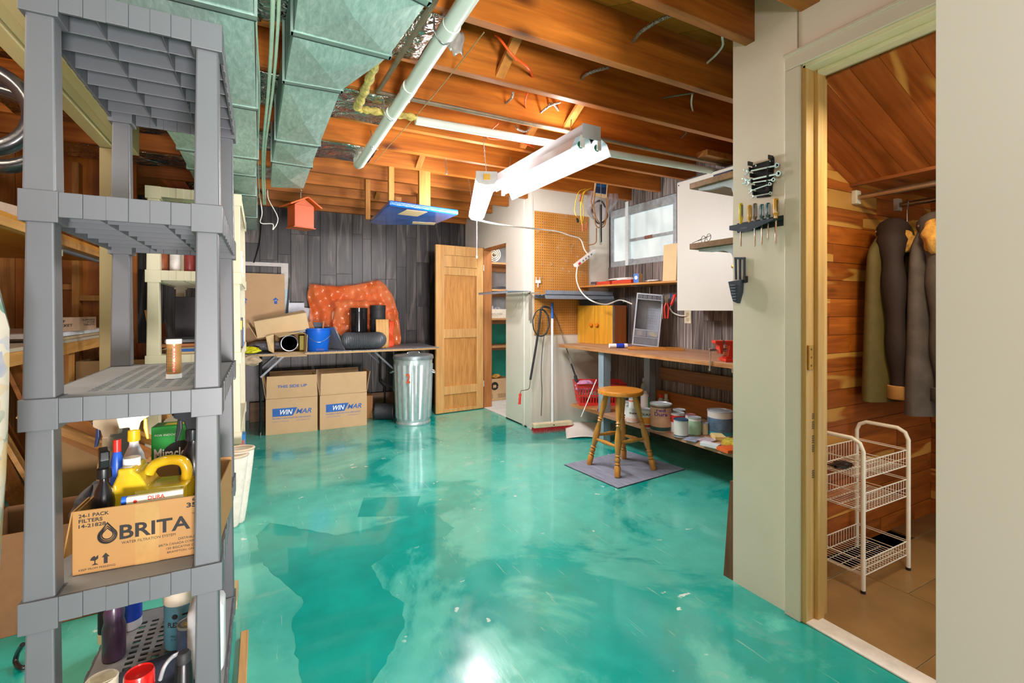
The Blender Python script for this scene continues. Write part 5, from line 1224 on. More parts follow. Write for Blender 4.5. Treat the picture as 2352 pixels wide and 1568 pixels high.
# cords
cord('power_cable', 'white power cord sagging from the power strip past the tool cabinet', [W(1326, 612, Y=3.85), W(1324, 640, Y=3.80), W(1334, 668, Y=3.68), W(1358, 690, Y=3.52), W(1392, 699, Y=3.50), W(1424, 689, Y=3.50), W(1452, 698, Y=3.42)], 0.0065, WCORD)
cord('power_cable', 'white cord end curving into the wall outlet', [W(1538, 706, X=3.22), W(1545, 717, X=3.22), W(1560, 724, X=3.22), W(1576, 725, X=3.245)], 0.0065, WCORD)
cord('power_cable', 'long white cord swooping from the LED light across the pegboard to the power strip', [W(1096, 505, D=3.5), W(1150, 516, D=3.7), W(1228, 525, Y=3.75), W(1278, 531, Y=3.84), W(1310, 541, Y=3.86), W(1333, 549, Y=3.87), W(1342, 572, Y=3.87), W(1350, 583, Y=3.87)], 0.007, WCORD)
a, b2 = W(1322, 611, Y=3.86), W(1366, 577, Y=3.86)
t = thing('power_strip', 'white power strip hanging at a slant over the edge of the pegboard', 'power strip', a, rot=(0, -math.atan2(b2.z - a.z, b2.x - a.x), 0))
L = (b2 - a).length
M().box(0, -0.03, -0.012, L, 0.03, 0.022).build('strip_body', WHT, t, bev=0.004)
M().box(0.02, -0.032, -0.006, 0.05, -0.03, 0.016).build('switch', RED, t)
for k in range(4): M().box(0.08 + k * 0.04, -0.0315, -0.004, 0.10 + k * 0.04, -0.03, 0.014).build('socket', mat('socket_dark', '#8f8d88', 0.5), t)
# ================================================================ things hanging on the joist
hp = W(1378, 392, Y=3.36)
HY = 3.40
def H(px, py, y=HY): return W(px, py, Y=y)
t = thing('hang_card', 'cardboard package with a blue picture hanging from the joist by the window', 'package', H(1364, 450), rot=(R(-3), R(6), R(-20)))
M().box(0, 0, 0, 0.12, 0.012, 0.25).build('card', CARDL, t); M().box(0.012, -0.001, 0.03, 0.108, -0.0002, 0.20).build('picture', mat('picture_blue', '#1c5d92', 0.3, var=0.5, scale=12), t)
M().box(0.012, -0.0016, 0.035, 0.108, -0.0008, 0.09).build('picture_dark', mat('picture_dark', '#1b3350', 0.3), t)
bars(t, (0.012, -0.0006, 0.212), FX, 0.095, 0.02, mat('teal_ink', '#1b6d80', 0.5))
t = thing('spring_rod', 'black and chrome closer rod hanging down from the joist in front of the package', 'rod', H(1380, 470, 3.34))
M().cyl((0, 0, 0), (0, 0, -0.33), 0.0105, n=12).build('barrel', BLK, t, smooth=40); M().cyl((0, 0, 0), (0.002, 0, 0.30), 0.003, n=8).build('thin_rod', STEEL, t)
M().tube([(0.010 * math.cos(a), 0, -0.342 + 0.010 * math.sin(a)) for a in [2 * math.pi * k / 10 for k in range(10)]], 0.003, 6, closed=True).build('eye', STEEL, t)
BRC = mat('brown_cord', '#9a6a34', 0.45, var=0.2)
cord('brown_cable', 'looped brown extension cord hanging with the clear bag, outer loop', [H(1392, 400), H(1396, 450), H(1391, 510), H(1380, 522), H(1368, 515), H(1364, 470), H(1370, 420), H(1376, 398)], 0.005, BRC, n=6)
cord('brown_cable', 'looped brown extension cord hanging with the clear bag, inner loop', [H(1388, 398, 3.43), H(1391, 440, 3.43), H(1394, 490, 3.43), H(1384, 516, 3.43), H(1372, 505, 3.43), H(1362, 478, 3.43), H(1358, 462, 3.43), H(1364, 440, 3.43)], 0.005, BRC, n=6)
cord('brown_cable', 'brown cord tail bent below the hanging bundle onto the wall', [H(1370, 524, 3.5), H(1370, 545, 3.7), H(1369, 556, 3.8), H(1362, 561, 3.85), H(1350, 563, 3.88)], 0.005, BRC, n=6)
for k, P in enumerate(([(1345, 434), (1330, 440), (1322, 465), (1320, 485), (1324, 496)], [(1358, 432), (1343, 440), (1336, 462), (1334, 490), (1336, 512), (1341, 490), (1338, 460), (1344, 440), (1356, 433)], [(1350, 434), (1337, 446), (1334, 475), (1337, 515), (1341, 520)])):
    cord('yellow_cable', ['thin yellow cord with a black plug hanging left of the bundle, outermost', 'yellow cord looped twice left of the hanging bundle', 'yellow cord with an orange connector, nearest the hanging bundle'][k], [H(*q_, y=3.42 + 0.01 * k) for q_ in P], 0.0035, YEL, n=6)
tag(M().lathe([(0.006, 0), (0.012, 0.01), (0.012, 0.03), (0.005, 0.04)], 8).build('plug', BLK, loc=H(1325, 501, 3.42), rot=(0, R(160), 0)), 'black plug at the end of the outermost yellow cord', 'plug')
for k, (px, py, r_) in enumerate(((1332, 462, 15), (1339, 530, -3), (1346, 528, 8))):
    tag(M().cyl((0, 0, 0), (0, 0, 0.065), 0.008, 0.006, n=8).build('connector', mat('brown_red_connector', '#b4563a', 0.5, var=0.2), loc=H(px, py, 3.41), rot=(0, R(r_), 0)), ['orange-brown connector beside the yellow cords, the highest', 'brown-red connector under the yellow cords', 'tan connector lowest right below the yellow cords'][k], 'connector')
tag(M().grid(lambda u, v: (-0.15 + u * 0.34 + 0.02 * math.sin(v * 6), 0.02 * math.sin(u * 11 + v * 5), -v * (0.27 - 0.12 * abs(u - 0.4))), 20, 16).build('clear_bag', mat('clear_bag_film', '#d6d6e6', 0.12, var=0.1, alpha=0.5, coat=0.5), loc=H(1378, 440, 3.46), smooth=80), 'clear plastic bag bundled behind the brown cord loops', 'bag')
tag(M().tube([(0.085 * math.cos(a), 0.01 * math.sin(3 * a), 0.10 * math.sin(a)) for a in [2 * math.pi * k / 30 for k in range(30)]], 0.009, 6, closed=True).build('saw_chain', mat('dark_chain', '#5b5560', 0.4, 0.6, var=0.4, scale=90), loc=H(1377, 487, 3.45)), 'dark ring-shaped chain inside the clear bag', 'chain')
# ================================================================ things leaning on the cream corner
p0 = W(1269, 992, Z=0.0)
t = thing('push_broom', 'push broom with red bristles and a white pole standing against the corner', 'broom', (p0.x, p0.y, 0), -8)
M().box(-0.20, -0.03, 0.055, 0.20, 0.035, 0.095).build('head_block', mat('cream_block', '#e4d3ae', 0.5), t, bev=0.006)
rnd = random.Random(2); m = M()
for i in range(46):
    for j in range(6):
        x = -0.195 + i * 0.39 / 45; y = -0.026 + j * 0.0105; k = 1.06
        m.add([(x - .003, y, .056), (x + .003, y, .056), (x, y + .004, .056), (x * k + rnd.uniform(-.004, .004), y * 1.5 + rnd.uniform(-.004, .004), 0.001)], [(0, 1, 3), (1, 2, 3), (2, 0, 3)])
m.build('bristles', mat('red_bristle', '#c4202c', 0.5, var=0.2), t, kind='stuff')
topw = W(1267, 760, Y=3.93); dz = topw.z; loc = Vector((topw.x - p0.x, 3.92 - p0.y, 0))
loc = Matrix.Rotation(R(8), 3, 'Z') @ loc
tp = Vector((loc.x, loc.y, 1.22)); bt = Vector((0, 0.0, 0.09))
mid = bt.lerp(tp, 0.865)
M().cyl(bt, mid, 0.0125, n=12).build('pole', WHT, t, smooth=40); M().cyl(mid, tp, 0.0135, n=12).build('pole_end', mat('broom_blue', '#1c62b8', 0.4), t, smooth=40)
M().cyl((0, -0.034, 0.075), (0, -0.03, 0.075), 0.006, n=8).build('bolt', BLK, t)
def HW(px, py, y=3.90): return W(px, py, Y=y)
o = HW(1217, 874)
t = thing('drain_auger', 'bent black drain auger rod with a red crank grip hanging on the cream wall', 'auger', o)
def loc_(l): return [Vector(p) - o for p in l]
M().tube(loc_([HW(1218, 872), HW(1232, 790), HW(1240, 730), HW(1243, 710), HW(1249, 704), HW(1262, 707)]), 0.011, 8, sub=3).build('rod', BLKM, t, smooth=50)
M().tube(loc_([HW(1218, 872), HW(1217, 885), HW(1214, 893), HW(1205, 896), HW(1197, 897), HW(1195, 904)]), 0.0035, 6, sub=3).build('crank', mat('brown_steel', '#7c6a56', 0.4, 0.6), t)
a_, b_ = loc_([HW(1195, 903), HW(1193, 928)]); M().turned(a_, b_, [(0, 0.008), (0.1, 0.014), (0.35, 0.010), (0.5, 0.013), (0.75, 0.011), (1, 0.014)], 10).build('grip', RED, t, smooth=40)
o = HW(1242, 741)
t = thing('cable_coil', 'black cable coiled into a ring with crossed ties on the lower pegboard', 'cable', o)
R1, R2 = 0.092, 0.13
M().tube([(R1 * math.cos(a), -0.008 + 0.004 * math.sin(a * 9), R2 * math.sin(a)) for a in [2 * math.pi * k / 40 for k in range(40)]], 0.0055, 6, closed=True).build('ring', BLKM, t, smooth=60)
M().tube([(R1 * 0.95 * math.cos(a), 0.004, R2 * 0.97 * math.sin(a)) for a in [2 * math.pi * k / 40 for k in range(40)]], 0.004, 6, closed=True).build('ring', mat('grey_cable2', '#5a5653', 0.5), t, smooth=60)
for s in (-1, 1): M().tube([(-0.06, 0.0, s * 0.10), (0.06, 0, -s * 0.10)], 0.0025, 6).build('tie', BRC, t)
M().tube(loc_([HW(1250, 770), HW(1246, 800), HW(1243, 850), HW(1245, 900), HW(1243, 955)]), 0.004, 6, sub=6).build('tail', mat('dark_tail', '#4b4a4a', 0.4), t)
o = HW(1272, 722)
pts = [W(1272, 722, Y=3.93), W(1300, 790, Y=3.92), W(1310, 835, Y=3.86)]
t = thing('spray_wand', 'thin grey wand with a black end leaning from the pegboard into the red basket', 'wand', o)
M().tube(loc_([W(1262, 707, Y=3.93), W(1274, 722, Y=3.93), W(1290, 765, Y=3.93), W(1312, 835, Y=3.80)]), 0.005, 8, sub=3).build('thin_tube', mat('grey_wand', '#6d6864', 0.4, 0.3), t)
M().tube(loc_([W(1312, 835, Y=3.80), W(1322, 864, Y=3.76)]), 0.009, 8).build('joint', BLKM, t); M().tube(loc_([W(1321, 862, Y=3.76), W(1326, 884, Y=3.73)]), 0.017, 8).build('nozzle', BLKM, t)
# white vinyl sheet curled on the floor
tag(M().grid(lambda u, v: (u * 0.46 + v * 0.06, v * 0.33, 0.004 + 0.075 * max(0, v - 0.45) ** 1.3 * 1.6 + 0.012 * math.sin(u * 5)), 16, 12).build('vinyl_sheet', mat('white_vinyl', '#e8e2d8', 0.4, var=0.04), loc=(W(1340, 1000, Z=0).x - 0.20, W(1340, 1000, Z=0).y - 0.02, 0), rot=(0, 0, R(-22)), smooth=70, solid=0.003), 'white vinyl sheet curled up on the floor under the bench end', 'sheet')
tag(M().cyl((0, 0, 0), (0.0, 0, 0.36), 0.0045, n=8).build('white_stick', WHT, loc=W(1335, 957, Y=3.42), rot=(0, R(28), 0)), 'thin white stick leaning against the red basket', 'stick')
# ================================================================ stool and mat
mz = [W(x, y, Z=0) for x, y in ((1297, 1068), (1420, 1122), (1573, 1078), (1440, 1036))]
MATM = NT('grey_woven_mat'); _v = MATM.coords((3, 130, 1), rot=(0, 0, R(0))); _n = MATM.noise(_v, 2, 4, 0.7); MATM.col(MATM.ramp(_n, [(0.35, lin('#5f6578')), (0.65, lin('#a3a6b4'))])); MATM.setp(Roughness=0.9); MATM.bump(_n, 0.4, 0.003); MATM = MATM.m
c = sum(mz, Vector()) / 4; ed = mz[1] - mz[0]; ra = math.atan2(ed.y, ed.x)
Rm = Matrix.Rotation(-ra, 3, 'Z')
P = [Rm @ (p - c) for p in mz]
t = thing('floor_mat', 'grey woven square mat under the wooden stool', 'mat', (c.x, c.y, 0), math.degrees(ra))
M().prism([(p.x, p.y) for p in P], 0.0003, 0.007, 'Z').build('weave', MATM, t, bev=0.002); M().prism([(p.x * 1.012, p.y * 1.012) for p in P], 0.0002, 0.003, 'Z').build('backing', BLKM, t)
feet = [W(x, y, Z=0.008) for x, y in ((1353, 1066), (1418, 1096), (1502, 1078), (1433, 1053))]
c = (feet[0] + feet[2] + feet[1] + feet[3]) / 4
zz = 0.0
STW = wood('stool_pine', '#d99a42', '#c07f2c', 2, 0.7, 0.32, 0.0, 0.02, 0.8, 0.4)
STT = wood('stool_seat_pine', '#dd9438', '#cc7f22', 0, 0.6, 0.3, 0.0, 0.02, 0.8, 0.4)
sc = W(1425, 896, D=(c.x * SN + c.y * CS)); seatz = sc.z
t = thing('wooden_stool', 'round turned-leg pine stool standing on the grey mat', 'stool', (c.x, c.y, 0.0075), 0)
sx, sy = sc.x - c.x, sc.y - c.y
rs = 52 * (c.x * SN + c.y * CS) / F_PX * 0.985
M().lathe([(rs * 0.9, -0.034), (rs, -0.028), (rs * 1.0, -0.008), (rs * 0.97, -0.001), (rs * 0.8, 0.001), (rs * 0.4, -0.002), (0, -0.003)], 48, o=(sx, sy, seatz)).build('seat', STT, t, smooth=40)
legs = []
for f in feet:
    d = Vector((f.x - c.x, f.y - c.y, 0)); b0 = Vector((d.x, d.y, 0.001)); dn = d.normalized()
    t1 = Vector((sx, sy, seatz - 0.03)) + dn * rs * 0.60
    prof = [(0, .019), (.02, .021), (.125, .022), (.14, .013), (.155, .022), (.17, .013), (.185, .019), (.22, .019), (.235, .013), (.25, .022), (.265, .013), (.28, .017), (.40, .024), (.50, .021), (.60, .013), (.615, .020), (.635, .013), (.65, .021), (.67, .013), (.70, .015), (.84, .0235), (.96, .018), (1, .015)]
    M().turned(b0, t1, prof, 16).build('leg', STW, t, smooth=60); legs.append((b0, t1))
for i in range(4):
    a0, a1 = legs[i]; b0, b1 = legs[(i + 1) % 4]
    tt = 0.36 if i % 2 == 0 else 0.41
    M().turned(a0.lerp(a1, tt), b0.lerp(b1, tt), [(0, .007), (.2, .011), (.5, .0155), (.8, .011), (1, .007)], 12).build('stretcher', STW, t, smooth=60)
# ================================================================ lower shelf contents
LZ = 0.263
LID = mat('can_lid', '#b9bfc3', 0.35, 0.3, var=0.1)
def can(label, cx, yb, yt, wpx, body, band=None, z=LZ, words=None, wcol=INK, lidm=None, name='paint_can', extra=None):
    b = W(cx, yb, Z=z); d = b.x * SN + b.y * CS; r = wpx * d / F_PX / 2 * 0.97
    v = Vector((b.x, b.y, 0)).normalized(); c = Vector((b.x, b.y, 0)) + v * r
    h = (yb - yt) * d / F_PX
    t = thing(name, label, 'can', (c.x, c.y, z + 0.001), -90 + math.degrees(math.atan2(v.y, v.x)))
    M().lathe([(r * 0.98, 0), (r, 0.003), (r, 0.006), (r * 0.985, 0.008), (r * 0.985, h - 0.008), (r, h - 0.006), (r, h)], 32).build('can_body', body, t, smooth=40)
    M().lathe([(r * 1.01, h - 0.002), (r * 1.01, h + 0.005), (r * 0.93, h + 0.005), (r * 0.90, h + 0.0008), (r * 0.78, h + 0.0008), (r * 0.75, h + 0.003), (0, h + 0.003)], 32).build('lid', lidm or LID, t, smooth=30)
    if band:
        for z0, z1, mm in band: M().lathe([(r * 0.992, z0 * h), (r * 0.992, z1 * h)], 32).build('label_band', mm, t, smooth=40)
    if words:
        for s, zz, hh, ww, mm in words:
            letters(s, t, (0, -r * 1.003, zz * h), FX, hh * h, mm, 2 * ww * r, 0.02, 'CENTER', curve=r * 1.003)
    return t
PW = mat('can_white', '#e6e4e0', 0.4, var=0.05); PSAL = mat('can_salmon', '#d79c7c', 0.45, var=0.2, scale=14); PRD = mat('can_red', '#c8372a', 0.4); PGR = mat('can_green', '#a9d1ae', 0.4, var=0.08)
PNV = mat('can_navy', '#2f4a66', 0.4); PDK = mat('can_dark_green', '#2b4a45', 0.5); PTL = mat('can_teal', '#31a9b8', 0.4); PYL = mat('can_yellow', '#e9c548', 0.4); PBR = mat('can_brown', '#5e4a42', 0.5, var=0.2); PPUR = mat('purple_ink', '#5a2a86', 0.5)
can('white paint can partly hidden behind the stacked cans next to the stool', 1440, 963, 926, 26, PW)
bc = can('white paint can carrying a small salmon-topped tin', 1454, 971, 937, 32, PW, [(0.06, 0.3, mat('can_peach', '#e3c2b2', 0.5))], words=[('thane', 0.58, 0.14, 0.6, INK)])
bz = W(1454, 971, Z=LZ); dd_ = bz.x * SN + bz.y * CS; htop = LZ + (971 - 937) * dd_ / F_PX + 0.005
can('small white tin with a salmon band stacked on a white paint can', 1453, 939, 917, 18, PW, [(0.70, 0.92, mat('can_coral', '#d4735c', 0.4))], z=htop)
can('yellow and white can lettered DURA left of the big salmon can', 1484, 984, 943, 30, PW, [(0.25, 0.6, mat('can_orange', '#ef9a2c', 0.4)), (0.02, 0.2, PRD)], words=[('DURA', 0.70, 0.13, 0.8, INK)])
can('large salmon-brown paint can lettered Dura in purple', 1518, 993, 932, 51, PSAL, [(0.90, 0.995, PBR), (0.01, 0.18, PDK)], words=[('red', 0.76, 0.12, 0.42, PPUR), ('Dura', 0.60, 0.14, 0.62, PPUR)])
can('grey-lidded paint can behind the red one', 1560, 980, 944, 29, PBR)
can('red and white paint can behind the navy and white one', 1556, 995, 952, 33, PW, [(0.55, 0.93, PRD)])
can('white paint can with a navy edge at the shelf front', 1564, 1006, 967, 34, PW, [(0.93, 0.985, PNV), (0.0, 0.12, PNV)], lidm=PNV)
can('small paint can with a pink lid rim behind the pale green can', 1586, 986, 955, 24, PW, lidm=mat('pink_lid', '#cf8d94', 0.3, 0.6))
can('pale green and white paint can', 1595, 1000, 962, 30, PGR, [(0.84, 0.97, PW)])
can('small brown-lidded jar left of the cream jar', 1611, 993, 970, 14, mat('jar_cream', '#d8cfa9', 0.4), lidm=PBR, name='paint_jar')
can('small cream jar beside the largest can on the right', 1620, 999, 974, 14, mat('jar_cream', '#d8cfa9', 0.4), name='paint_jar')
bc = can('large white paint can with blue and yellow print at the right end of the shelf', 1654, 1004, 949, 58, PW, [(0.0, 0.22, PTL)])
r_ = 0.08
# curved picture on the big can
d = bc.children[0].dimensions.x / 2 if bc.children[0].dimensions.x else 0.075
M().lathe([(d * 0.996, 0.03), (d * 0.996, 0.125)], 32).build('picture_band', mat('can_picture', '#5b7690', 0.4, var=0.5, scale=10), bc, smooth=40)
# jug, cleaner bottle, small bottles
JUG = mat('translucent_jug', '#c9d2ce', 0.35, var=0.05, alpha=0.85)
p = W(1490, 930, Z=LZ); p = Vector((2.95, 3.03, 0)); p = W(1492, 929, Z=LZ)
t = thing('plastic_jug', 'large translucent white jug with a handle behind the paint cans', 'jug', (p.x + 0.05, p.y + 0.05, LZ + 0.001), -52)
M().prism([(-0.075, 0), (0.085, 0), (0.09, 0.01), (0.09, 0.15), (0.055, 0.215), (0.02, 0.235), (-0.005, 0.235), (-0.01, 0.205), (0.02, 0.20), (0.045, 0.17), (0.045, 0.13), (0.02, 0.13), (-0.02, 0.175), (-0.03, 0.205), (-0.06, 0.205), (-0.078, 0.16)], -0.055, 0.055, 'Y').build('jug_body', JUG, t, bev=0.012, smooth=60)
M().cyl((-0.045, 0, 0.20), (-0.045, 0, 0.235), 0.024, n=16).build('cap', mat('cap_grey', '#d2d6d6', 0.4), t, smooth=40)
p = W(1481, 938, Z=LZ)
t = thing('cleaner_bottle', 'white bottle with a green and yellow side label in front of the jug', 'bottle', (p.x + 0.02, p.y + 0.02, LZ + 0.001), -30)
M().lathe([(0.036, 0), (0.038, 0.004), (0.038, 0.115), (0.030, 0.135), (0.018, 0.145), (0.018, 0.155), (0, 0.156)], 20).build('bottle_body', PW, t, smooth=40); M().box(0.02, -0.04, 0.01, 0.036, -0.02, 0.105).build('side_label', mat('label_green', '#3e7250', 0.4, var=0.4, scale=30), t, bev=0.002)
for k, (px, yy, m_, lab) in enumerate(((1518, 927, RED, 'small bottle with a red cap behind the big salmon can'), (1531, 933, PW, 'small bottle with a white cap behind the big salmon can'))):
    p = W(px, 950, Z=LZ)
    t = thing('small_bottle', lab, 'bottle', (p.x + 0.12, p.y + 0.12, LZ + 0.001))
    M().lathe([(0.022, 0), (0.024, 0.003), (0.024, 0.09), (0.012, 0.105), (0.012, 0.11), (0, 0.111)], 16).build('bottle_body', JUG, t, smooth=40); M().cyl((0, 0, 0.108), (0, 0, 0.14), 0.015, n=14).build('cap', m_, t, smooth=40)
t = setbox('lettered_box', 'small tan box with dark lettering behind the paint cans', 'box', 1552, 952, 0.07, 0.05, 0.055, CARDL, z=LZ, rz=-35); t.location.x += 0.12; t.location.y += 0.12; t.location.z = LZ + 0.09 - 0.089
letters('JE H', t, (0.006, -0.0006, 0.015), FX, 0.028, INK, 0.058, 0.03)
def flat(nm, lab, cat, px, py, w, d, h, m, rz, z=LZ):
    p = W(px, py, Z=z); t = thing(nm, lab, cat, (p.x, p.y, z + 0.001), rz); M().box(-w / 2, -d / 2, 0, w / 2, d / 2, h).build('pack', m, t, bev=min(0.003, h / 3)); return t
flat('putty_pack', 'flat clear plastic pack at the shelf edge below the navy can', 'packet', 1592, 1009, 0.13, 0.09, 0.008, mat('clear_pack', '#9a9fb5', 0.15, var=0.3, scale=30), 20)
flat('paint_pad', 'flat white and red packet in front of the pale green can', 'packet', 1625, 1012, 0.11, 0.09, 0.010, mat('red_white_pack', '#c9b7c4', 0.3, var=0.3, scale=40), 10)
t = flat('roller_sleeve', 'white and blue paint roller pack near the shelf edge', 'roller', 1632, 1026, 0.12, 0.05, 0.026, mat('roller_white', '#e3e6ec', 0.4, var=0.05), -75)
flat('sponge', 'cream and yellow sponge lying before the largest paint can', 'sponge', 1650, 1008, 0.11, 0.075, 0.028, mat('cream_sponge', '#e3c887', 0.8, var=0.1, scale=60, bump=0.4), 55)
flat('tack_box', 'orange and white flat box at the right end of the shelf edge', 'box', 1676, 1036, 0.12, 0.10, 0.022, PW, -10).children[0].data.materials[0] = mat('orange_white_box', '#e96a2e', 0.4, var=0.1)
flat('sandpaper_pack', 'yellow patterned packet behind the orange and white box', 'packet', 1680, 1021, 0.10, 0.09, 0.032, mat('yellow_pack', '#dcc84a', 0.4, var=0.5, scale=40), 15)
# wood offcut beside basket on the shelf
tag(M().box(0, 0, 0, 0.30, 0.06, 0.016).build('wood_strip', BEDG, loc=(2.62, 3.34, LZ + 0.001), rot=(0, 0, R(30)), bev=0.001), 'wooden strip lying on the lower shelf beside the red basket', 'offcut')
# --- red shopping basket
p = W(1345, 940, Z=LZ)
t = thing('shopping_basket', 'red slatted plastic basket on the lower shelf left of the stool', 'basket', (2.62, 3.60, LZ + 0.001), -28)
BR = mat('red_basket', '#e2382f', 0.4, var=0.05)
Wb, Db, Hb = 0.40, 0.26, 0.20
m = M()
def side(x0, y0, x1, y1, out):
    n = int(math.hypot(x1 - x0, y1 - y0) / 0.024)
    for k in range(n + 1):
        u = k / n; bxp = Vector((x0 + (x1 - x0) * u, y0 + (y1 - y0) * u, 0)); tpv = bxp + Vector((out[0] * 0.03, out[1] * 0.03, Hb))
        dirv = Vector((x1 - x0, y1 - y0, 0)).normalized() * 0.004
        nn = Vector((out[0], out[1], 0)) * 0.0015
        m.add([bxp - dirv - nn, bxp + dirv - nn, bxp + dirv + nn, bxp - dirv + nn, tpv - dirv - nn, tpv + dirv - nn, tpv + dirv + nn, tpv - dirv + nn], [(0, 1, 5, 4), (1, 2, 6, 5), (2, 3, 7, 6), (3, 0, 4, 7)])
    for z0, z1, gr in ((0, 0.025, 1.0), (0.085, 0.10, 1.06), (0.165, 0.205, 1.14)):
        for zz_, zz2 in ((z0, z1),):
            oo = 0.03 * (z0 / Hb); o2 = 0.03 * (z1 / Hb)
            e2 = 0.004
            a = Vector((x0, y0, z0)) + Vector((out[0], out[1], 0)) * oo; b = Vector((x1, y1, z0)) + Vector((out[0], out[1], 0)) * oo
            a2 = Vector((x0, y0, z1)) + Vector((out[0], out[1], 0)) * o2; b2 = Vector((x1, y1, z1)) + Vector((out[0], out[1], 0)) * o2
            tn = Vector((out[0], out[1], 0)) * 0.003
            dv = Vector((x1 - x0, y1 - y0, 0)).normalized() * (oo)
            m.add([a - dv - tn, b + dv - tn, b2 + dv - tn, a2 - dv - tn, a - dv + tn, b + dv + tn, b2 + dv + tn, a2 - dv + tn], [(0, 1, 2, 3), (4, 7, 6, 5), (0, 4, 5, 1), (1, 5, 6, 2), (2, 6, 7, 3), (3, 7, 4, 0)])
side(0, 0, Wb, 0, (0, -1)); side(Wb, 0, Wb, Db, (1, 0)); side(Wb, Db, 0, Db, (0, 1)); side(0, Db, 0, 0, (-1, 0))
m.box(0, 0, 0, Wb, Db, 0.004)
m.build('basket_body', BR, t)
M().tube([(-0.03, -0.035, 0.20), (0.1, -0.045, 0.205), (0.3, -0.045, 0.205), (Wb + 0.03, -0.035, 0.20)], 0.005, 6, sub=3).build('carry_handle', mat('dark_red_handle', '#8d1f24', 0.4), t)
bo = Vector(t.location)
blob('pink_bag', 'pink plastic bag bulging out of the red basket', 'bag', (bo.x + 0.10, bo.y + 0.05, LZ + 0.165), (0.10, 0.075, 0.06), mat('pink_bag', '#d99ac4', 0.3, var=0.1), 4, 0.3)
blob('dark_tools', 'dark bundle of odds and ends at the back of the red basket', 'bundle', (bo.x + 0.27, bo.y - 0.02, LZ + 0.14), (0.08, 0.06, 0.055), mat('dark_bundle', '#5f4a44', 0.5, var=0.5, scale=60), 6, 0.5)
# brown scraps at the foot of the partition
t = thing('scrap_board', 'dark brown scrap boards leaning behind the foot of the partition', 'board', (1.775, YP + 0.006, 0.0))
M().add([(0, 0, 0), (0.0, 0.045, 0), (0, 0.012, 0.42), (0, 0.0, 0.42), (0.03, 0, 0), (0.03, 0.045, 0), (0.03, 0.012, 0.42), (0.03, 0, 0.42)], [(0, 1, 2, 3), (4, 7, 6, 5), (0, 4, 5, 1), (1, 5, 6, 2), (2, 6, 7, 3), (3, 7, 4, 0)]).build('board', wood('scrap_brown', '#9a6b48', '#5f3c24', 2, 1, 0.6, 0.2), t)
# ================================================================ plastic shelving units
def plastic_shelf(name, label, cat, x0, x1, y0, y1, zs, m, slots=True, pw=0.058, rim=0.054, darkm=None, ribs=7):
    w, d = x1 - x0, y1 - y0
    t = thing(name, label, cat, (x0, y0, 0))
    zprev = 0.0
    for z in reversed(zs):                       # posts, one length below each shelf
        a, b = zprev, z - rim + 0.004
        if b - a > 0.05:
            for px_, py_ in ((0, 0), (w - pw, 0), (w - pw, d - pw), (0, d - pw)):
                mm = M(); c0, c1 = 0.002, 0.006
                lo = [(px_ + c0, py_ + c0), (px_ + pw - c0, py_ + c0), (px_ + pw - c0, py_ + pw - c0), (px_ + c0, py_ + pw - c0)]
                hi = [(px_ + c1, py_ + c1), (px_ + pw - c1, py_ + c1), (px_ + pw - c1, py_ + pw - c1), (px_ + c1, py_ + pw - c1)]
                if zprev == 0.0: lo, hi = hi, lo
                mm.add([(p[0], p[1], a) for p in lo] + [(p[0], p[1], b) for p in hi], [(0, 3, 2, 1), (4, 5, 6, 7), (0, 1, 5, 4), (1, 2, 6, 5), (2, 3, 7, 6), (3, 0, 4, 7)])
                mm.build('post', m, t, bev=0.004)
        zprev = z
    for z in zs:
        mm = M(); zb = z - rim; e = 0.003
        # corner sleeves
        for px_, py_ in ((0, 0), (w - pw, 0), (w - pw, d - pw), (0, d - pw)):
            mm.box(px_ - e, py_ - e, zb - 0.012, px_ + pw + e, py_ + pw + e, z + 0.001)
        # skirts with shallow alternating panels
        def skirt(L, put):
            n = max(6, int(L / 0.034)); s = L / n
            for k in range(n):
                off = 0.0022 if k % 2 else 0.0
                put(k * s, (k + 1) * s, off)
        ix = w - 2 * pw - 2 * e; iy = d - 2 * pw - 2 * e
        skirt(ix, lambda a, b, o_: mm.box(pw + e + a, -0.001 + o_, zb, pw + e + b, 0.007, z))
        skirt(ix, lambda a, b, o_: mm.box(pw + e + a, d - 0.007, zb, pw + e + b, d + 0.001 - o_, z))
        skirt(iy, lambda a, b, o_: mm.box(-0.001 + o_, pw + e + a, zb, 0.007, pw + e + b, z))
        skirt(iy, lambda a, b, o_: mm.box(w - 0.007, pw + e + a, zb, w + 0.001 - o_, pw + e + b, z))
        # ribs under the deck
        for k in range(1, 3): mm.box(w * k / 3 - 0.0012, 0.007, zb + 0.006, w * k / 3 + 0.0012, d - 0.007, z - 0.005)
        for k in range(1, ribs): mm.box(0.007, d * k / ribs - 0.0012, zb + 0.006, w - 0.007, d * k / ribs + 0.0012, z - 0.005)
        mm.build('shelf_frame', m, t, bev=0.0012)
        # deck
        dk = M(); a0, a1 = 0.075, w - 0.060; b0, b1 = 0.075, d - 0.075
        if not slots: dk.box(0.007, 0.007, z - 0.005, w - 0.007, d - 0.007, z)
        else:
            dk.box(0.007, 0.007, z - 0.005, w - 0.007, b0, z).box(0.007, b1, z - 0.005, w - 0.007, d - 0.007, z).box(0.007, b0, z - 0.005, a0, b1, z).box(a1, b0, z - 0.005, w - 0.007, b1, z)
            nc, nr = 7, 22; cs_, rs_ = (a1 - a0) / nc, (b1 - b0) / nr
            for c in range(nc): dk.box(a0 + c * cs_, b0, z - 0.005, a0 + c * cs_ + cs_ * 0.38, b1, z)
            for r_ in range(nr): dk.box(a0, b0 + r_ * rs_, z - 0.0046, a1, b0 + r_ * rs_ + rs_ * 0.45, z - 0.0002)
        dk.build('shelf_deck', darkm or m, t)
    return t
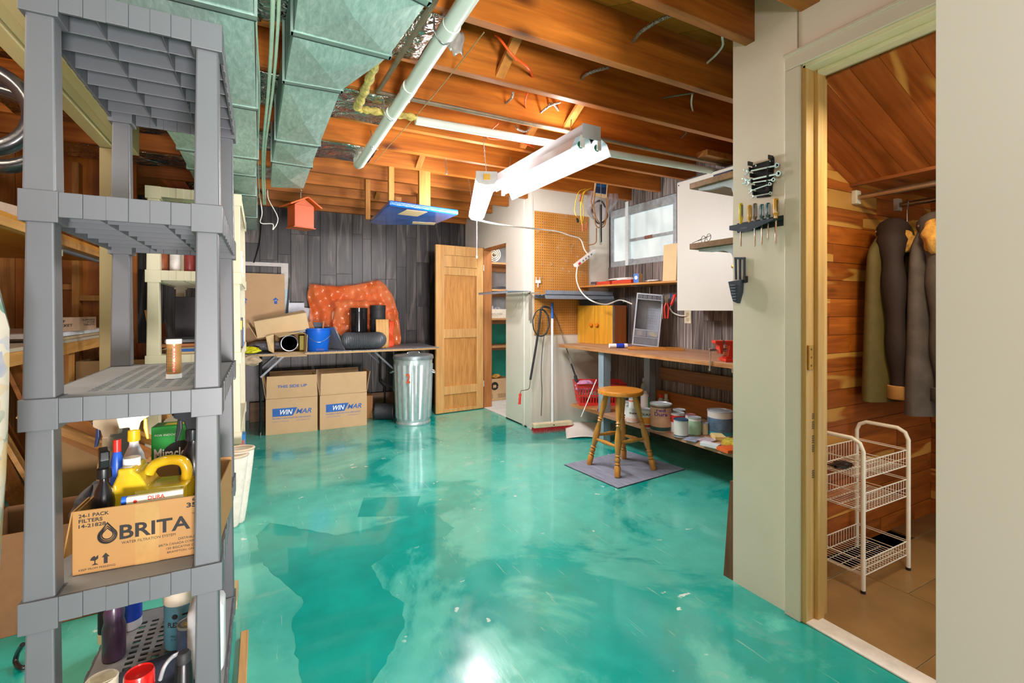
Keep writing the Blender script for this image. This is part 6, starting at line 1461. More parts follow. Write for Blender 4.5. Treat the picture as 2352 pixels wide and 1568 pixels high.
GREYP = mat('grey_shelf_plastic', '#575a5e', 0.42, var=0.06, scale=3, bump=0.02)
CREAMP = mat('cream_shelf_plastic', '#ddd6b8', 0.42, var=0.04, scale=3, bump=0.02)
ZG = [1.846, 1.404, 0.960, 0.533, 0.095]
GX0, GX1, GY0, GY1 = -0.446, -0.086, 1.36, 2.08
plastic_shelf('plastic_shelving', 'grey five-tier plastic shelving unit in the left foreground', 'shelf', GX0, GX1, GY0, GY1, ZG, GREYP, darkm=mat('pale_grey_deck', '#85878a', 0.45, var=0.15, scale=7))
ZC = [1.83, 1.37, 0.90, 0.43, 0.06]
plastic_shelf('plastic_shelving', 'cream five-tier plastic shelving unit behind the grey one', 'shelf', -0.555, -0.103, 3.22, 4.28, ZC, CREAMP, False, 0.065, 0.055, ribs=8)

def spray(name, label, x, y, z, h, r, body, head, trig, rz=0, neck=None, flat=0.75, tilt=(0, 0)):
    t = thing(name, label, 'bottle', (x, y, z), rot=(R(tilt[0]), R(tilt[1]), R(rz)))
    hb = h * 0.72
    M().lathe([(r * .92, 0), (r, h * .02), (r, hb * .40), (r * .86, hb * .52), (r * .80, hb * .60), (r * .84, hb * .68), (r * .66, hb * .84), (r * .34, hb * .95), (r * .32, hb)], 24, sx=1, sy=flat).build('bottle_body', body, t, smooth=50)
    M().lathe([(r * .42, hb), (r * .44, hb + h * .01), (r * .42, hb + h * .09), (r * .3, hb + h * .10)], 20).build('collar', neck or head, t, smooth=40)
    M().prism([(-r * 1.15, h * .93), (-r * .95, h * .84), (-r * .30, h * .84), (-r * .25, hb + h * .09), (r * .30, hb + h * .09), (r * .45, h * .88), (r * 1.05, h * .92), (r * 1.05, h * .985), (r * .5, h), (-r * .9, h)], -r * .28, r * .28, 'Y').build('spray_head', head, t, bev=0.003)
    M().prism([(r * .62, h * .90), (r * .85, h * .90), (r * 1.0, h * .72), (r * .82, h * .72), (r * .60, h * .82)], -r * .16, r * .16, 'Y').build('trigger', trig, t, bev=0.002)
    M().cyl((r * 1.05, 0, h * .952), (r * 1.16, 0, h * .952), r * .16, n=10).build('nozzle', trig, t)
    return t
# --- carton of garden bottles on the fourth shelf
z4 = ZG[3] + 0.001
t = thing('filter_carton', 'cut-down cardboard carton lettered BRITA full of bottles on the grey shelving', 'box', (-0.386, 1.447, z4), -3.5)
BRC2 = mat('tan_carton', '#a1763f', 0.6, var=0.05, scale=5)
wb_, db_, hb_ = 0.288, 0.30, 0.148
M().box(0, 0, 0, wb_, 0.005, hb_).box(0, db_ - 0.005, 0, wb_, db_, hb_ + 0.01).box(0, 0.005, 0, 0.005, db_ - 0.005, hb_ - 0.005).box(wb_ - 0.005, 0.005, 0, wb_, db_ - 0.005, hb_).box(0.005, 0.005, 0, wb_ - 0.005, db_ - 0.005, 0.005).build('carton', BRC2, t, bev=0.0015)
M().add([(0.0, 0.0, hb_), (0.0, 0.10, hb_), (-0.018, 0.11, 0.02), (-0.02, 0.01, 0.04)], [(0, 1, 2, 3)]).build('flap', BRC2, t, solid=0.003)
yy = -0.0007
def L(body, x, z, h, w=None, b=0.02, al='LEFT', m_=INK): return letters(body, t, (x, yy, z), FX, h, m_, w, b, al)
def big_serif(word, x, z, h, w):   # lettering with small serifs added
    o = letters(word, t, (x, yy, z), FX, h, INK, w, 0.022); return o
L('24-1 PACK', 0.012, 0.132, 0.0085, 0.056); L('FILTERS', 0.012, 0.120, 0.0085, 0.044); L('14-21828', 0.012, 0.108, 0.0085, 0.050)
big_serif('BRITA', 0.088, 0.068, 0.034, 0.142)
for sx_, k_ in ((0.088, 1), (0.118, 1), (0.1515, 1), (0.1815, 1)):
    pass
letters('TM', t, (0.233, yy, 0.103), FX, 0.004, INK, 0.008)
L('WATER FILTRATION SYSTEM', 0.092, 0.056, 0.0062, 0.107, 0.0)
# drop emblem: three nested outlines
for k, s in enumerate((1.0, 0.80, 0.62)):
    P = []
    for a in range(25):
        q_ = -math.pi * 1.25 + a / 24 * math.pi * 1.5
        P.append((0.017 * s * math.cos(q_), 0.017 * s * math.sin(q_)))
    P = [(x, z + 0.001 * k) for x, z in P] + [(0, 0.030 * (1.0 if k == 0 else s * 0.95))]
    M().tube([(0.065 + x, yy, 0.082 + z) for x, z in P], 0.0013 if k else 0.0022, 5, closed=True).build('drop_emblem', INK, t)
L('60258', 0.234, 0.136, 0.0085, 0.032); L('35501', 0.222, 0.121, 0.012, 0.052, 0.035); L('CON', 0.250, 0.111, 0.0075, 0.024)
L('DISTRIBUTED BY', 0.205, 0.044, 0.0055, 0.060, 0.0); L('BRITA CANADA CORPORATION', 0.165, 0.034, 0.0055, 0.105, 0.0); L('150 BISCAYNE CRESCENT', 0.180, 0.024, 0.0055, 0.092, 0.0); L('BRAMPTON, ON  L6W 4V', 0.182, 0.014, 0.0055, 0.086, 0.0)
L('KEEP FROM FREEZING', 0.012, 0.008, 0.0045, 0.068, 0.0)
slab([(-.0035, 0), (.0035, 0), (.0035, .015), (.007, .015), (0, .024), (-.007, .015), (-.0035, .015)], 'up_mark', INK, t, (0.062, yy, 0.018), FX)
slab([(-.001, .003), (-.006, 0), (.006, 0), (.001, .003), (.001, .010), (.006, .014), (.006, .022), (.001, .017), (-.001, .021), (-.006, .018), (-.009, .012), (-.001, .010)], 'glass_mark', INK, t, (0.042, yy, 0.018), FX)
M().box(0.118, -0.0005, 0.0, 0.166, -0.0002, hb_ - 0.002).build('tape_strip', mat('pale_tape', '#ac8650', 0.25, coat=0.4), t)
c0 = Vector((-0.386, 1.447, z4))
zin = z4 + 0.006
BKB = mat('black_bottle', '#14161c', 0.28, var=0.3, coat=0.2)
p = W(244, 1100, Y=1.555)
spray('spray_bottle', 'black trigger spray bottle in the left front of the lettered carton', p.x, 1.535, zin, 0.262, 0.036, BKB, BLK, BLK, 105)
OIL = NT('yellow_oil'); OIL.col(OIL.ramp(OIL.noise(OIL.coords((1, 1, 1)), 12, 3), [(0.3, lin('#b98f10')), (0.7, lin('#e8c62c'))])); OIL.setp(Roughness=0.12); OIL.b.inputs['Alpha'].default_value = 0.88; OIL.b.inputs['Coat Weight'].default_value = 0.6; OIL = OIL.m
p = W(362, 1110, Y=1.60)
t2 = thing('oil_jug', 'clear jug of yellow oil with a moulded handle standing in the lettered carton', 'jug', (p.x + 0.0, 1.57, zin), -8)
jp = [(-0.082, 0), (0.078, 0), (0.082, 0.02), (0.082, 0.17), (0.070, 0.205), (0.03, 0.212), (0.0, 0.205), (-0.022, 0.185), (-0.035, 0.195), (-0.035, 0.205), (-0.068, 0.205), (-0.068, 0.19), (-0.084, 0.15)]
hole = [(-0.003, 0.16), (0.0, 0.187), (0.045, 0.195), (0.058, 0.18), (0.05, 0.165)]
# body ring around the handle opening
mm = M()
body_poly = [(-0.082, 0), (0.078, 0), (0.082, 0.02), (0.082, 0.150), (-0.003, 0.150), (-0.022, 0.185), (-0.035, 0.195), (-0.035, 0.205), (-0.068, 0.205), (-0.068, 0.19), (-0.084, 0.15)]
mm.prism(body_poly, -0.045, 0.045, 'Y')
mm.build('jug_body', OIL, t2, bev=0.012, smooth=60)
M().tube([(-0.015, 0, 0.175), (0.0, 0, 0.198), (0.035, 0, 0.206), (0.062, 0, 0.198), (0.072, 0, 0.175), (0.070, 0, 0.148)], 0.0135, 12, sub=5).build('handle', OIL, t2, smooth=60)
M().cyl((-0.052, 0, 0.20), (-0.052, 0, 0.222), 0.019, n=20).build('cap', WHT, t2, smooth=40)
M().box(-0.03, -0.047, 0.04, 0.07, -0.0455, 0.145).build('pale_label', mat('yellow_label', '#e3cf60', 0.3), t2)
p = W(350, 1146, Y=1.47)
t2 = thing('label_pack', 'flat white pack with red DURA lettering standing behind the carton front', 'packet', (p.x - 0.05, 1.458, z4 + 0.03))
M().box(0, 0, 0, 0.115, 0.012, 0.130).build('pack', mat('cream_pack', '#e9dfbf', 0.4, var=0.05), t2, bev=0.002)
letters('DURA', t2, (0.043, -0.0006, 0.117), FX, 0.010, RED, 0.034, 0.03); M().cyl((0.018, -0.0008, 0.118), (0.018, 0, 0.118), 0.004, n=12).build('red_dot', RED, t2)
tag(M().cyl((0, 0, 0), (0.03, 0, 0), 0.010, n=12).build('blue_stopper', mat('bright_blue', '#2465d8', 0.35), loc=W(280, 1150, Y=1.47)), 'bright blue cap showing between the black spray bottle and the oil jug', 'cap')
p = W(300, 1030, Y=1.66)
spray('spray_bottle', 'white trigger spray bottle with a yellow collar and trigger behind the oil jug', W(305, 1050, Y=1.67).x, 1.685, zin, 0.335, 0.034, mat('white_bottle', '#dfe2ea', 0.35, var=0.03), mat('bone_head', '#e2dccb', 0.35), mat('yellow_trigger', '#efc51f', 0.35), 12, mat('yellow_trigger', '#efc51f', 0.35))
spray('spray_bottle', 'beige trigger spray bottle leaning behind the carton at the left', W(232, 1050, Y=1.72).x, 1.79, z4, 0.30, 0.033, mat('beige_bottle', '#b3a283', 0.4, var=0.2), mat('taupe_head', '#b5a58c', 0.4), mat('navy_trigger', '#26335c', 0.4), 165)
p = W(430, 1060, Y=1.58)
spray('spray_bottle', 'large black spray bottle at the right end of the lettered carton', W(436, 1060, Y=1.60).x + 0.005, 1.62, zin, 0.335, 0.042, BKB, mat('black_head', '#20242c', 0.3, coat=0.3), BLK, 172)
tb = thing('blue_spray', 'slim blue and red bottle between the black and the white spray bottles', 'bottle', (W(268, 1070, Y=1.62).x, 1.625, zin)); M().lathe([(0.015, 0), (0.016, 0.2), (0.010, 0.225), (0.008, 0.23)], 14).build('bottle_body', mat('bright_blue', '#2465d8', 0.35), tb, smooth=40); M().cyl((0, 0, 0.23), (0, 0, 0.262), 0.009, n=12).build('cap', RED, tb, smooth=40)
# plant food box
p = W(388, 1020, Y=1.90)
t2 = thing('plant_food_box', 'green plant food box behind the carton, lettered Miracle-Gro on a black disc', 'box', (W(347, 1020, Y=1.86).x, 1.86, z4), -6)
GRN = mat('box_green', '#1f9a3d', 0.4, var=0.05)
M().box(0, 0, 0, 0.155, 0.07, 0.245).build('carton', GRN, t2, bev=0.002)
M().prism([(0, 0), (0.155, 0), (0.155, 0.055), (0.08, 0.05), (0.0, 0.075)], 0, 0.0006, 'Z').build('yellow_panel', mat('box_yellow', '#e9d221', 0.4), t2, (0, -0.0002, 0.0), FX)
M().prism(circ(0.062, 32), 0, 0.0008, 'Z').build('black_disc', INK, t2, (0.085, -0.0006, 0.135), FX)
letters('Miracle-Gro', t2, (0.008, -0.0018, 0.142), FX, 0.034, WHI, 0.145, 0.02); letters('PLANT FOOD', t2, (0.045, -0.0018, 0.112), FX, 0.011, WHI, 0.085, 0.02); letters('WATER SOLUBLE', t2, (0.05, -0.0018, 0.130), FX, 0.006, WHI, 0.07)
letters('FOR INDOORS', t2, (0.01, -0.0010, 0.215), FX, 0.006, WHI, 0.07)
M().box(0.03, 0.02, 0.2452, 0.12, 0.05, 0.2458).build('top_badge', mat('box_yellow', '#e9d221', 0.4), t2)
blob('seed_pouch', 'clear pouch with a dark blue and red edge behind the oil jug', 'pouch', (W(350, 1040, Y=1.76).x, 1.83, z4 + 0.10), (0.075, 0.02, 0.045), mat('clear_red_pouch', '#a88f8a', 0.2, var=0.4, scale=25), 5, 0.3)
blob('black_cloth', 'black and white cloth bundled at the left of the lettered carton', 'cloth', (-0.40, 1.66, z4 + 0.075), (0.035, 0.11, 0.072), mat('black_white_cloth', '#4c4a4e', 0.8, var=0.75, scale=14), 7, 0.4)
# tube on the third shelf
p = W(398, 870, Z=ZG[2])
t2 = thing('repair_tube', 'upright brown and white repair stick tube on the third tier of the grey shelving', 'tube', (p.x, p.y + 0.012, ZG[2] + 0.001), -20)
hh = 90 * (p.x * SN + p.y * CS) / F_PX
M().cyl((0, 0, 0.012), (0, 0, hh - 0.012), 0.0175, n=24).build('tube_body', mat('bronze_label', '#a9824d', 0.3, 0.2, var=0.1), t2, smooth=40)
M().cyl((0, 0, 0), (0, 0, 0.0125), 0.0185, n=24).build('base_cap', WHT, t2, smooth=40); M().cyl((0, 0, hh - 0.0125), (0, 0, hh), 0.0185, n=24).build('cap', WHT, t2, smooth=40)
letters('UNIV. STICK', t2, (0.013, -0.0145, 0.015), (R(90), R(-90), R(35)), 0.008, RED, hh - 0.03, 0.02)
for k in range(4): bars(t2, (-0.008 + k * 0.004, -0.0178, 0.02), (R(90), R(-90), 0), hh - 0.045, 0.0018, INK)
# --- bottom tier
zb5 = ZG[4] + 0.001
def bottle(name, label, px, yb, prof, m, capm=None, cap=None, band=None, z=zb5, n=24, cat='bottle', dy=0.0):
    p = W(px, yb, Z=z); v = Vector((p.x, p.y, 0)).normalized(); r = max(a for a, _ in prof)
    c = Vector((p.x, p.y, 0)) + v * r
    t = thing(name, label, cat, (c.x, c.y, z), -90 + math.degrees(math.atan2(v.y, v.x)))
    M().lathe(prof, n).build('bottle_body', m, t, smooth=40)
    if cap: M().lathe([(cap[0] * .97, cap[1]), (cap[0], cap[1] + 0.002), (cap[0], cap[1] + cap[2] - 0.002), (cap[0] * .95, cap[1] + cap[2]), (0, cap[1] + cap[2])], n).build('cap', capm, t, smooth=40)
    for (z0, z1, mm_, rr) in (band or []): M().lathe([(rr, z0), (rr, z1)], n).build('label_band', mm_, t, smooth=40)
    return t
bottle('syrup_bottle', 'purple-brown bottle with a white cap on the bottom tier of the grey shelving', 262, 1522, [(0.026, 0), (0.029, 0.004), (0.029, 0.095), (0.024, 0.115), (0.026, 0.14), (0.016, 0.165), (0.014, 0.17)], mat('plum_bottle', '#4b3350', 0.3, var=0.4, scale=9, coat=0.3), WHT, (0.0185, 0.168, 0.018))
p = W(305, 1455, Z=zb5)
bottle('detergent_bottle', 'white bottle with a blue printed label behind the purple-brown one', 300, 1450, [(0.028, 0), (0.031, 0.004), (0.031, 0.13), (0.02, 0.15), (0.013, 0.155)], mat('white_bottle', '#dfe2ea', 0.35, var=0.03), WHT, (0.016, 0.155, 0.02), [(0.03, 0.12, mat('label_blue', '#1c45b8', 0.35, var=0.2, scale=60), 0.0315)])
bottle('dark_bottle', 'narrow dark bottle with a cream base behind the purple-brown bottle', 243, 1478, [(0.02, 0), (0.02, 0.15), (0.01, 0.17)], mat('near_black', '#1c1620', 0.3), None, None, [(0.0, 0.03, mat('cream_base', '#cdbf97', 0.4), 0.0203)])
t2 = bottle('sealer_tub', 'teal plastic tub with a ribbed beige screw lid on the bottom tier', 418, 1493, [(0.044, 0), (0.047, 0.005), (0.047, 0.135), (0.044, 0.14)], mat('teal_tub', '#4f8596', 0.35, var=0.05), mat('beige_lid', '#d9cfba', 0.4), (0.049, 0.138, 0.045), cat='tub')
letters('FLEXCOAT', t2, (0, -0.0474, 0.075), FX, 0.016, INK, 0.080, 0.03, 'CENTER', curve=0.0474)
letters('PROTECTIVE', t2, (0, -0.0474, 0.045), FX, 0.006, INK, 0.06, 0.0, 'CENTER', curve=0.0474); letters('COATING', t2, (0, -0.0474, 0.035), FX, 0.006, INK, 0.06, 0.0, 'CENTER', curve=0.0474)
M().prism(circ(0.008, 16), 0, 0.0008, 'Z').build('globe_mark', INK, t2, (-0.018, -0.0435, 0.108), (R(90), 0, R(-20)))
M().box(0.0, -0.0477, 0.108, 0.024, -0.046, 0.113).build('print_bar', INK, t2)
t2 = can('steel can with a yellow sticker on its lid at the right of the bottom tier', 436, 1560, 1445, 52, mat('blue_grey_can', '#5b719c', 0.35, var=0.3, scale=20), z=zb5, lidm=LID)
M().box(-0.012, -0.01, 0.0, 0.014, 0.004, 0.001).build('yellow_sticker', mat('box_yellow', '#e9d221', 0.4), t2, loc=(0, -0.004, t2.children[0].dimensions.z + 0.003) if False else (0, -0.004, 0.148))
def low(name, label, cat, px, py, ztop, r, m, parts, Y=None):
    p = W(px, py, Z=ztop); return thing(name, label, cat, (p.x, p.y, zb5))
t2 = low('spray_can', 'aerosol can with a bright red cap at the front of the bottom tier', 'can', 320, 1538, 0.265, .03, None, None)
M().lathe([(0.028, 0), (0.030, 0.003), (0.030, 0.118), (0.026, 0.125), (0, 0.126)], 24).build('can_body', mat('can_grey', '#8d8f94', 0.3, 0.5), t2, smooth=40); M().lathe([(0.0315, 0.122), (0.0325, 0.124), (0.0315, 0.160), (0.029, 0.166), (0.027, 0.163), (0.0, 0.160)], 28).build('cap', mat('gloss_red', '#d81a18', 0.22, coat=0.5), t2, smooth=40)
t2 = low('wipes_tub', 'cream tub with a paper label stuck on its top, front left of the bottom tier', 'tub', 233, 1556, 0.245, .03, None, None)
M().lathe([(0.030, 0), (0.033, 0.004), (0.033, 0.140), (0.034, 0.145), (0.031, 0.148), (0, 0.144)], 24).build('tub_body', mat('cream_tub', '#d6cfb8', 0.4), t2, smooth=40); M().box(-0.02, -0.022, 0.1465, 0.024, 0.012, 0.1485).build('paper_label', mat('paper_label', '#c9be9c', 0.6, var=0.15, scale=60), t2, rot=(0, 0, R(20)))
t2 = low('black_sprayer', 'black tapered bottle with a round black cap beside the red-capped can', 'bottle', 422, 1500, 0.255, .02, None, None)
M().lathe([(0.026, 0), (0.026, 0.02), (0.018, 0.135), (0.015, 0.14)], 20).build('bottle_body', BLK, t2, smooth=40); M().lathe([(0.016, 0.138), (0.0165, 0.158), (0.012, 0.164), (0, 0.164)], 20).build('cap', BLKM, t2, smooth=40)
cord('wire_bail', 'pale curved plastic handle arching beside the red-capped can', [W(368, 1560, D=1.2), W(378, 1530, D=1.2), W(396, 1508, D=1.22), W(418, 1498, D=1.25)], 0.005, mat('silver_plastic', '#b9bcc0', 0.3, 0.3), 'handle')
t2 = thing('foam_cloth', 'dark blue-grey cloth lying on the slotted bottom tier', 'cloth', (-0.36, 1.44, zb5), 0)
M().grid(lambda u, v: (u * 0.22, v * 0.30 + 0.08 * u, 0.004 + 0.003 * math.sin(u * 9 + v * 7)), 10, 10).build('cloth', mat('slate_cloth', '#3c475c', 0.9, var=0.2, scale=60, bump=0.3), t2, smooth=60, solid=0.004)
# items at the right side of the bottom tiers
p = W(517, 1465, Z=0.20)
t2 = thing('white_jug', 'white plastic jug seen between the right-hand posts of the grey shelving', 'jug', (-0.125, 1.66, zb5)); 
M().box(-0.06, -0.05, 0, 0.03, 0.05, 0.20).build('jug_body', mat('jug_white', '#dfe4e8', 0.35), t2, bev=0.015, smooth=60)
t2 = thing('white_cap_roll', 'white ribbed plastic fitting lying at the right of the fourth tier', 'fitting', (-0.13, 1.78, z4 + 0.018)); M().lathe([(0.008, -0.02), (0.017, -0.018), (0.017, -0.008), (0.014, -0.006), (0.017, 0.004), (0.017, 0.018), (0, 0.019)], 18, xf=Euler((R(90), 0, 0)).to_matrix().to_4x4()).build('fitting_body', WHT, t2, smooth=40)
tag(M().box(-0.012, 0, 0, 0.012, 0.62, 0.022).build('wood_batten', wood('pale_batten', '#dcae74', '#c28c4e', 1, 1, 0.5, 0, 0), loc=(-0.05, 1.30, 0.0), bev=0.002), 'pale wooden batten lying on the floor along the grey shelving', 'batten')
p = W(541, 1400, Z=0.0)
tag(M().box(0, 0, 0, 0.04, 0.16, 0.035).build('wood_block', wood('speckled_block', '#d8c69e', '#a98a4e', 1, 1, 0.6, 0.3, 0), loc=(p.x - 0.035, p.y, 0), bev=0.002), 'speckled wooden block on the floor at the rear foot of the grey shelving', 'block')
p = W(532, 1520, Z=0.12)
t2 = thing('scrub_brush', 'small wooden brush lying across the batten beside the grey shelving', 'brush', (-0.06, 1.43, 0.024), 10); M().box(-0.03, -0.015, 0.008, 0.03, 0.02, 0.026).build('brush_back', mat('brush_wood', '#c9b694', 0.5), t2, bev=0.005); M().box(-0.026, -0.012, 0.0, 0.026, 0.016, 0.0078).build('bristles', mat('gold_bristle', '#a8842c', 0.8, var=0.3, scale=90), t2)
# --- white furry boots behind the grey shelving
FUR = mat('white_fur', '#e6dfd2', 0.95, var=0.08, scale=50, bump=0.5)
for k, (px, py) in enumerate(((566, 1020), (552, 1035))):
    p = W(px, py, Z=0.42 - 0.02 * k)
    t2 = thing('fur_boot', ['white furry boot with a rolled beige cuff, the farther of the pair by the shelving', 'white furry boot with a rolled beige cuff, the nearer of the pair by the shelving'][k], 'boot', (p.x - 0.03, p.y, 0), 0)
    M().lathe([(0.014, 0.0), (0.022, 0.01), (0.034, 0.09), (0.048, 0.20), (0.062, 0.32), (0.068, 0.39 - .02 * k), (0.060, 0.405 - .02 * k), (0.05, 0.36), (0.04, 0.2), (0, 0.19)], 24, sy=0.8).build('shaft', FUR, t2, smooth=60)
    M().tube([(0.066 * math.cos(a), 0.053 * math.sin(a), 0.40 - .02 * k) for a in [2 * math.pi * q / 24 for q in range(24)]], 0.007, 8, closed=True).build('cuff', mat('beige_cuff', '#cdbba2', 0.8), t2, smooth=60)
    M().grid(lambda u, v: (-0.09 * v + 0.0, 0.042 * math.sin(u * math.pi * 2) * (1 - .2 * v), 0.035 + 0.035 * math.cos(u * math.pi * 2) * (1 - 0.4 * v)), 16, 6).build('foot', FUR, t2, smooth=60)
# --- things in the cream unit
def sb(nm, lab, cat, x, y, z, w, d, h, m, rz=0, part='box_body'):
    t = thing(nm, lab, cat, (x, y, z), rz); M().box(-w / 2, -d / 2, 0, w / 2, d / 2, h).build(part, m, t, bev=0.002); return t
p = W(556, 640, Z=1.371)
t2 = thing('white_bottle', 'tall white caulking bottle at the right edge of the cream shelving', 'bottle', (-0.125, 3.68, 1.371)); M().lathe([(0.022, 0), (0.024, 0.004), (0.024, 0.12), (0.016, 0.14), (0.016, 0.145)], 18).build('bottle_body', mat('ivory_bottle', '#ece5d2', 0.4), t2, smooth=40); M().cyl((0, 0, 0.145), (0, 0, 0.175), 0.018, n=16).build('cap', mat('ivory_bottle', '#ece5d2', 0.4), t2, smooth=40)
t2 = sb('black_level', 'black and yellow tag tool standing at the right edge of the cream shelving', 'tool', -0.115, 3.62, 0.901, 0.02, 0.03, 0.20, BLK); M().box(-0.006, -0.0156, 0.12, 0.006, -0.0150, 0.18).build('yellow_tag', mat('box_yellow', '#e9d221', 0.4), t2)
sb('blue_stapler', 'blue and white small tool at the right edge of the cream shelving', 'tool', -0.115, 3.78, 0.901, 0.02, 0.04, 0.13, mat('blue_white', '#4d86d0', 0.4, var=0.5, scale=30))
t2 = sb('blue_carton', 'bright blue carton with a red picture on the lowest tier of the cream shelving', 'box', -0.135, 4.12, 0.061, 0.07, 0.10, 0.16, mat('sky_carton', '#1f87d6', 0.4)); M().box(-0.025, -0.0515, 0.03, 0.03, -0.0505, 0.12).build('picture', mat('red_white_picture', '#b96a5c', 0.4, var=0.6, scale=25), t2)
for k, (x, c_, lab) in enumerate(((-0.50, '#a2542c', 'brown jar on the second tier of the cream shelving'), (-0.44, '#efe9e4', 'white carton with a brown stripe on the second tier of the cream shelving'), (-0.37, '#8c2f2c', 'dark red tin on the second tier of the cream shelving'), (-0.30, '#cfc6b4', 'pale round tin on the second tier of the cream shelving'))):
    t2 = thing('paint_tin', lab, 'tin', (x, 3.36, 1.371)); M().lathe([(0.027, 0), (0.028, 0.003), (0.028, 0.105), (0.026, 0.11), (0, 0.11)], 18).build('tin_body', mat('tin_%d' % k, c_, 0.4, var=0.2, scale=30), t2, smooth=40); M().lathe([(0.0285, 0.11), (0.0285, 0.12), (0, 0.121)], 18).build('lid', LID, t2)
sb('stacked_tray', 'dark grey tray lying on the third tier of the cream shelving', 'tray', -0.33, 3.5, 0.96, 0.36, 0.30, 0.02, mat('dark_slate', '#3d3f44', 0.4), 8)
sb('orange_shelf', 'orange wooden panel under the dark tray on the cream shelving', 'panel', -0.33, 3.5, 0.935, 0.38, 0.30, 0.02, wood('orange_panel', '#c77a30', '#9b5518', 0, 1, 0.5, 0, 0), 3)
t2 = sb('tool_carton', 'small tan and blue carton on the third tier of the cream shelving', 'box', -0.37, 3.31, 0.901, 0.10, 0.09, 0.032 + 0.0, CARDL); M().box(-0.045, -0.0465, 0.012, 0.045, -0.0455, 0.03).build('blue_print', BLUEI, t2)
sb('black_case', 'black case filling the back of the second tier of the cream shelving', 'case', -0.33, 4.02, 0.901, 0.36, 0.30, 0.34, mat('near_black', '#1c1620', 0.3))
# ================================================================ left storage corner
OLV = mat('olive_cream_beam', '#b9ac7c', 0.45, var=0.05, scale=3)
t = thing('boxed_beam', 'cream painted boxed beam running along the ceiling behind the grey shelving', 'beam', (-0.70, -0.9, 1.95))
M().box(0.0, 0, 0, 0.055, 4.0, 0.28).build('board', OLV, t, bev=0.003); M().box(0.058, 0, 0.012, 0.095, 4.0, 0.28).build('board', OLV, t, bev=0.003); M().box(0.098, 0, 0.004, 0.14, 4.0, 0.28).build('board', OLV, t, bev=0.003)
tag(M().box(0, 0, 0, 0.10, 0.09, 1.948).build('column', mat('olive_column', '#a08f62', 0.5, var=0.08, scale=3), loc=(-0.70, 3.0, 0.0), bev=0.003), 'tan square column under the far end of the boxed beam', 'column')
# bench along the left wall
BN = wood('left_bench_wood', '#dba35c', '#b97f38', 1, 0.7, 0.45, 0.1, 0.0)
t = thing('storage_bench', 'long pale wooden bench along the stud wall behind the grey shelving', 'bench', (-1.52, 2.2, 0))
M().box(0, 0, 0.985, 0.66, 2.36, 1.0).build('bench_top', mat('bench_top', '#b9ab95', 0.6, var=0.1), t)
M().box(0.625, 0, 0.93, 0.665, 2.36, 0.984).build('front_rail', BN, t, bev=0.002)
for y in (0.05, 1.2, 2.2): M().box(0.56, y, 0, 0.60, y + 0.09, 0.98).build('leg', STUD, t)
t = thing('upper_shelf', 'orange wooden shelf on the stud wall above the bench', 'shelf', (-1.55, 2.0, 1.50))
M().box(0.008, 0, 0, 0.70, 2.4, 0.02).build('shelf_board', wood('upper_board', '#dc9a36', '#c07a1a', 1, 0.5, 0.4, 0.1, 0), t)
M().box(0.665, 0, -0.035, 0.705, 2.4, -0.001).build('edge_rail', BN, t)
LG = mat('grey_table_leg', '#93a1b0', 0.3, 0.5, var=0.05)
t = thing('table_trestle', 'pale grey folding table leg frame hanging from the upper shelf', 'frame', (-0.9, 3.0, 0))
M().tube([(0.0, 1.0, 1.462), (0, 0.25, 1.462), (0, 0.16, 1.455), (0.0, 0.11, 1.40), (-0.0, 0.06, 1.0), (-0.0, 0.02, 0.012)], 0.017, 10, sub=3).build('leg_tube', LG, t, smooth=50)
M().cbox(0.0, 0.17, 1.445, 0.03, 0.04, 0.045).build('clip_block', mat('bone_clip', '#d6cdb0', 0.5), t, bev=0.002)
# things on the bench
p = W(213, 741, X=-0.86)
tag(M().box(-0.55, 0, 0, 0.0, 0.95, 0.022).build('laminate_slab', mat('panel_white', '#e4e6ee', 0.4), loc=(-0.87, 2.95, 1.018), bev=0.002), 'white laminate panel lying on the storage bench', 'panel')
tag(M().box(-0.45, 0, 0, 0.0, 0.9, 0.014).build('tan_sheets', mat('tan_sheets', '#c2aa85', 0.6, var=0.1), loc=(-0.86, 3.1, 1.0015), rot=(0, 0, R(2))), 'tan fibreboard sheet under the white laminate panel', 'sheet')
a_, b_ = W(155, 741, X=-0.90), W(240, 741, X=-0.90)
t = thing('bracket_box', 'small tan box lettered SHELF BRACKET on the white laminate panel', 'box', (-0.90, 3.06, 1.041), 78)
M().box(0, 0, 0, 0.40, 0.10, 0.072).build('carton', mat('taupe_carton', '#b8967c', 0.6, var=0.1, scale=9), t, bev=0.002)
letters('SHELF', t, (0.012, -0.0008, 0.045), FX, 0.014, INK, 0.11, 0.02); letters('BRACKET', t, (0.012, -0.0008, 0.024), FX, 0.014, INK, 0.17, 0.02)
letters('SUPPORTS', t, (0.385, -0.0008, 0.052), FX, 0.009, INK, 0.12, 0.01, 'RIGHT'); letters('POUR', t, (0.385, -0.0008, 0.039), FX, 0.009, INK, 0.07, 0.01, 'RIGHT'); letters('TABLETTE', t, (0.385, -0.0008, 0.026), FX, 0.009, INK, 0.11, 0.01, 'RIGHT')
p = W(175, 438, X=-0.95)
tag(M().add([(0, 0, 0), (0.03, 0.30, 0), (0.0, 0.36, 0.05), (0.02, 0.30, 0.085), (0, 0, 0.07)], [(0, 1, 2, 3, 4)]).build('paper_sheet', mat('pinkish_paper', '#cdb5a0', 0.7), loc=(-0.95, 2.62, 1.521), solid=0.002), 'folded pinkish paper sheet on the upper wooden shelf', 'paper')
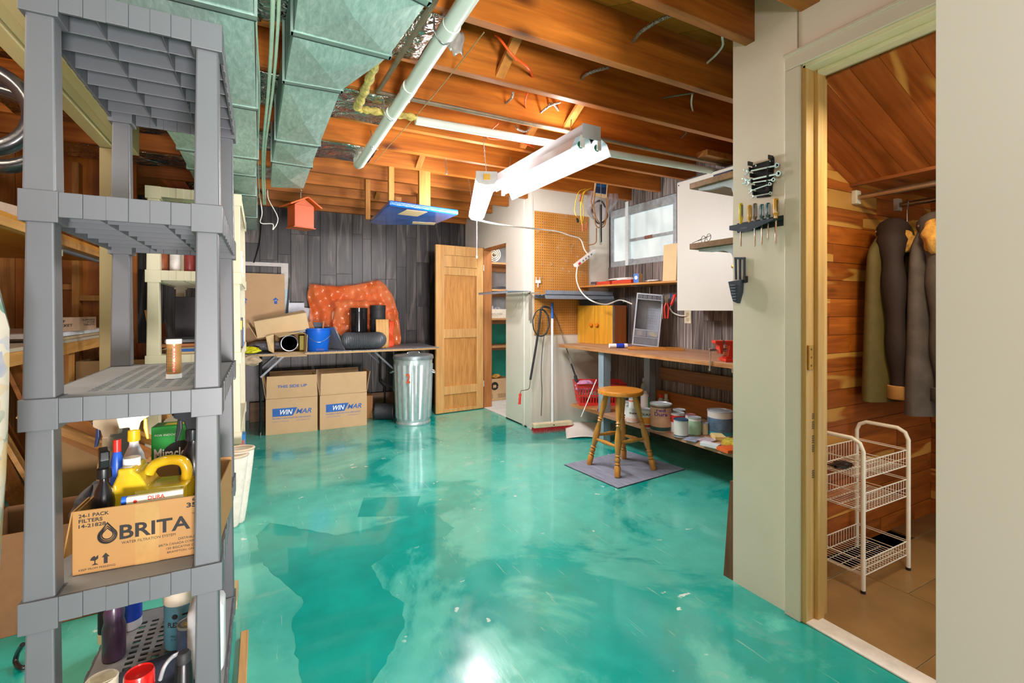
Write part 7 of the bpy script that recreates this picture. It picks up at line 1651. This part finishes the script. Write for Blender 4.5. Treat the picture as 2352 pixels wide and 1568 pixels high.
# black hose ring at far left
p = W(-20, 330, Y=1.9)
for k in range(2):
    tag(M().tube([(0.135 * math.cos(a), 0.05 * k, 0.135 * math.sin(a)) for a in [2 * math.pi * q / 40 for q in range(40)]], 0.026, 12, closed=True).build('rubber_hose', mat('gloss_black_rubber', '#1d1d20', 0.25, coat=0.3), loc=(W(-55, 270, Y=2.2).x, 2.2 + 0.09 * k, W(0, 255, Y=2.2).z - 0.02 * k), smooth=50), ['glossy black coiled hose ring at the left edge above the shelf', 'second black hose ring right behind the first at the left edge'][k], 'hose')
# stringer, rungs and flexible silver duct behind the cream unit
p0, p1 = W(335, 330, Y=4.9), W(418, 445, Y=4.9)
t = thing('cable_ladder', 'orange board with short rungs slanting behind the top of the cream shelving', 'ladder', (p0.x - 0.05, 4.9, p0.z + 0.05))
dv = Vector((p1.x - p0.x, 0, p1.z - p0.z)); L_ = dv.length; an = math.atan2(-dv.z, dv.x)
M().box(0, 0, -0.05, L_ + 0.15, 0.03, 0.09).build('board', wood('ladder_board', '#c4631c', '#9c480c', 0, 1, 0.5, 0.2, 0), t, rot=(0, an, 0))
for k in range(4):
    c = dv * (0.2 + k * 0.22) + Vector((0.03, 0, 0.03)); M().cyl(c, c + Vector((0.26, -0.05, 0.07)), 0.013, n=8).build('rung', BN, t)
tag(M().tube([(0, 0, 0), (0.10, 0, -0.20), (0.22, 0, -0.46), (0.30, 0, -0.62)], [0.06 if q % 2 else 0.066 for q in range(60)], 14, sub=12).build('silver_duct', FOIL, loc=W(385, 325, Y=5.2), smooth=20), 'silver flexible duct slanting behind the cream shelving', 'duct')
# leaning pieces right of the rear post
def leaner(nm, lab, px0, y0p, px1, y1p, Y, w, m, th=0.02, cat='board'):
    a, b = W(px0, y0p, Y=Y), W(px1, y1p, Y=Y - 0.02); b = a + (b - a) * ((a.z - 0.002) / (a.z - b.z)); d = b - a
    q = (-(Vector((d.x, d.y, d.z)))).to_track_quat('Z', 'Y')
    return tag(M().box(-w / 2, -th / 2, 0, w / 2, th / 2, d.length).build(nm, m, loc=b, rot=q.to_euler(), bev=0.001), lab, cat)
leaner('wood_lath', 'thin wooden lath leaning against the column behind the rear post', 338, 712, 372, 900, 3.9, 0.03, BN)
leaner('wood_plank', 'broad orange plank leaning beside the thin lath', 366, 742, 388, 905, 4.1, 0.10, wood('orange_lean', '#c96a2c', '#a04f18', 2, 1, 0.5, 0.1, 0))
leaner('dark_saw_board', 'dark striped board between the lath and the rear post', 350, 772, 352, 905, 4.2, 0.07, mat('striped_dark', '#4a4640', 0.6, var=0.5, scale=30))
leaner('cedar_board', 'red cedar board leaning low behind the rear post', 333, 787, 345, 920, 4.3, 0.14, wood('cedar_lean', '#a4501c', '#7f3a10', 2, 1, 0.5, 0.1, 0))
leaner('pale_stud', 'pale stud leaning upright left of the cream shelving', 352, 620, 358, 900, 4.6, 0.05, STUD)
# pile of lumber and crates
LUM = [wood('lumber_%d' % k, a, b, 0, 1, 0.55, 0.3, 0.1) for k, (a, b) in enumerate((('#c9873a', '#9a5c1c'), ('#b4702a', '#84480f'), ('#dba763', '#b97f38')))]
rnd = random.Random(11)
labs = ['longest leaning plank at the lower left behind the foreground post', 'second leaning plank in the lumber pile, darker brown', 'third leaning plank in the lumber pile, pale edge', 'fourth leaning plank of the lumber pile, narrow', 'fifth leaning plank of the lumber pile, broad and orange', 'sixth leaning plank of the lumber pile, half hidden', 'seventh plank of the lumber pile, nearest the crates', 'eighth plank of the lumber pile, short and dark']
for k in range(8):
    Y = 2.35 + 0.16 * k; x = -1.05 + 0.02 * k
    tilt = R(14 + rnd.uniform(-2, 3)); w = rnd.choice([0.05, 0.09, 0.14])
    tag(M().box(0, 0, 0, 0.02, w, 0.80 + 0.012 * k).build('lumber_plank', LUM[k % 3], loc=(-0.95 + 0.03 * (k % 3), Y, 0.0), rot=(0, -tilt - R(6), 0), bev=0.001), labs[k], 'plank')
for k in range(9):
    a, b = [(155, 985), (150, 1010), (160, 1030), (170, 1000), (200, 975), (155, 960), (180, 1045), (165, 1065), (210, 1050)][k]
    p = W(a + 50, b, Y=2.9 + 0.08 * k)
    tag(M().box(-0.28, -0.02, -0.016, 0.28, 0.05, 0.016).build('wood_offcut', LUM[(k + 1) % 3], loc=(p.x, 2.9 + 0.08 * k, p.z), rot=(0, R(33 + rnd.uniform(-6, 6)), R(rnd.uniform(-12, 12))), bev=0.001), ['pale sloping offcut', 'brown sloping offcut', 'narrow sloping offcut', 'thick sloping offcut', 'broad sloping offcut', 'highest sloping offcut', 'low sloping offcut', 'short sloping offcut', 'dark sloping offcut'][k] + ' in the wood heap seen above the lettered carton', 'offcut', 'sloping offcuts in the wood heap')
def crate(nm, lab, x, y, z, w, d, h, m, rz=0):
    t = thing(nm, lab, 'box', (x, y, z), rz)
    M().box(0, 0, 0, w, 0.006, h).box(0, d - 0.006, 0, w, d, h).box(0, 0.006, 0, 0.006, d - 0.006, h).box(w - 0.006, 0.006, 0, w, d - 0.006, h).box(0.006, 0.006, 0, w - 0.006, d - 0.006, 0.006).build('carton', m, t, bev=0.002); return t
crate('cardboard_carton', 'brown cardboard carton on the floor under the storage bench, with a cream side', -0.98, 3.2, 0.0, 0.36, 0.4, 0.62, CARDD, 10)
crate('cardboard_carton', 'smaller brown carton standing in front of the studs beside the offcuts', -1.05, 4.0, 0.0, 0.5, 0.4, 0.82, CARDD, -6)
crate('cardboard_carton', 'dark brown carton on the floor behind the bottom tier of the grey shelving', -0.88, 2.30, 0.0, 0.40, 0.34, 0.36, mat('dark_carton', '#7a5530', 0.7, var=0.1), 4)
t = crate('cardboard_carton', 'grey-brown metal case standing behind the purple-brown bottle', -0.48, 2.36, 0.0, 0.16, 0.3, 0.24, mat('taupe_case', '#6f665a', 0.5, var=0.1), 3)
cord('black_cable', 'black looped cable on the floor beside the foreground post', [W(52, 1480, Z=0.10), W(40, 1500, Z=0.04), W(36, 1520, Z=0.012), W(48, 1533, Z=0.012), W(60, 1530, Z=0.012)], 0.007, BLK)
t = thing('leaning_screen', 'slatted orange wooden screen standing behind the plant food box', 'screen', (-0.66, 3.38, 0.0), 0)
M().box(0.0, 0, 0, 0.03, 0.025, 0.86).box(0.42, 0, 0, 0.45, 0.025, 0.86).build('screen_frame', STUD, t)
for k in range(16): M().box(0.032, 0.006, 0.05 + k * 0.05, 0.418, 0.018, 0.088 + k * 0.05).build('slat', wood('orange_slat', '#cc7024', '#a45010', 0, 1, 0.5, 0, 0.15), t)
t.location = (-1.02, 4.36, 0)
# floral garment hanging at the left edge
FLW = NT('floral_fabric'); _v = FLW.coords((1, 1, 1), False); _vo = FLW.n('ShaderNodeTexVoronoi'); _vo.inputs['Scale'].default_value = 30; _vs = FLW.n('ShaderNodeVectorMath', operation='ADD'); _vn = FLW.n('ShaderNodeTexNoise'); _vn.inputs['Scale'].default_value = 22; FLW.l(_v, _vn.inputs[0]); _vq = FLW.n('ShaderNodeVectorMath', operation='SCALE'); _vq.inputs[3].default_value = 0.05; FLW.l(_vn.outputs[1], _vq.inputs[0]); FLW.l(_v, _vs.inputs[0]); FLW.l(_vq.outputs[0], _vs.inputs[1]); FLW.l(_vs.outputs[0], _vo.inputs[0])
_cr = FLW.ramp(_vo.outputs['Color'], [(0.0, lin('#a9a294')), (0.38, lin('#9c9484')), (0.42, lin('#2f6254')), (0.52, lin('#2f6254')), (0.54, lin('#a8853e')), (0.64, lin('#a8853e')), (0.66, lin('#5c6a92')), (0.78, lin('#7883a3')), (0.80, lin('#6b2c44')), (0.9, lin('#6b2c44')), (0.92, lin('#a9a294'))], 'CONSTANT')
_nz = FLW.ramp(FLW.noise(_v, 14, 3), [(0.4, BW(0.15)), (0.65, BW(0.9))]); FLW.col(FLW.mix(lin('#9d9687'), _cr, _nz)); FLW.setp(Roughness=0.85); FLW = FLW.m
p = W(20, 700, Y=1.12)
def drape(u, v):
    a = u * 2 * math.pi; z = 1.345 - v * 0.68
    r = 0.045 + 0.045 * min(1, v * 3) - 0.05 * max(0, v - 0.72) ** 1.0 + 0.006 * math.sin(a * 7 + v * 4)
    return (p.x - 0.095 + r * math.cos(a) * 1.0, 1.12 + r * 0.8 * math.sin(a), z)
tag(M().grid(drape, 40, 24).build('floral_garment', FLW, smooth=70), 'floral cream, green and yellow garment hanging at the left edge of the view', 'garment')
# ================================================================ tools on the partition
def onwall(name, label, cat, px, py):
    p = W(px, py, X=XP - 0.001); return thing(name, label, cat, p, -90), p
# wrench rack
t, p0 = onwall('wrench_rack', 'black wall rack holding wrenches at the top of the partition tools', 'rack', 1758, 455)
S = (p0.x * SN + p0.y * CS) / F_PX
def rk(px, py):   # rack-local coordinates for a pixel on the wall
    q = W(px, py, X=XP - 0.001); return (p0.y - q.y, q.z - p0.z)
P = [rk(x, y) for x, y in ((1729, 382), (1735, 378), (1776, 366), (1779, 360), (1780, 372), (1775, 440), (1770, 452), (1740, 455))]
M().prism(P, -0.006, -0.001, 'Y').build('plate', BLK, t, bev=0.001)
for k in range(6):
    a = rk(1728 + k * 2.2, 381 + k * 13.5); m = M().box(a[0], -0.030, a[1] - 0.002, a[0] + 0.004, -0.001, a[1] + 0.014); m.build('hook_arm', BLK, t)
    a = rk(1777 - k * 1.0, 366 + k * 14.5); m = M().box(a[0] - 0.004, -0.030, a[1] - 0.002, a[0], -0.001, a[1] + 0.014); m.build('hook_arm', BLK, t)
for x, y in ((1739, 381), (1771, 372)): 
    a = rk(x, y); M().cyl((a[0], -0.009, a[1]), (a[0], -0.006, a[1]), 0.004, n=10).build('screw', CHROME, t)
wl_ = [((1709, 396), (1789, 379), 'topmost'), ((1706, 417), (1792, 398), 'largest and second from the top'), ((1712, 422), (1781, 412), 'third from the top'), ((1719, 440), (1773, 421), 'tilted fourth from the top'), ((1723, 452), (1775, 443), 'lowest and shortest')]
for k, (a, b, nm) in enumerate(wl_):
    qa, qb = rk(*a), rk(*b); cx, cz = (qa[0] + qb[0]) / 2, (qa[1] + qb[1]) / 2; Lw = math.hypot(qb[0] - qa[0], qb[1] - qa[1]); an = math.atan2(qb[1] - qa[1], qb[0] - qa[0])
    w_ = W((a[0] + b[0]) / 2, (a[1] + b[1]) / 2, X=XP - 0.024)
    t2 = thing('wrench', 'chrome combination wrench on the black rack, ' + nm, 'wrench', (XP - 0.024, w_.y, w_.z), rot=(0, -an, R(-90)))
    t2.rotation_mode = 'XYZ'
    h = Lw / 2; s = 1 - 0.10 * k if k != 1 else 1.05
    M().box(-h + 0.012, -0.0022, -0.0042 * s, h - 0.012, 0.0022, 0.0042 * s).build('shank', CHROME, t2, bev=0.0015)
    M().prism([(0.006 * s, -0.006 * s), (-0.003 * s, -0.012 * s), (-0.018 * s, -0.012 * s), (-0.014 * s, -0.0055 * s), (-0.004 * s, -0.005 * s), (-0.002 * s, 0.0), (-0.004 * s, 0.006 * s), (-0.016 * s, 0.008 * s), (-0.018 * s, 0.013 * s), (0.0, 0.012 * s), (0.008 * s, 0.005 * s)], -0.003, 0.003, 'Y').build('open_jaw', CHROME, t2, loc=(-h + 0.014, 0, 0), bev=0.001)
    M().lathe([(0.0055 * s, -0.0035), (0.0100 * s, -0.0035), (0.0105 * s, 0.0), (0.0100 * s, 0.0035), (0.0055 * s, 0.0035), (0.0055 * s, -0.0035)], 16, xf=Matrix.Translation((h - 0.010, 0, 0)) @ Euler((R(90), 0, 0)).to_matrix().to_4x4()).build('ring_end', CHROME, t2, smooth=40)
# screwdriver rack
t, p0 = onwall('screwdriver_rack', 'dark wedge-shaped wall rack carrying a row of screwdrivers', 'rack', 1745, 520)
RKM = mat('dark_blue_grey_plastic', '#3d4655', 0.45, var=0.1, scale=30)
A = [rk(1700, 515)[0], rk(1800, 505)[0]]
def rk2(px, py, off=0.0):
    q = W(px, py, X=XP - off); return (p0.y - q.y, q.z - p0.z)
M().box(A[0] - 0.012, -0.004, -0.012, A[1], 0.0, 0.028).build('back_plate', BLKM, t, bev=0.001)
m = M(); m.prism([(A[0] - 0.012, 0.0), (A[1], 0.0), (A[1] - 0.008, -0.050), (A[0] - 0.012, -0.050)], 0.008, 0.014, 'Z'); m.build('tool_ledge', mat('ledge_teal', '#27403f', 0.45), t)
M().prism([(A[0] - 0.012, 0.014), (A[1] - 0.008, 0.014), (A[1] - 0.008, 0.006), (A[0] + 0.075, -0.022), (A[0] + 0.055, -0.022), (A[0] - 0.012, -0.004)], -0.053, -0.0505, 'Y').build('front_plate', RKM, t, bev=0.001)
letters('STANLEY', t, (A[0] + 0.040, -0.0536, -0.008), FX, 0.0055, mat('pale_grey_ink', '#8b95a5', 0.5), 0.030, 0.02)
sd = [(1702, 467, 517, '#e3d21a', '#23408f', 566, 'yellow and blue handled'), (1722, 471, 514, '#d6a62c', '#d6a62c', 520, 'short amber handled'), (1734, 467, 513, '#6b6259', '#b7b3aa', 566, 'grey-brown handled'), (1750, 469, 510, '#1c6a72', '#d6d3e2', 562, 'white and teal handled'), (1764, 466, 507, '#17646b', '#cfd0dc', 548, 'dark teal handled'), (1782, 456, 504, '#e0aa28', '#2a2420', 560, 'thick black and amber handled')]
for k, (px, y0_, y1_, c1, c2, ye, nm) in enumerate(sd):
    top_, bot_, end_ = W(px, y0_, X=XP - 0.027), W(px, y1_, X=XP - 0.027), W(px, ye, X=XP - 0.027)
    t2 = thing('screwdriver', nm + ' screwdriver standing in the wedge-shaped rack', 'screwdriver', bot_)
    h = top_.z - bot_.z; r = 0.0085 if k != 5 else 0.0105
    m1 = mat('handle_%s' % c1[1:], c1, 0.2, var=0.05, coat=0.5); m2 = mat('handle_%s' % c2[1:], c2, 0.2, var=0.05, coat=0.5)
    M().lathe([(r * .55, 0), (r * .7, h * .08), (r * .6, h * .2), (r, h * .32), (r, h * .92), (r * .75, h)], 6).build('handle', m1, t2, smooth=20)
    for q in range(3): M().box(-r * 1.02, -0.0018, h * .34, -r * .6, 0.0018, h * .92).build('stripe', m2, t2, rot=(0, 0, R(60 + q * 60)))
    if bot_.z - end_.z > 0.02: M().cyl((0, 0, -(bot_.z - end_.z)), (0, 0, 0.004), 0.0028 if k != 5 else 0.0038, n=8).build('shaft', CHROME, t2, smooth=40)
# tool holder
t, p0 = onwall('knife_holder', 'blue-grey slotted plastic tool holder hung below the screwdrivers', 'holder', 1703, 645)
G = lambda x, y: rk2(x, y)
up = [G(x, y) for x, y in ((1693, 640), (1691, 596), (1695, 590), (1711, 590), (1714, 596), (1713, 640))]
def bar(a, b, w_, y0_=-0.006, y1_=-0.001): 
    a, b = Vector((a[0], 0, a[1])), Vector((b[0], 0, b[1])); d = (b - a); n_ = Vector((-d.z, 0, d.x)).normalized() * w_ / 2
    P = [a - n_, b - n_, b + n_, a + n_]; return [(q.x, q.z) for q in P]
m = M()
for a, b, w_ in (((1693, 642), (1692, 594), .007), ((1712, 642), (1712, 594), .007), ((1702, 642), (1702, 594), .006), ((1690, 593), (1714, 593), .008)):
    m.prism(bar(G(*a), G(*b), w_), -0.010, -0.002, 'Y')
m.build('slotted_tongue', RKM, t, bev=0.0008)
body = [G(x, y) for x, y in ((1683, 647), (1714, 642), (1712, 670), (1705, 697), (1694, 692), (1690, 678))]
M().prism(body, -0.030, -0.0105, 'Y').build('pocket', RKM, t, bev=0.002)
for k in range(6):
    a, b = G(1689 + k * 1.2, 655 + k * 6.6), G(1701 + k * .3, 655 + k * 6.6); M().prism(bar(a, b, .003), -0.034, -0.0305, 'Y').build('rib', mat('rib_grey', '#8f9aa8', 0.4), t)
M().prism([G(x, y) for x, y in ((1714, 634), (1719, 634), (1719, 648), (1714, 650))], -0.02, -0.002, 'Y').build('side_clip', BLKM, t)
# hinge and marks on the jamb
q = W(1862, 822, X=XP)
t = thing('door_hinge', 'brass hinge leaf on the yellow door jamb', 'hinge', (XP + 0.008, DY1 - 0.0145, q.z), 0)
M().box(-0.002, -0.002, -0.045, 0.030, 0.0, 0.045).build('leaf', mat('brass_hinge', '#c2964a', 0.3, 0.85), t, bev=0.001); M().cyl((-0.004, -0.003, -0.045), (-0.004, -0.003, 0.045), 0.005, n=10).build('knuckle', mat('brass_hinge', '#c2964a', 0.3, 0.85), t, smooth=40)
for z in (-0.03, 0.0, 0.03): M().cyl((0.014, -0.003, z), (0.014, -0.0015, z), 0.004, n=8).build('screw', mat('dark_brass', '#7b5c28', 0.4, 0.8), t)
for k, (y0_, y1_) in enumerate(((948, 962), (966, 985), (998, 1018), (1020, 1038), (1078, 1098))):
    a, b = W(1865, y0_, Y=DY1 - 0.015), W(1865, y1_, Y=DY1 - 0.015)
    for j in range(4): M().box(XP + 0.030, DY1 - 0.0150, b.z + (a.z - b.z) * j / 4, XP + 0.042, DY1 - 0.0142, b.z + (a.z - b.z) * (j + .55) / 4).build('stamp_mark', mat('stamp_ink', '#57503f', 0.7), bpy.data.objects['trim_7'])
# ================================================================ closet: rods, coats, wire cart
CHR = mat('closet_rod_chrome', '#b8a98c', 0.25, 0.9)
for k, (x, z) in enumerate(((2.56, 1.695), (2.96, 1.70))):
    t = thing('closet_rod', ['chrome closet rod nearer the doorway', 'second closet rod, the one with the coats'][k], 'rod', (x, 0.25, z))
    M().cyl((0, 0, 0), (0, 1.015, 0), 0.0135, n=16).build('rod_tube', CHR, t, smooth=40)
    M().box(-0.022, 0.995, -0.03, 0.022, 1.018, 0.035).build('end_bracket', mat('white_bracket', '#cfc4ac', 0.4), t, bev=0.003)
SUE = mat('brown_suede', '#2b1a11', 0.8, var=0.2, scale=9, bump=0.2); OLI = mat('olive_lining', '#5a4a18', 0.75, var=0.15); GRS = mat('grey_shearling', '#54483f', 0.85, var=0.25, scale=14, bump=0.3); FURB = mat('golden_fur', '#c9913f', 0.95, var=0.3, scale=60, bump=0.8); BLKC = mat('black_coat', '#1b1816', 0.85, var=0.2)
def coat(label, y, x0, x1, zt, zb, body, sleeve, cuff, collar, fur=None, sl=0.78):
    xc = (x0 + x1) / 2; t = thing('coat', label, 'coat', (xc, y, zt))
    hw = (x1 - x0) / 2; H = zt - zb
    def fn(u, v):
        a = u * 2 * math.pi
        w = hw * (0.40 + 0.60 * min(1, v * 6) ** 0.6) * (0.94 + 0.10 * v); d = 0.045 + 0.035 * min(1, v * 3)
        return (w * math.cos(a), d * math.sin(a) * (1 + .12 * math.sin(a * 6 + v * 3)), -v * H)
    M().grid(fn, 44, 20).build('coat_body', body, t, smooth=70)
    sx = -hw
    for s in (-1, 1):
        P = [(s * hw * .55, -0.03, -0.03), (s * hw * .74, -0.055, -0.10), (s * hw * .82, -0.075, -0.26), (s * hw * .80, -0.085, -H * sl * .7), (s * hw * .74, -0.09, -H * sl)]
        sp = smooth_path(P, 5); M().tube(sp, [0.05 + 0.006 * math.sin(i * 1.3) + (0.012 if i < 6 else 0) - 0.0006 * i for i in range(len(sp))], 14).build('sleeve', sleeve, t, smooth=60)
        c = Vector(P[-1]); M().lathe([(0.049, -0.005), (0.054, 0.0), (0.052, 0.055), (0.047, 0.058), (0.040, 0.02), (0.03, 0.01)], 20, o=(c.x, c.y, c.z - 0.035)).build('cuff', cuff, t, smooth=50)
    if collar:
        M().grid(lambda u, v: ((0.10 - .03 * v) * math.cos(u * math.pi * 2) * (1 + .1 * math.sin(u * 40)), (0.06) * math.sin(u * math.pi * 2) - 0.02 * v, 0.03 - v * 0.13 + 0.02 * math.cos(u * math.pi * 2)), 30, 6).build('collar', collar, t, smooth=60)
        for s in (-1, 1): M().grid(lambda u, v: (s * (0.03 + 0.05 * u) * (1 - .5 * v), -0.075 - 0.012 * math.sin(v * 3), -0.04 - v * 0.24 - 0.02 * u), 5, 8).build('lapel', collar, t, smooth=60, solid=0.012)
    if fur:
        o_ = blob('fur_trim', '', '', (0, 0, 0), (fur[3], 0.045, fur[4]), FURB, 4, 0.3); del o_['label']; del o_['category']; o_.parent = t; o_.location = (fur[0] - xc, fur[1], fur[2] - zt)
    M().tube([(0, 0, 0.02), (0, 0, 0.09), (0.012, 0, 0.125), (0, 0, 0.14), (-0.016, 0, 0.128)], 0.0025, 6, sub=4).build('hanger_hook', STEEL, t)
    M().tube([(-hw * .8, 0, -0.045), (0, 0, 0.025), (hw * .8, 0, -0.045)], 0.004, 6).build('hanger', STEEL, t)
    return t
coat('brown suede coat with an olive edge and a tan buttoned cuff, leftmost on the rod', 1.19, 2.52, 3.28, 1.57, 0.72, OLI, SUE, mat('tan_cuff', '#b98443', 0.7), FURB, fur=(2.66, -0.085, 1.47, 0.035, 0.055), sl=0.93)
coat('grey-brown shearling coat with furry cuffs, right of the brown suede coat', 1.035, 2.56, 3.20, 1.575, 0.68, GRS, GRS, mat('dark_fur', '#4a453e', 0.95, var=0.3, scale=60, bump=0.8), GRS, fur=(2.60, -0.07, 1.47, 0.06, 0.08), sl=0.88)
coat('dark coat with a golden fur collar at the right edge of the closet opening', 0.87, 2.62, 3.15, 1.56, 0.60, BLKC, GRS, GRS, FURB, sl=0.9)
# wire cart
t = thing('wire_cart', 'white three-tier wire basket cart with rounded tube frames on the closet floor', 'cart', (2.16, 1.035, 0.0015))
CW = mat('cart_white', '#efe6d3', 0.35, var=0.03)
cw_, cd_ = 0.372, 0.205
for x in (0.0, cw_):
    P = [(x, 0, 0.0), (x, 0, 0.575), (x, 0.012, 0.605), (x, 0.04, 0.62), (x, cd_ - 0.04, 0.62), (x, cd_ - 0.012, 0.605), (x, cd_, 0.575), (x, cd_, 0.0)]
    M().tube(P, 0.0085, 10).build('frame_tube', CW, t, smooth=50)
    for y in (0, cd_): M().cyl((x, y, 0.0), (x, y, 0.012), 0.0095, n=10).build('foot_cap', BLK, t)
for z0, z1 in ((0.46, 0.53), (0.325, 0.40), (0.065, 0.125)):
    r = 0.0016; x0, x1, y0, y1 = 0.01, cw_ - 0.01, 0.004, cd_ - 0.004
    rim = M()
    rim.tube([(x0, y0, z1), (x1, y0, z1), (x1, y1, z1), (x0, y1, z1)], 0.0026, 6, closed=True).tube([(x0, y0, z0), (x1, y0, z0), (x1, y1, z0), (x0, y1, z0)], 0.0024, 6, closed=True)
    rim.build('basket_rim', CW, t)
    g = M()
    for k in range(17):
        x = x0 + (x1 - x0) * k / 16
        g.tube([(x, y0, z1), (x, y0, z0), (x, y1, z0), (x, y1, z1)], r, 4)
    for k in range(1, 4): g.tube([(x0, y0 + (y1 - y0) * k / 4, z0 - 0.003), (x1, y0 + (y1 - y0) * k / 4, z0 - 0.003)], r, 4)
    for zz_ in (z0 + (z1 - z0) * .5,): g.tube([(x0, y0, zz_), (x1, y0, zz_)], r, 4)
    g.build('basket_wires', CW, t, kind='stuff')
    for zz_ in (z1 + 0.004, z0 + 0.01): 
        for x in (0, cw_): M().tube([(x, 0, zz_), (x, cd_, zz_)], 0.0018, 6).build('side_wire', CW, t)
blob('metal_clips', 'bunch of dark clips lying in the top basket of the wire cart', 'clips', (2.24, 1.16, 0.476), (0.06, 0.03, 0.012), mat('dark_clips', '#3a322c', 0.4, 0.5, var=0.5, scale=80), 3, 0.6)
